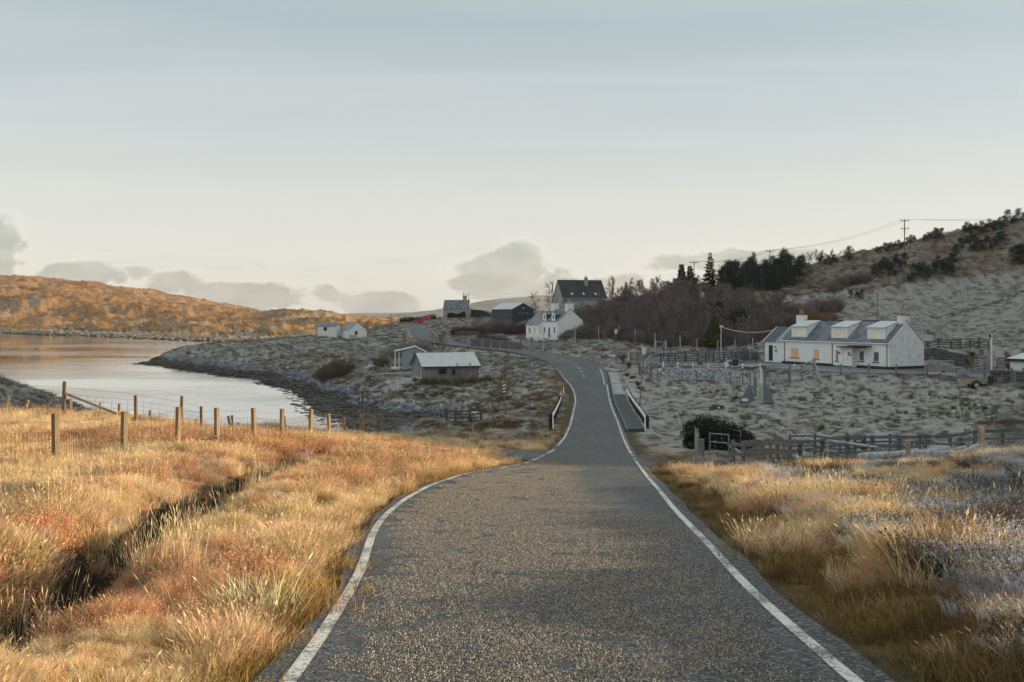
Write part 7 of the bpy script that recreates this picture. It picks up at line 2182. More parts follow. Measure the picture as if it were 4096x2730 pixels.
def shrubs():
    R = random.Random(81)
    P_ = [shrub_mesh(700 + i, 1.7, 2.5, 330, .016, TWIG_P) for i in range(2)]; RR = [shrub_mesh(710 + i, 1.7, 2.0, 330, .018, TWIG_R) for i in range(2)]
    B_ = [shrub_mesh(720 + i, 1.5, 2.2, 300, .014, TWIG_B) for i in range(2)]; O_ = [shrub_mesh(730, 1.7, 2.2, 340, .016, TWIG_O)]; G_ = [shrub_mesh(740, 1.4, 1.8, 260, .014, GREYB)]
    LOTS = {}
    def put(pr, u, Y, s, label, group=None):
        if group: LOTS.setdefault(label, []).append((pr, u, Y, s, group)); return
        put1(pr, u, Y, s, label)
    def put1(pr, u, Y, s, label, group=None):
        p = at(u, Y); t = thing('shrub', label, 'shrub', p, R.uniform(0, 6), group); s2 = s * R.uniform(.9, 1.1); t.scale = (s2 * 1.1, s2 * 1.1, s2)
        q = R.choice(pr); inst('stem', q[0], t); inst('crown', q[1], t)
    for u, Y in ((3075, 176), (3110, 172), (3150, 180), (3185, 184), (3225, 180), (3262, 186), (3300, 182), (3335, 186), (3130, 166), (3090, 163), (3160, 165)): put(P_, u, Y, 1.2, 'purple bare thicket on the slope left of the cottage chimney', 'purple thickets on the slope')
    for u, Y in ((3330, 216), (3365, 220), (3400, 222), (3432, 221), (3462, 220)): put(P_, u, Y, 1.15, 'purple bare thicket higher up the hill', 'purple thickets on the hill')
    for u, Y in ((3222, 168), (3255, 167), (3290, 168), (3322, 170)): put(O_, u, Y, 1.05, 'ochre-brown bare bush behind the cottage chimney', 'ochre bushes behind the cottage')
    for u, Y in ((1832, 218), (1855, 217), (1878, 216), (1900, 215), (1921, 214)): put(RR, u, Y, 1.15, 'dark red bare hedge bush on the slope below the barn', 'red hedge')
    for u, Y in ((1948, 226), (1965, 222), (1985, 226), (2004, 222), (2025, 228), (1975, 232), (2045, 214), (2062, 216), (2085, 212), (2100, 218)): put(P_ if u < 2030 else RR, u, Y, 1.3, 'dark bare bush in the thicket before the barn', 'thicket before the barn')
    for u, Y in ((1925, 193), (1945, 192), (1968, 190), (1990, 186), (2015, 184)): put(B_, u, Y, .75, 'low brown shrub in the garden inside the bend', 'low garden shrubs')
    for u, Y in ((2345, 214), (2372, 216), (2398, 218), (2425, 216), (2320, 220), (2445, 220), (2460, 205)): put(P_, u, Y, 1.35, 'dark bare bush under the big roofed house', 'bushes below the roofed house')
    for u, Y in ((2335, 194), (2365, 196), (2395, 200), (2440, 200), (2470, 204), (2500, 208), (2525, 212)): put([shrub_mesh(750 + int(u), 1.5, 1.3, 200, .02, BRACK)] if u in (2335, 2440) else O_, u, Y, .9, 'rust-brown bracken and bush on the bank above the bend cottage', 'rusty bushes on the bank')
    for u, Y in ((2255, 184), (2280, 183), (2305, 182), (2330, 181), (2350, 180)): put(B_, u, Y, .85, 'brown bare shrub along the gable of the bend cottage', 'shrubs by the bend cottage')
    for u, Y in ((1295, 139), (1318, 140), (1338, 141), (1355, 143)): put(B_, u, Y, 1.25, 'tall brown willow bush above the weedy shore', 'willow bushes on the shore')
    for u, Y in ((1610, 162), (1650, 163), (1690, 164), (1570, 160)): put([shrub_mesh(760, 2.0, 2.4, 260, .012, TWIG_G)], u, Y, 1.15, 'thin grey bare bush behind the cabin and hut', 'grey bushes behind the hut')
    for u, Y in ((1700, 116), (1735, 115.6), (1775, 115.2), (1815, 115.2), (1850, 115.8), (1890, 116.5), (1920, 117.5), (1950, 118)): put(B_, u, Y, .48, 'low brown bare bush growing against the timber hut', 'low bushes at the hut')
    for u, Y in ((1535, 148), (1515, 150), (1400, 152)): put(B_, u, Y, .7, 'small dark bush left of the cabin', 'small bushes left of the cabin')
    put(G_, 2990, 134, .95, 'grey-green rounded bush behind the bird table'); put(G_, 3012, 133, .8, 'smaller grey bush touching the cottage wing')
    put([shrub_mesh(770, 1.4, 1.7, 260, .014, TWIG_R)], 2272, 178, .5, 'small dark shrub at the door of the bend cottage')
    for lb, lst in LOTS.items():
        lst.sort(key=lambda q: (q[1], q[2]))
        for k, (pr, u, Y, s_, gr) in enumerate(lst): put1(pr, u, Y, s_, nth(k, len(lst), lb), gr)
    # bare trees about the houses
    big = [proto_bare('bare_tree', BARK, TWIG_B, seed=800 + i, h=7.4, spread=2.6, n_main=13, n_sub=6, n_twig=5, r0=.15, up=1.0, clear=.22, twig_r=.016, twig_len=.16) for i in range(2)]
    plant_tree(big[0], at(2208, 222), 1.25, 0, 'large bare tree left of the big dark roof', 'tree'); plant_tree(big[1], at(2158, 226), 1.0, 1, 'slightly smaller bare tree between the barn and the big roof', 'tree')
    plant_tree(big[1], at(2262, 216), .8, 2, 'bare tree in front of the left gable of the roofed house', 'tree'); plant_tree(big[0], at(2395, 214), .72, 3, 'bare tree before the right half of the roofed house', 'tree'); plant_tree(big[0], at(2322, 214), .68, 4, 'bare tree between the chimneys and the roof windows', 'tree')
    gold = proto_bare('bare_tree', BARK, TWIG_O, seed=812, h=6, spread=2.6, n_main=14, n_sub=6, n_twig=5, r0=.12, up=.9, clear=.2, twig_r=.018, twig_len=.16)  # backlit sun glow put into the twig colour
    plant_tree(gold, at(2455, 248), 1.1, 0, 'bare tree with backlight painted gold at the right end of the roof', 'tree'); plant_tree(gold, at(2432, 252), .95, 2, 'bare tree painted sun-gold, half hidden behind the roof end', 'tree'); plant_tree(gold, at(2545, 252), .8, 1, 'pale bare tree on the skyline right of the golden one', 'tree')
    sm = proto_bare('bare_tree', BARK, TWIG_B, seed=815, h=3.6, spread=1.3, n_main=11, n_sub=5, n_twig=4, r0=.06, up=1.2, clear=.15, twig_r=.010, multi=2, twig_len=.2)
    plant_tree(sm, at(1762, 158), 1.15, 0, 'bare sapling rising behind the timber hut roof', 'tree'); plant_tree(sm, at(1745, 161), .95, 1, 'second bare sapling left of the first behind the hut', 'tree'); plant_tree(sm, at(1855, 114.5), .72, 1.5, 'thin bare sapling against the hut wall', 'tree'); plant_tree(sm, at(1905, 232), 1.2, .4, 'bare sapling in the scrub below the skyline house', 'tree')
shrubs()

def gorse():
    R = random.Random(91); p = hit(2880, 1800, 44, 80) or at(2880, 55)
    t = thing('gorse_bush', 'large dark evergreen bush behind the sheep pens', 'bush', p)
    st = MB(); cr = MB(); lobes = [(-1.25, 0, 1.25, .62), (-.75, .2, 1.45, .7), (-.2, 0, 1.35, .7), (.35, .1, 1.05, .65), (.85, 0, .85, .6), (1.3, .2, .6, .5), (-1.35, .1, .5, .45), (-.3, -.3, .7, .8), (.7, -.3, .5, .65), (-.9, -.2, .8, .55)]
    for x, y, z, r in lobes:
        st.tube([(x * .25, 0, -.2), (x * .7, y, z * .5), (x, y, z)], [.06, .04, .015], 5, False)
        z *= .72; r *= .92
        for k in range(1000):
            d = Vector((R.gauss(0, 1), R.gauss(0, 1), R.gauss(.15, .9))).normalized() * r * R.uniform(.55, 1.05); q = Vector((x, y, z)) + d; u = (d.normalized() + Vector((R.gauss(0, .5), R.gauss(0, .5), R.gauss(.3, .4)))).normalized(); v = u.orthogonal().normalized(); l = R.uniform(.07, .17)
            cr.poly([q - v * l * .22, q + u * l * .6 - v * l * .2, q + u * l, q + u * l * .5 + v * l * .25])
    st.build('stem', BARK, t); cr.build('crown', GORSE, t)
gorse()

def blade_plant(name, label, cat, p, n, h, w, droop, mt, seed, lean=.8, plume=None, trunk=0):
    R = random.Random(seed); t = thing(name, label, cat, p); cr = MB(); pl = MB()
    for i in range(n):
        a = R.uniform(0, 6.28); d = Vector((math.cos(a), math.sin(a), 0)); hh = h * R.uniform(.6, 1.1); ll = lean * R.uniform(.15, 1.2) * hh; s = Vector((-d.y, d.x, 0)) * w * R.uniform(.6, 1.2)
        prev = None; b = d * R.uniform(0, .12)
        for k in range(5):
            f = k / 4; q = b + d * ll * f ** 1.4 + Vector((0, 0, trunk + hh * (f - droop * f * f)))
            ws = s * (1 - .8 * f)
            if prev: cr.poly([prev[0], prev[1], q + ws, q - ws])
            prev = (q - ws, q + ws)
        if plume and R.random() < plume:
            q = b + d * ll + Vector((0, 0, hh * (1 - droop))); pl.tube([q + Vector((0, 0, -.05)), q + d * .08 + Vector((0, 0, .22)), q + d * .16 + Vector((0, 0, .36))], [.02, .055, .01], 5)
    cr.build('leaves', mt, t)
    if plume: pl.build('plume', TWIG_G, t, kind='stuff')
    if trunk:
        g = MB(); g.tube([(0, 0, -.3), (.03, 0, trunk * .5), (0, 0, trunk + .05)], [.09, .075, .07], 8); g.build('trunk', BARK, t)
    return t
STRAWL = leaf_mat('pampas_leaf', (.20, .165, .075)); PALML = leaf_mat('palm_leaf', (.085, .095, .04)); RUSTG = leaf_mat('rust_grass', (.26, .10, .03)); STRAWD = leaf_mat('dead_pampas', (.26, .20, .10))
blade_plant('pampas_grass', 'taller pampas grass clump by the junction lamp', 'grass clump', at(2492, 124), 330, 1.55, .022, .25, STRAWL, 1, .5, .06)
blade_plant('pampas_grass', 'smaller pampas grass clump in front of the taller one', 'grass clump', at(2515, 119), 260, 1.2, .022, .3, STRAWL, 2, .6, .03)
blade_plant('pampas_grass', 'drooping dead pampas clump at the right edge', 'grass clump', at(4042, 106), 360, 1.9, .03, .45, STRAWD, 3, .75, .12)
for i, (u, Y, s, lb) in enumerate(((2508, 109, .8, 'rust-red grass tuft beside the frosted pavement'), (2530, 106, .75, 'second rust-red tuft next to the rail fence foot'), (2552, 101.5, .95, 'largest rust-red grass tuft by the lamp column'), (2562, 99.5, .8, 'rust-red tuft just below the lamp column'))):
    blade_plant('grass_tuft', lb, 'grass tuft', at(u, Y), 170, s, .022, .4, RUSTG, 10 + i, .9)
def palm(p, h, n, label, seed):
    t = thing('cabbage_palm', label, 'palm', p); R = random.Random(seed); g = MB(); g.tube([(0, 0, -.3), (.04, 0, h * .5), (0, 0, h)], [.12, .09, .08], 8); g.build('trunk', BARK, t)
    for nm, k, lo, hi, mt in (('leaves', n, -.25, 1.2, PALML), ('dead_leaves', n // 2, -1.4, -.5, STRAWD)):
        cr = MB()
        for i in range(k):
            a = R.uniform(0, 6.28); e = R.uniform(lo, hi); d = Vector((math.cos(a) * math.cos(e), math.sin(a) * math.cos(e), math.sin(e))); s = d.cross(Vector((0, 0, 1))).normalized() * .028; l = R.uniform(.5, .8); c = Vector((0, 0, h))
            m = c + d * l * .55; e_ = c + d * l + Vector((0, 0, -.12)); cr.poly([c - s * .6, c + s * .6, m + s, m - s]); cr.poly([m - s, m + s, e_])
        cr.build(nm, mt, t)
palm(at(3888, 105), 1.75, 150, 'cabbage palm with a spiky crown beside the stone garden wall', 5)
palm(at(3868, 106), 1.05, 80, 'shorter shaggy palm left of the taller cabbage palm', 6)
# ================================================================ poles, lamps, signs, vehicles, small things
POLEW = mat('pole_wood', (.24, .225, .20), .9, .3, 3, .3, 30, stretch=(1, 1, .2), col2=(.15, .14, .125))
POLED = mat('dark_pole_wood', (.10, .085, .07), .9, .3, 3)
INSUL = mat('insulator', (.06, .055, .05), .4, .1)
LAMPG = mat('lamp_head', (.66, .67, .66), .4, .1); GALV = mat('grey_column', (.16, .17, .18), .6, .2); GALVP = mat('pale_column', (.42, .43, .43), .6, .2)

def utility_pole(label, u, Y, vtop, r=.14, arms=0, m=POLEW, vbase=None, brack=False):
    p = at(u, Y); h = (VH - vtop) / F * Y - p.z
    t = thing('utility_pole', label, 'utility pole', p, 0)
    g = MB(); g.tube([(0, 0, -.5), (0, 0, h)], [r, r * .72], 8); g.build('pole', m, t)
    for k in range(arms):
        z = h - .35 - k * 1.9; w = 2.2 - .3 * k
        a = MB(); a.box((0, -r - .06, z), (w, .12, .14)); ar = a.build('crossarm', POLED, t)
        for x in (-w / 2 + .1, 0, w / 2 - .1):
            i = MB(); i.tube([(x, -r - .06, z + .07), (x, -r - .06, z + .2), (x, -r - .06, z + .36)], [.035, .08, .05], 7); i.build('insulator', INSUL, ar)
    if brack:
        a = MB(); a.box((.25, 0, h - .5), (.5, .1, .1)); a.build('bracket', INSUL, t)
    return t, p + Vector((0, 0, h))
def cable(label, a, b, sag, r=.012, m=None, n=14):
    g = MB(); g.tube([Vector(a).lerp(Vector(b), k / n) - Vector((0, 0, 4 * sag * (k / n) * (1 - k / n))) for k in range(n + 1)], r, 4, False)
    return tag(g.build('cable', m or GALV), label, 'cable')
tA, topA = utility_pole('tall utility pole with two crossarms on the open hill', 3618, 240, 879, .17, 2)
for x0, lb in ((-6, 'left wire stay of the tall hill pole'), (5.5, 'right wire stay of the tall hill pole')):
    f = (topA.x + x0, topA.y - 1.0); cable(lb, topA - Vector((0, 0, 2.3)), (f[0], f[1], gz(*f)), .1, .018, INSUL)
tB, topB = utility_pole('dark crossarm pole on the skyline right of the broad spruce', 3080, 266, 1001, .14, 1, POLED)
tC, topC = utility_pole('dark crossarm pole on the skyline left of the tall spruce', 2776, 252, 1046, .14, 1, POLED)
tD, topD = utility_pole('pale stout pole carrying a transformer in the bare wood', 2803, 197, 1132, .20, 1, POLEW)
tr = MB(); zD = topD.z - tD.location.z; tr.tube([(.42, -.1, zD - 3.0), (.42, -.1, zD - 2.9), (.42, -.1, zD - 2.0), (.42, -.1, zD - 1.9)], [.2, .3, .3, .18], 10); tr.build('transformer', mat('pale_tank', (.40, .46, .49), .4, .1), tD)
b = MB(); b.span((.1, -.12, zD - 2.5), (.2, -.02, zD - 2.3)); b.build('bracket', INSUL, tD)
for i, (dx, dz) in enumerate(((-1.0, .05), (0, .05), (1.0, .05))):
    cable(('left', 'middle', 'right')[i] + ' power line from the tall hill pole to the skyline pole', topA + Vector((dx, -.2, dz)), topB + Vector((dx, -.2, dz)), 1.6, .016)
    cable(('left', 'middle', 'right')[i] + ' power line between the two skyline poles', topB + Vector((dx, -.2, dz)), topC + Vector((dx, -.2, dz)), 1.2, .016)
    e = P(4300, 850 + i * 8, 300); cable(('lower', 'middle', 'upper')[i] + ' power line running off to the right from the tall hill pole', topA + Vector((dx, -.2, dz)), e, .8, .016)
tE, topE = utility_pole('thin plain pole rising behind the long cottage roof', 3509, 146, 1166, .11)
tF, topF = utility_pole('pole at the right end of the skyline house', 1875, 287, 1173, .14)
tG, topG = utility_pole('plain dark pole in the crown of the large bare tree', 2211, 240, 1128, .12, 0, POLED)
tH, topH = utility_pole('grey pole with a bracket in front of the big tiled roof', 2396, 222, 1156, .13, 0, POLEW, None, True)
tI, topI = utility_pole('thin dark pole on the skyline right of the golden tree', 2502, 254, 1126, .12, 0, POLED)
tJ, topJ = utility_pole('thin pole on the headland road right of the outhouses', 1564, 290, 1255, .10, 0, POLED)
tK, topK = utility_pole('distant thin pole left of the red van', 1628, 320, 1266, .09, 0, POLED)
cable('upper wire across the sky from the skyline house pole', topF, topG + Vector((0, 0, -1.0)), 1.0, .014); cable('lower wire across the sky from the skyline house pole', topF - Vector((0, 0, .5)), topG + Vector((0, 0, -1.8)), 1.2, .014)
for u, Y, vt, lb in ((3839, 148, 1302, 'tall white marker pole in the pasture above the palm'), (3803, 136, 1324, 'shorter white marker pole behind the garden fence'), (3959, 146, 1304, 'white marker pole in the pasture at the right'), (3690, 142, 1320, 'thin white pole beside the cottage gable')):
    p = at(u, Y); h = (VH - vt) / F * Y - p.z; g = MB(); g.tube([(0, 0, -.3), (0, 0, h)], .06, 7); tag(g.build('marker_pole', GALVP, None, p), lb, 'pole', 'white poles in the pasture')

def street_lamp(label, u, Y, vtop, r=.05, head='lantern', m=GALV, arm=0.0, lean=0):
    p = at(u, Y); h = (VH - vtop) / F * Y - p.z; t = thing('street_lamp', label, 'street lamp', p); t.rotation_euler = (0, lean, 0)
    g = MB(); g.tube([(0, 0, -.3), (0, 0, .9), (0, 0, .95), (0, 0, h - .38)], [r * 1.7, r * 1.6, r, r * .75], 8); g.build('column', m, t)
    if head == 'lantern':
        g = MB(); g.tube([(0, 0, h - .62), (0, 0, h - .58), (0, 0, h - .10), (0, 0, h - .06)], [.10, .15, .19, .19], 10); g.build('lantern', LAMPG, t)
        g = MB(); g.tube([(0, 0, h - .058), (0, 0, h)], [.20, .07], 10); g.build('cap', GALV, t)
    else:
        g = MB(); g.tube([(0, 0, h - .4), (0, 0, h - .1), (arm * .3, 0, h), (arm, 0, h)], [r * .8, r * .75, r * .7, r * .6], 6); g.build('arm', m, t)
        g = MB(); g.box((arm * 1.15, 0, h - .02), (.62, .22, .14)); g.build('lantern', LAMPG, t)
    return t, p + Vector((0, 0, h))
street_lamp('street lamp standing beside the pampas grass at the junction', 2464, 125, 1317, .05)
t, _ = street_lamp('slightly leaning street lamp beside the right guard rail', 2556, 75.5, 1387, .05, lean=math.radians(4.6))
street_lamp('street lamp with a bent arm in front of the bend cottage', 2172, 158, 1294, .06, 'arm', GALVP, -.9)
street_lamp('street lamp with a short arm on the slope below the skyline house', 1800, 222, 1275, .06, 'arm', GALVP, -.9)
def lamp_post():
    p = at(2884, 132); h = (VH - 1308) / F * 132 - p.z; t = thing('lamp_post', 'pale square-headed lamp post before the yellow-green conifer', 'lamp post', p)
    g = MB(); g.tube([(0, 0, -.3), (0, 0, h)], [.10, .08], 8); g.build('post', GALVP, t); g = MB(); g.box((.05, 0, h + .05), (.42, .3, .26)); g.build('lamp_head', LAMPG, t)
    cable('frosted cable sagging from the lamp post to the cottage wing', p + Vector((0, 0, h)), P(3102, 1319, 129), .55, .030, WPAINT)
lamp_post()
def flag_pole():
    p = at(3966, 96); h = (VH - 1335) / F * 96 - p.z; t = thing('lamp_pole', 'tall white pole with a small black box near the trailer', 'pole', p)
    g = MB(); g.tube([(0, 0, -.3), (0, 0, h)], [.085, .07], 8); g.build('pole', WPAINT, t); g = MB(); g.box((-.12, 0, h - .25), (.14, .12, .3)); g.build('box', BLACK, t)
flag_pole()

# ---- road signs
def bend_sign():
    p = at(2246, 77.5); p = Vector((p.x, p.y, p.z)); zt = (VH - 1557) / F * 77.5 - p.z
    t = thing('road_sign', 'red-edged triangular bend warning sign beside the left guard rail', 'road sign', p, math.radians(-4))
    g = MB(); g.tube([(0, .04, -.3), (0, .04, zt - .05)], .035, 7); g.build('post', GALV, t)
    s = .62; h3 = s * .866
    def tri(k): return [(-s / 2 * k, 0, zt - h3 / 2 - h3 * .5 * k + h3 * .0 * k), (s / 2 * k, 0, zt - h3 / 2 - h3 * .5 * k), (0, 0, zt - h3 / 2 + h3 * .5 * k)]
    g = MB(); g.prism(tri(1), (0, .02, 0)); g.build('plate', mat('sign_red', (.42, .04, .03), .5), t)
    g = MB(); g.prism([(a, -.006, b - .02) for a, _, b in tri(.68)], (0, .004, 0)); g.build('face', mat('sign_white', (.72, .72, .70), .5), t)
    g = MB(); q = [(.06, -.012, zt - h3 + .07), (.06, -.012, zt - h3 * .62), (.03, -.012, zt - h3 * .50), (-.07, -.012, zt - h3 * .44)]
    for a, b in zip(q[:-1], q[1:]): g.bar(a, b, .045, .006, (0, 1, 0))
    g.build('arrow', BLACK, t, kind='stuff')
bend_sign()
def lane_sign():
    p = at(2148, 128); t = thing('street_sign', 'small blue name plate on two posts at the outside of the bend', 'sign', p, math.radians(8))
    zt = (VH - 1436) / F * 128 - p.z
    for x in (-.45, .45):
        g = MB(); g.bar((x, .03, -.3), (x, .03, zt), .08, .08); g.build('post', GALV, t)
    g = MB(); g.span((-.46, -.03, zt - .34), (.46, -.012, zt)); g.build('plate', mat('sign_blue', (.10, .16, .36), .5, .1), t)
lane_sign()
def chevron_marker():
    p = at(2017, 92); t = thing('marker_board', 'narrow black and white marker board in the hollow left of the road', 'marker board', p, .2)
    zt = (VH - 1541) / F * 92 - p.z; zb = (VH - 1578) / F * 92 - p.z
    g = MB(); g.bar((.0, .05, -.3), (.0, .05, zt), .08, .08); g.build('post', GALV, t)
    n = 6
    for k in range(n):
        a = zb + (zt - zb) * k / n; b = zb + (zt - zb) * (k + 1) / n
        g = MB(); g.prism([(-.15, 0, a), (.15, 0, a + .06), (.15, 0, b + .06), (-.15, 0, b)], (0, .02, 0)); g.build('stripe', WHITE if k % 2 else BLACK, t)
chevron_marker()
def blank_board():
    p = at(1490, 57); t = thing('sign_frame', 'open dark sign frame on two thin posts behind the corner gate', 'sign frame', p)
    w = 83 / F * 57; zt = (VH - 1568) / F * 57 - p.z; zb = (VH - 1650) / F * 57 - p.z
    for x in (-w / 2 + .05, w / 2 - .05):
        g = MB(); g.bar((x, .05, -.3), (x, .05, zt - .05), .06, .06); g.build('post', GALV, t)
    c = .10; q = [(-w / 2, zb), (-w / 2, zt - c), (-w / 2 + c, zt), (w / 2 - c, zt), (w / 2, zt - c)]
    g = MB()
    for (x0, z0), (x1, z1) in zip(q[:-1], q[1:]): g.bar((x0, 0, z0), (x1, 0, z1), .05, .04, (0, 1, 0))
    g.build('frame', TRIMD, t, kind='stuff')
blank_board()
def field_boards():
    m = mat('grey_board', (.15, .165, .18), .6, .15, 1.5)
    for u0, u1, ua, va, vb, Y, lb, pl in ((2957, 3022, 3001, 1530, 1611, 76, 'left grey triangular board with a white plate in the frosty field', True), (3052, 3099, 3056, 1512, 1617, 75, 'right grey triangular board standing in the frosty field', False)):
        p = hit((u0 + u1) / 2, vb, 50, 105); Y = p.y; t = thing('field_board', lb, 'board', p)
        def q(u, v, dy=0.0): w = P(u, v, Y) - p; return (w.x, dy, w.z)
        zg = 0
        A, B, C = q(u0, vb), q(u1, vb), q(ua, va)
        g = MB(); g.prism([(A[0], 0, min(A[2], .1)), (B[0], 0, min(B[2], .1)), C], (0, .10, 0)); g.build('board', m, t)
        g = MB(); g.span((A[0] + .05, -.03, A[2] + .02), (B[0] - .05, -.004, A[2] + .07)); g.build('ledge', TRIMD, t)
        if pl:
            g = MB(); g.span((A[0] + .22, -.05, A[2] + .10), (A[0] + .22 + .50, -.006, A[2] + .34)); g.build('plate', WHITE, t)
    p = hit(3020, 1585, 55, 105); g = MB(); g.span((-.14, -.05, -.2), (.14, .05, (VH - 1512) / F * p.y - p.z)); tag(g.build('field_post', m, None, p), 'flat grey upright between the two triangular boards', 'post')
field_boards()

# ---- vehicles
RUB = mat('tyre_rubber', (.02, .02, .02), .85, .2); HUB = mat('wheel_hub', (.45, .46, .46), .4, .2, metal=.5); CARG = glass_mat('car_glass', (.03, .035, .04), .06)
HEADL = mat('headlamp', (.75, .76, .75), .15, .1); TAILL = mat('tail_lamp', (.35, .03, .02), .3)
def wheel(t, x, y, r, w=.2):
    g = MB(); n = 16
    g.tube([(x, y - w / 2, r), (x, y - w / 2 + .03, r), (x, y + w / 2 - .03, r), (x, y + w / 2, r)], [r * .9, r, r, r * .9], n); wh = g.build('wheel', RUB, t)
    for s in (-1, 1):
        g = MB(); g.tube([(x, y + s * w / 2, r), (x, y + s * (w / 2 + .012), r)], [r * .62, r * .5], 10); g.build('hub', HUB, wh)
def car_body(prof, W, tuck, belt):
    """loft a side profile (x, z) across the width: full at the sills and belt, narrower at the roof"""
    g = MB(); n = len(prof); ys = [-W / 2, -W / 2 + .06, 0, W / 2 - .06, W / 2]
    for y in ys:
        for x, z in prof:
            k = 1.0
            if z > belt: k = 1 - tuck * (z - belt)
            e = 1.0 if abs(abs(y) - W / 2) > .01 else .985
            g.v.append((x * e, y * k, (z - .45) * (e) + .45))
    for j in range(len(ys) - 1):
        for i in range(n):
            a = j * n + i; b = j * n + (i + 1) % n; g.f.append((a, b, b + n, a + n))
    g.f.append(tuple(range(n))); g.f.append(tuple(range((len(ys) - 1) * n, len(ys) * n))[::-1])
    return g
def estate_car():
    p = hit(2160, 1367, 160, 230)
    t = thing('parked_car', 'white estate car parked in front of the bend cottage', 'car', p, math.radians(-62))
    body = mat('white_car_paint', (.60, .63, .66), .25, .05)
    prof = [(2.2, .25), (2.25, .55), (2.15, .80), (1.25, .95), (.45, 1.42), (-.3, 1.50), (-1.6, 1.45), (-2.1, .98), (-2.2, .6), (-2.15, .25)]
    car_body(prof, 1.78, .22, .95).build('body', body, t)
    for s in (-1, 1):
        for x in (-1.35, 1.38): wheel(t, x, s * .80, .32)
        g = MB(); y = s * .835
        g.poly([(1.05, s * .875, 1.0), (.42, s * .79, 1.38), (-.3, s * .775, 1.43), (-1.5, s * .785, 1.38), (-1.9, s * .875, 1.0)]); g.build('side_window', CARG, t)
        g = MB(); g.box((2.16, s * .62, .72), (.16, .36, .16)); g.build('headlight', HEADL, t)
        g = MB(); g.box((1.0, s * .97, 1.0), (.14, .16, .12)); g.build('mirror', body, t)
    g = MB(); g.poly([(1.27, -.78, .965), (1.27, .78, .965), (.47, .68, 1.425), (.47, -.68, 1.425)]); g.build('windscreen', mat('frosted_screen', (.40, .43, .45), .3), t)
    g = MB(); g.box((2.245, 0, .60), (.03, .85, .16)); g.build('grille', BLACK, t)
    g = MB(); g.box((2.265, 0, .42), (.02, .50, .11)); g.build('number_plate', WHITE, t)
    for s in (-1, 1):
        g = MB(); g.bar((.2, s * .62, 1.53), (-1.6, s * .62, 1.50), .04, .04); g.build('roof_rail', GALV, t)
estate_car()
def red_van():
    p = P(1688, 1297, 298); p.z = gz(p.x, p.y)
    t = thing('parked_van', 'red panel van with a white bonnet parked on the skyline road', 'van', p, math.radians(176))
    red = mat('van_red', (.42, .022, .05), .35, .05)
    prof = [(2.25, .3), (2.3, .65), (2.15, .95), (1.5, 1.12), (.85, 1.72), (.4, 1.86), (-2.1, 1.90), (-2.3, 1.7), (-2.35, .3)]
    car_body(prof, 1.85, .10, 1.1).build('body', red, t)
    for s in (-1, 1):
        for x in (-1.45, 1.45): wheel(t, x, s * .84, .33)
        g = MB(); g.poly([(1.3, s * .93, 1.16), (.8, s * .87, 1.66), (.3, s * .87, 1.66), (.3, s * .93, 1.16)]); g.build('side_window', CARG, t)
        g = MB(); g.box((2.22, s * .66, .80), (.16, .34, .2)); g.build('headlight', HEADL, t)
        g = MB(); g.box((-2.34, s * .8, 1.1), (.05, .12, .5)); g.build('tail_light', TAILL, t)
    g = MB(); g.poly([(1.52, -.80, 1.14), (1.52, .80, 1.14), (.87, .72, 1.725), (.87, -.72, 1.725)]); g.build('windscreen', CARG, t)
    g = MB(); g.prism([(2.32, -.82, .72), (2.17, -.82, .975), (1.52, -.82, 1.145), (1.52, -.82, 1.16), (2.2, -.82, .99), (2.35, -.82, .72)], (0, 1.64, 0)); g.build('bonnet', mat('pale_bonnet', (.66, .67, .67), .4), t)
red_van()
def trailer():
    p = P(3890, 1534, 89.5); p.z = gz(p.x, p.y)
    t = thing('trailer', 'small tan trailer with a mesh cage parked at the edge of the yard', 'trailer', p, math.radians(-8))
    tan = mat('trailer_ply', (.34, .29, .22), .8, .2); cg = mat('cage_mesh', (.20, .22, .235), .5, .2, metal=.3)
    g = MB(); g.span((-1.15, -.65, .42), (1.15, .65, .50)); g.build('deck', tan, t)
    for y in (-.65, .61):
        g = MB(); g.span((-1.15, y, .505), (1.15, y + .04, .86)); g.build('side_board', tan, t)
    for x in (-1.15, 1.11):
        g = MB(); g.span((x, -.605, .505), (x + .04, .605, .86)); g.build('end_board', tan, t)
    for y in (-.63, .63):
        g = MB()
        for x in np.linspace(-1.12, 1.12, 13): g.tube([(x, y, .86), (x, y, 1.62)], .012, 4, False)
        for z in (1.05, 1.25, 1.45, 1.62): g.tube([(-1.13, y, z), (1.13, y, z)], .014, 4, False)
        g.build('cage_side', cg, t, kind='stuff')
    for x in (-1.13, 1.13):
        g = MB()
        for y in np.linspace(-.6, .6, 7): g.tube([(x, y, .86), (x, y, 1.62)], .012, 4, False)
        for z in (1.05, 1.25, 1.45, 1.62): g.tube([(x, -.62, z), (x, .62, z)], .014, 4, False)
        g.build('cage_end', cg, t, kind='stuff')
    for y in (-.78, .78): wheel(t, .1, y, .31, .18)
    for y in (-.78, .78):
        g = MB(); q = [(.1 + .40 * math.cos(a), y, .33 + .40 * math.sin(a)) for a in np.linspace(0, math.pi, 9)]; g.tube(q, .05, 5); g.build('mudguard', BLACK, t)
    g = MB(); g.bar((-1.15, 0, .45), (-2.0, 0, .42), .08, .08); g.build('drawbar', cg, t); g = MB(); g.tube([(-1.85, 0, .0), (-1.85, 0, .5)], .035, 6); g.build('jockey_leg', cg, t)
trailer()

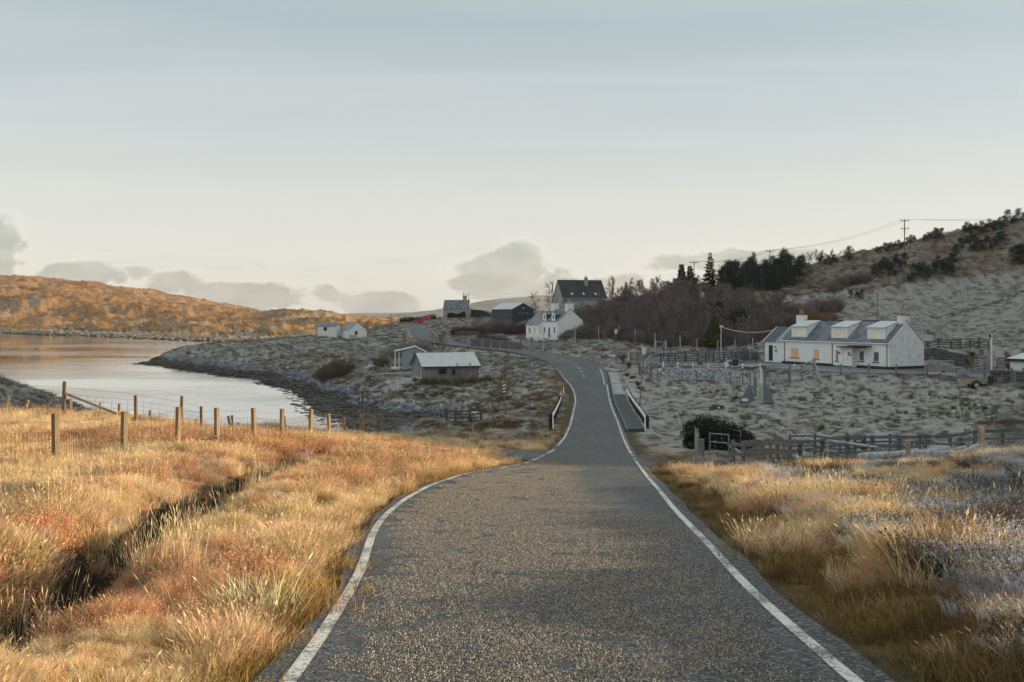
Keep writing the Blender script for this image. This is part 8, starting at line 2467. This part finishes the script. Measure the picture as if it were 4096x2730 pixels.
# ---- animals
def sheep():
    p = at(2705, 97); wool = mat('wool', (.55, .51, .42), .95, .25, 6, .8, 30, col2=(.40, .36, .28)); fc = mat('sheep_face', (.62, .59, .52), .9, .1)
    t = thing('sheep', 'woolly pale sheep lying in the frosty field facing the road', 'sheep', p + Vector((0, 0, -.02)), math.radians(-92))
    bm = bmesh.new(); lay = bm.verts.layers.skin.verify()
    pts = [((-.42, 0, .30), .24), ((-.2, 0, .34), .31), ((.08, 0, .34), .32), ((.32, 0, .36), .25), ((.46, 0, .50), .14), ((.54, 0, .63), .095), ((.66, 0, .58), .07), ((.76, 0, .52), .05)]
    vs = []
    for c, r in pts:
        v = bm.verts.new(c); v[lay].radius = (r, r); vs.append(v)
    for a, b in zip(vs[:-1], vs[1:]): bm.edges.new((a, b))
    def limb(root, chain):
        prev = root
        for c, r in chain:
            v = bm.verts.new(c); v[lay].radius = (r, r); bm.edges.new((prev, v)); prev = v
    for s in (-1, 1):
        limb(vs[3], [((.42, s * .16, .18), .07), ((.58, s * .17, .06), .045), ((.38, s * .19, .04), .035)])
        limb(vs[1], [((-.22, s * .26, .16), .10), ((-.02, s * .31, .07), .05), ((-.24, s * .33, .04), .035)])
        limb(vs[5], [((.50, s * .13, .63), .03), ((.48, s * .19, .60), .02)])
    vs[2][lay].use_root = True
    me = bpy.data.meshes.new('sheep_body'); bm.to_mesh(me); bm.free(); me.materials.append(wool)
    o = bpy.data.objects.new('body', me); COL.objects.link(o); o.parent = t
    o.modifiers.new('skin', 'SKIN').use_smooth_shade = True; sb = o.modifiers.new('sub', 'SUBSURF'); sb.levels = 1; sb.render_levels = 2
    tx = bpy.data.textures.new('fleece', 'CLOUDS'); tx.noise_scale = .08
    d = o.modifiers.new('fleece', 'DISPLACE'); d.texture = tx; d.strength = .05
    g = MB(); g.ball((.685, 0, .575), .075, 8, 6, (1.5, .85, .85)); g.build('muzzle', fc, t, smooth=True)
    for s in (-1, 1):
        g = MB(); g.ball((.635, s * .062, .63), .016, 6, 4); g.build('eye', BLACK, t)
sheep()
g = MB(); g.ball((0, 0, 0), .42, 10, 7, (1.5, .8, .8), .12, random.Random(3)); p = at(2868, 80)
tag(g.build('boulder', mat('peat_stone', (.05, .048, .045), .95, .4, 3, .5), None, p + Vector((0, 0, .10)), True), 'dark humped boulder alone in the middle of the field', 'boulder')
g = MB(); g.ball((0, 0, 0), .09, 7, 5, (1, .8, .9), .1, random.Random(4)); tag(g.build('stone', WHITE, None, p + Vector((.05, -.42, .20)), True), 'small white stone against the dark field boulder', 'stone')

# ---- garden things
def bird_table():
    p = at(3001, 131); zt = (VH - 1377) / F * 131 - p.z; t = thing('bird_table', 'white roofed bird table beside the cottage wing', 'bird table', p)
    g = MB(); g.bar((0, 0, -.2), (0, 0, zt - .55), .10, .10); g.build('post', WPAINT, t); g = MB(); g.span((-.28, -.22, zt - .55), (.28, .22, zt - .50)); g.build('tray', WPAINT, t)
    for x in (-.24, .24):
        for y in (-.18, .18): g = MB(); g.bar((x, y, zt - .50), (x, y, zt - .18), .04, .04); g.build('upright', WPAINT, t)
    g = MB(); g.prism([(-.34, -.28, zt - .18), (.34, -.28, zt - .18), (0, -.28, zt + .05)], (0, .56, 0)); g.build('roof', STAINW, t)
bird_table()
def wishing_well(u, Y, label, s=1.0):
    p = at(u, Y); t = thing('wishing_well', label, 'garden ornament', p); t.scale = (s, s, s)
    g = MB(); g.tube([(0, 0, -.1), (0, 0, .30)], [.24, .22], 10); g.build('well_ring', STONE, t)
    for x in (-.2, .2): g = MB(); g.bar((x, 0, .3), (x, 0, .66), .04, .04); g.build('upright', POSTG, t)
    g = MB(); g.prism([(-.32, -.2, .62), (.32, -.2, .62), (.0, -.2, .86)], (0, .4, 0)); g.build('roof', TRIMD, t)
wishing_well(2884, 114.5, 'small roofed wishing well left of the garden windmill', .95); wishing_well(2966, 113.5, 'small roofed wishing well at the lane end of the yard', .85); wishing_well(3770, 96.2, 'tiny wishing well on the yard edging by the orange ball', .8)
g = MB(); g.ball((0, 0, 0), .15, 10, 7); tag(g.build('ball', mat('orange_plastic', (.62, .22, .06), .5), None, at(3759, 96.0) + Vector((0, 0, .42)), True), 'orange ball resting on the yard edging stones', 'ball')
def windmill():
    p = at(2908, 114); t = thing('windmill', 'little white ornamental windmill in the cottage garden', 'garden ornament', p)
    g = MB(); g.tube([(0, 0, -.1), (0, 0, .75)], [.20, .10], 8); g.build('tower', WPAINT, t)
    for k in range(4):
        a = math.radians(25 + 90 * k); g = MB(); g.bar((0, -.14, .72), (.48 * math.cos(a), -.14, .72 + .48 * math.sin(a)), .10, .015, (0, 1, 0)); g.build('sail', WPAINT, t)
windmill()
def tub(u, Y, r, h, m, label, cat='planter', name='planter'):
    p = at(u, Y); g = MB(); g.tube([(0, 0, -.05), (0, 0, h), (0, 0, h + .01), (0, 0, h - .06)], [r * .8, r, r * .85, r * .8], 10); tag(g.build(name, m, None, p), label, cat)
tub(2942, 113.6, .36, .95, TRIMD, 'dark round bin standing on the garden bank', 'bin', 'bin'); tub(2920, 115, .3, .6, STONE, 'grey stone tub between the windmill and the dark bin')
tub(2695, 118, .28, .5, POT2, 'reddish planter in front of the dark garden fence'); tub(2740, 119, .22, .22, WPAINT, 'low white trough left of the small garden stones'); tub(2773, 119, .25, .3, FROSTR, 'frosted round planter in the middle of the garden'); tub(2800, 120, .3, .4, STONE, 'dark planter beside the frosted round one')
tub(3005, 112.4, .28, .28, WPAINT, 'white trough on top of the rubble bank near its right end'); tub(3050, 110.8, .42, .42, CONC, 'square-looking grey tub at the right end of the rope line'); tub(3852, 141, .45, .5, WPAINT, 'white water trough in the pasture beside the marker pole', 'trough', 'trough')
tub(3962, 88.0, .26, .85, TRIMD, 'dark barrel between the trailer and the stone wall', 'barrel', 'barrel'); tub(4003, 87.6, .30, .6, STAINW, 'shorter grey drum against the stone wall', 'barrel', 'barrel'); tub(3178, 116, .16, .3, WPAINT, 'small white ornament right of the field gate'); tub(3345, 112.2, .14, .32, STONEF, 'left stone ornament at the cottage door'); tub(3397, 109.6, .14, .34, STONEF, 'right stone ornament at the cottage door')
def ladder():
    p = at(3724, 118.5); t = thing('ladder', 'metal ladder and rack lying against the garden wall', 'ladder', p, math.radians(-22))
    for z, y in ((.12, 0), (.62, .28)): g = MB(); g.bar((.3, y, z), (2.5, y, z), .05, .07); g.build('rail', GALVP, t)
    for k in range(9): x = .4 + k * .25; g = MB(); g.bar((x, 0, .12), (x, .28, .62), .03, .03); g.build('rung', GALVP, t)
    for x in (-.25, .1): g = MB(); g.bar((x - .1, 0, 0), (x + .15, .1, 1.05), .05, .05); g.build('stile', GALVP, t)
    for k in range(3): z = .25 + k * .3; g = MB(); g.bar((-.25 + .07 * k, .03 * k, z), (.12 + .07 * k, .03 * k, z), .03, .03); g.build('step', GALVP, t)
ladder()
def log_pile():
    R = random.Random(7); p = at(3852, 94.5); t = thing('slate_stack', 'pile of frosted slabs stacked left of the trailer', 'pile', p, .2)
    for k in range(9): g = MB(); g.box((R.gauss(0, .05), R.gauss(0, .04), .06 + k * .09), (R.uniform(.7, 1.0), R.uniform(.5, .7), .075)); g.build('slab', FROSTR, t)
    g = MB(); c = [(.45 * math.cos(a), .25 * math.sin(a), .0) for a in np.linspace(0, 6.283, 17)]; g.tube(c, .045, 6, False); tag(g.build('hose', FROSTR, None, p + Vector((-.5, .4, 1.05))), 'loop of pale hose above the stacked slabs', 'hose')
log_pile()
def left_planks():
    for u, Y, l, rz, lb in ((3262, 92, 1.1, -.5, 'dark broken crate lying on the bank below the yard fence'), (3268, 84, 2.6, -.04, 'long thin plank lying in the frosty field')):
        p = at(u, Y); g = MB(); g.box((0, 0, .06), (l, .16, .08)); 
        if l < 2: g.box((0.05, -.3, .05), (l * .9, .10, .07)); g.bar((-.4, .05, .09), (-.3, -.35, .09), .08, .05); g.bar((.35, .05, .09), (.42, -.35, .09), .08, .05)
        o = g.build('plank', RAILD, None, p); o.rotation_euler.z = rz; tag(o, lb, 'plank')
left_planks()
tag(MB().bar((-.45, 0, .15), (.45, 0, .15), .25, .06).bar((-.4, 0, -.1), (-.4, 0, .15), .2, .06).bar((.4, 0, -.1), (.4, 0, .15), .2, .06).build('bench', RAILD, None, at(3108, 100.3)), 'low dark bench in front of the metal field gate', 'bench')
def hedge():
    R = random.Random(12); 
    for (u0, u1, Y, h, lb) in ((1790, 1862, 298, 1.5, 'clipped dark hedge below the skyline house'), (1600, 1745, 307, 1.5, 'dark hedge top above the orange-brown wall'), (2318, 2350, 176, 1.1, 'dark shrubbery behind the frosted fence panel')):
        a, b = at(u0, Y), at(u1, Y); g = MB(); t = thing('hedge', lb, 'hedge', a); d = b - a
        for k in range(900):
            f = R.random(); q = d * f + Vector((0, R.uniform(-.6, .6), 0)); q.z += h * math.sqrt(R.random()) * (1 + .15 * math.sin(f * 9)); l = R.uniform(.15, .4); u = Vector((R.gauss(0, 1), R.gauss(0, 1), R.gauss(.5, 1))).normalized(); v = u.orthogonal().normalized()
            g.poly([q - v * l * .4, q + u * l, q + v * l * .4])
        g.build('foliage', GORSE, t); s = MB(); s.bar(Vector((0, 0, .2)), d + Vector((0, 0, .2)), .9, h * 1.2); s.build('core', GORSE, t)
hedge()
def garden_panel():
    a, b = at(2257, 179.5), at(2345, 178); t = thing('panel_fence', 'frost-topped close-boarded fence right of the bend cottage', 'fence', a); d = b - a
    n = 14
    for k in range(n):
        c = d * ((k + .5) / n); g = MB(); g.box((0, 0, .75), (d.length / n - .02, .05, 1.7)); g.build('board', POSTG, t, c)
    g = MB(); g.bar(Vector((0, 0, 1.63)), d + Vector((0, 0, 1.63)), .16, .08); g.build('cap_rail', FROSTR, t)
garden_panel()
# ================================================================ thin winter haze
def haze():
    m = bpy.data.materials.new('haze'); m.use_nodes = True; nt = m.node_tree; nt.nodes.clear()
    out = N(nt, 'ShaderNodeOutputMaterial'); v = N(nt, 'ShaderNodeVolumePrincipled')
    v.inputs['Color'].default_value = (.80, .84, .88, 1); v.inputs['Density'].default_value = .00009; v.inputs['Anisotropy'].default_value = .2
    L(nt, v.outputs[0], out.inputs['Volume'])
    o = MB().span((-3500, -400, -16), (2500, 4200, 75)).build('haze', m, kind='stuff'); o['label'] = 'thin cold haze over the loch and hills'
haze()
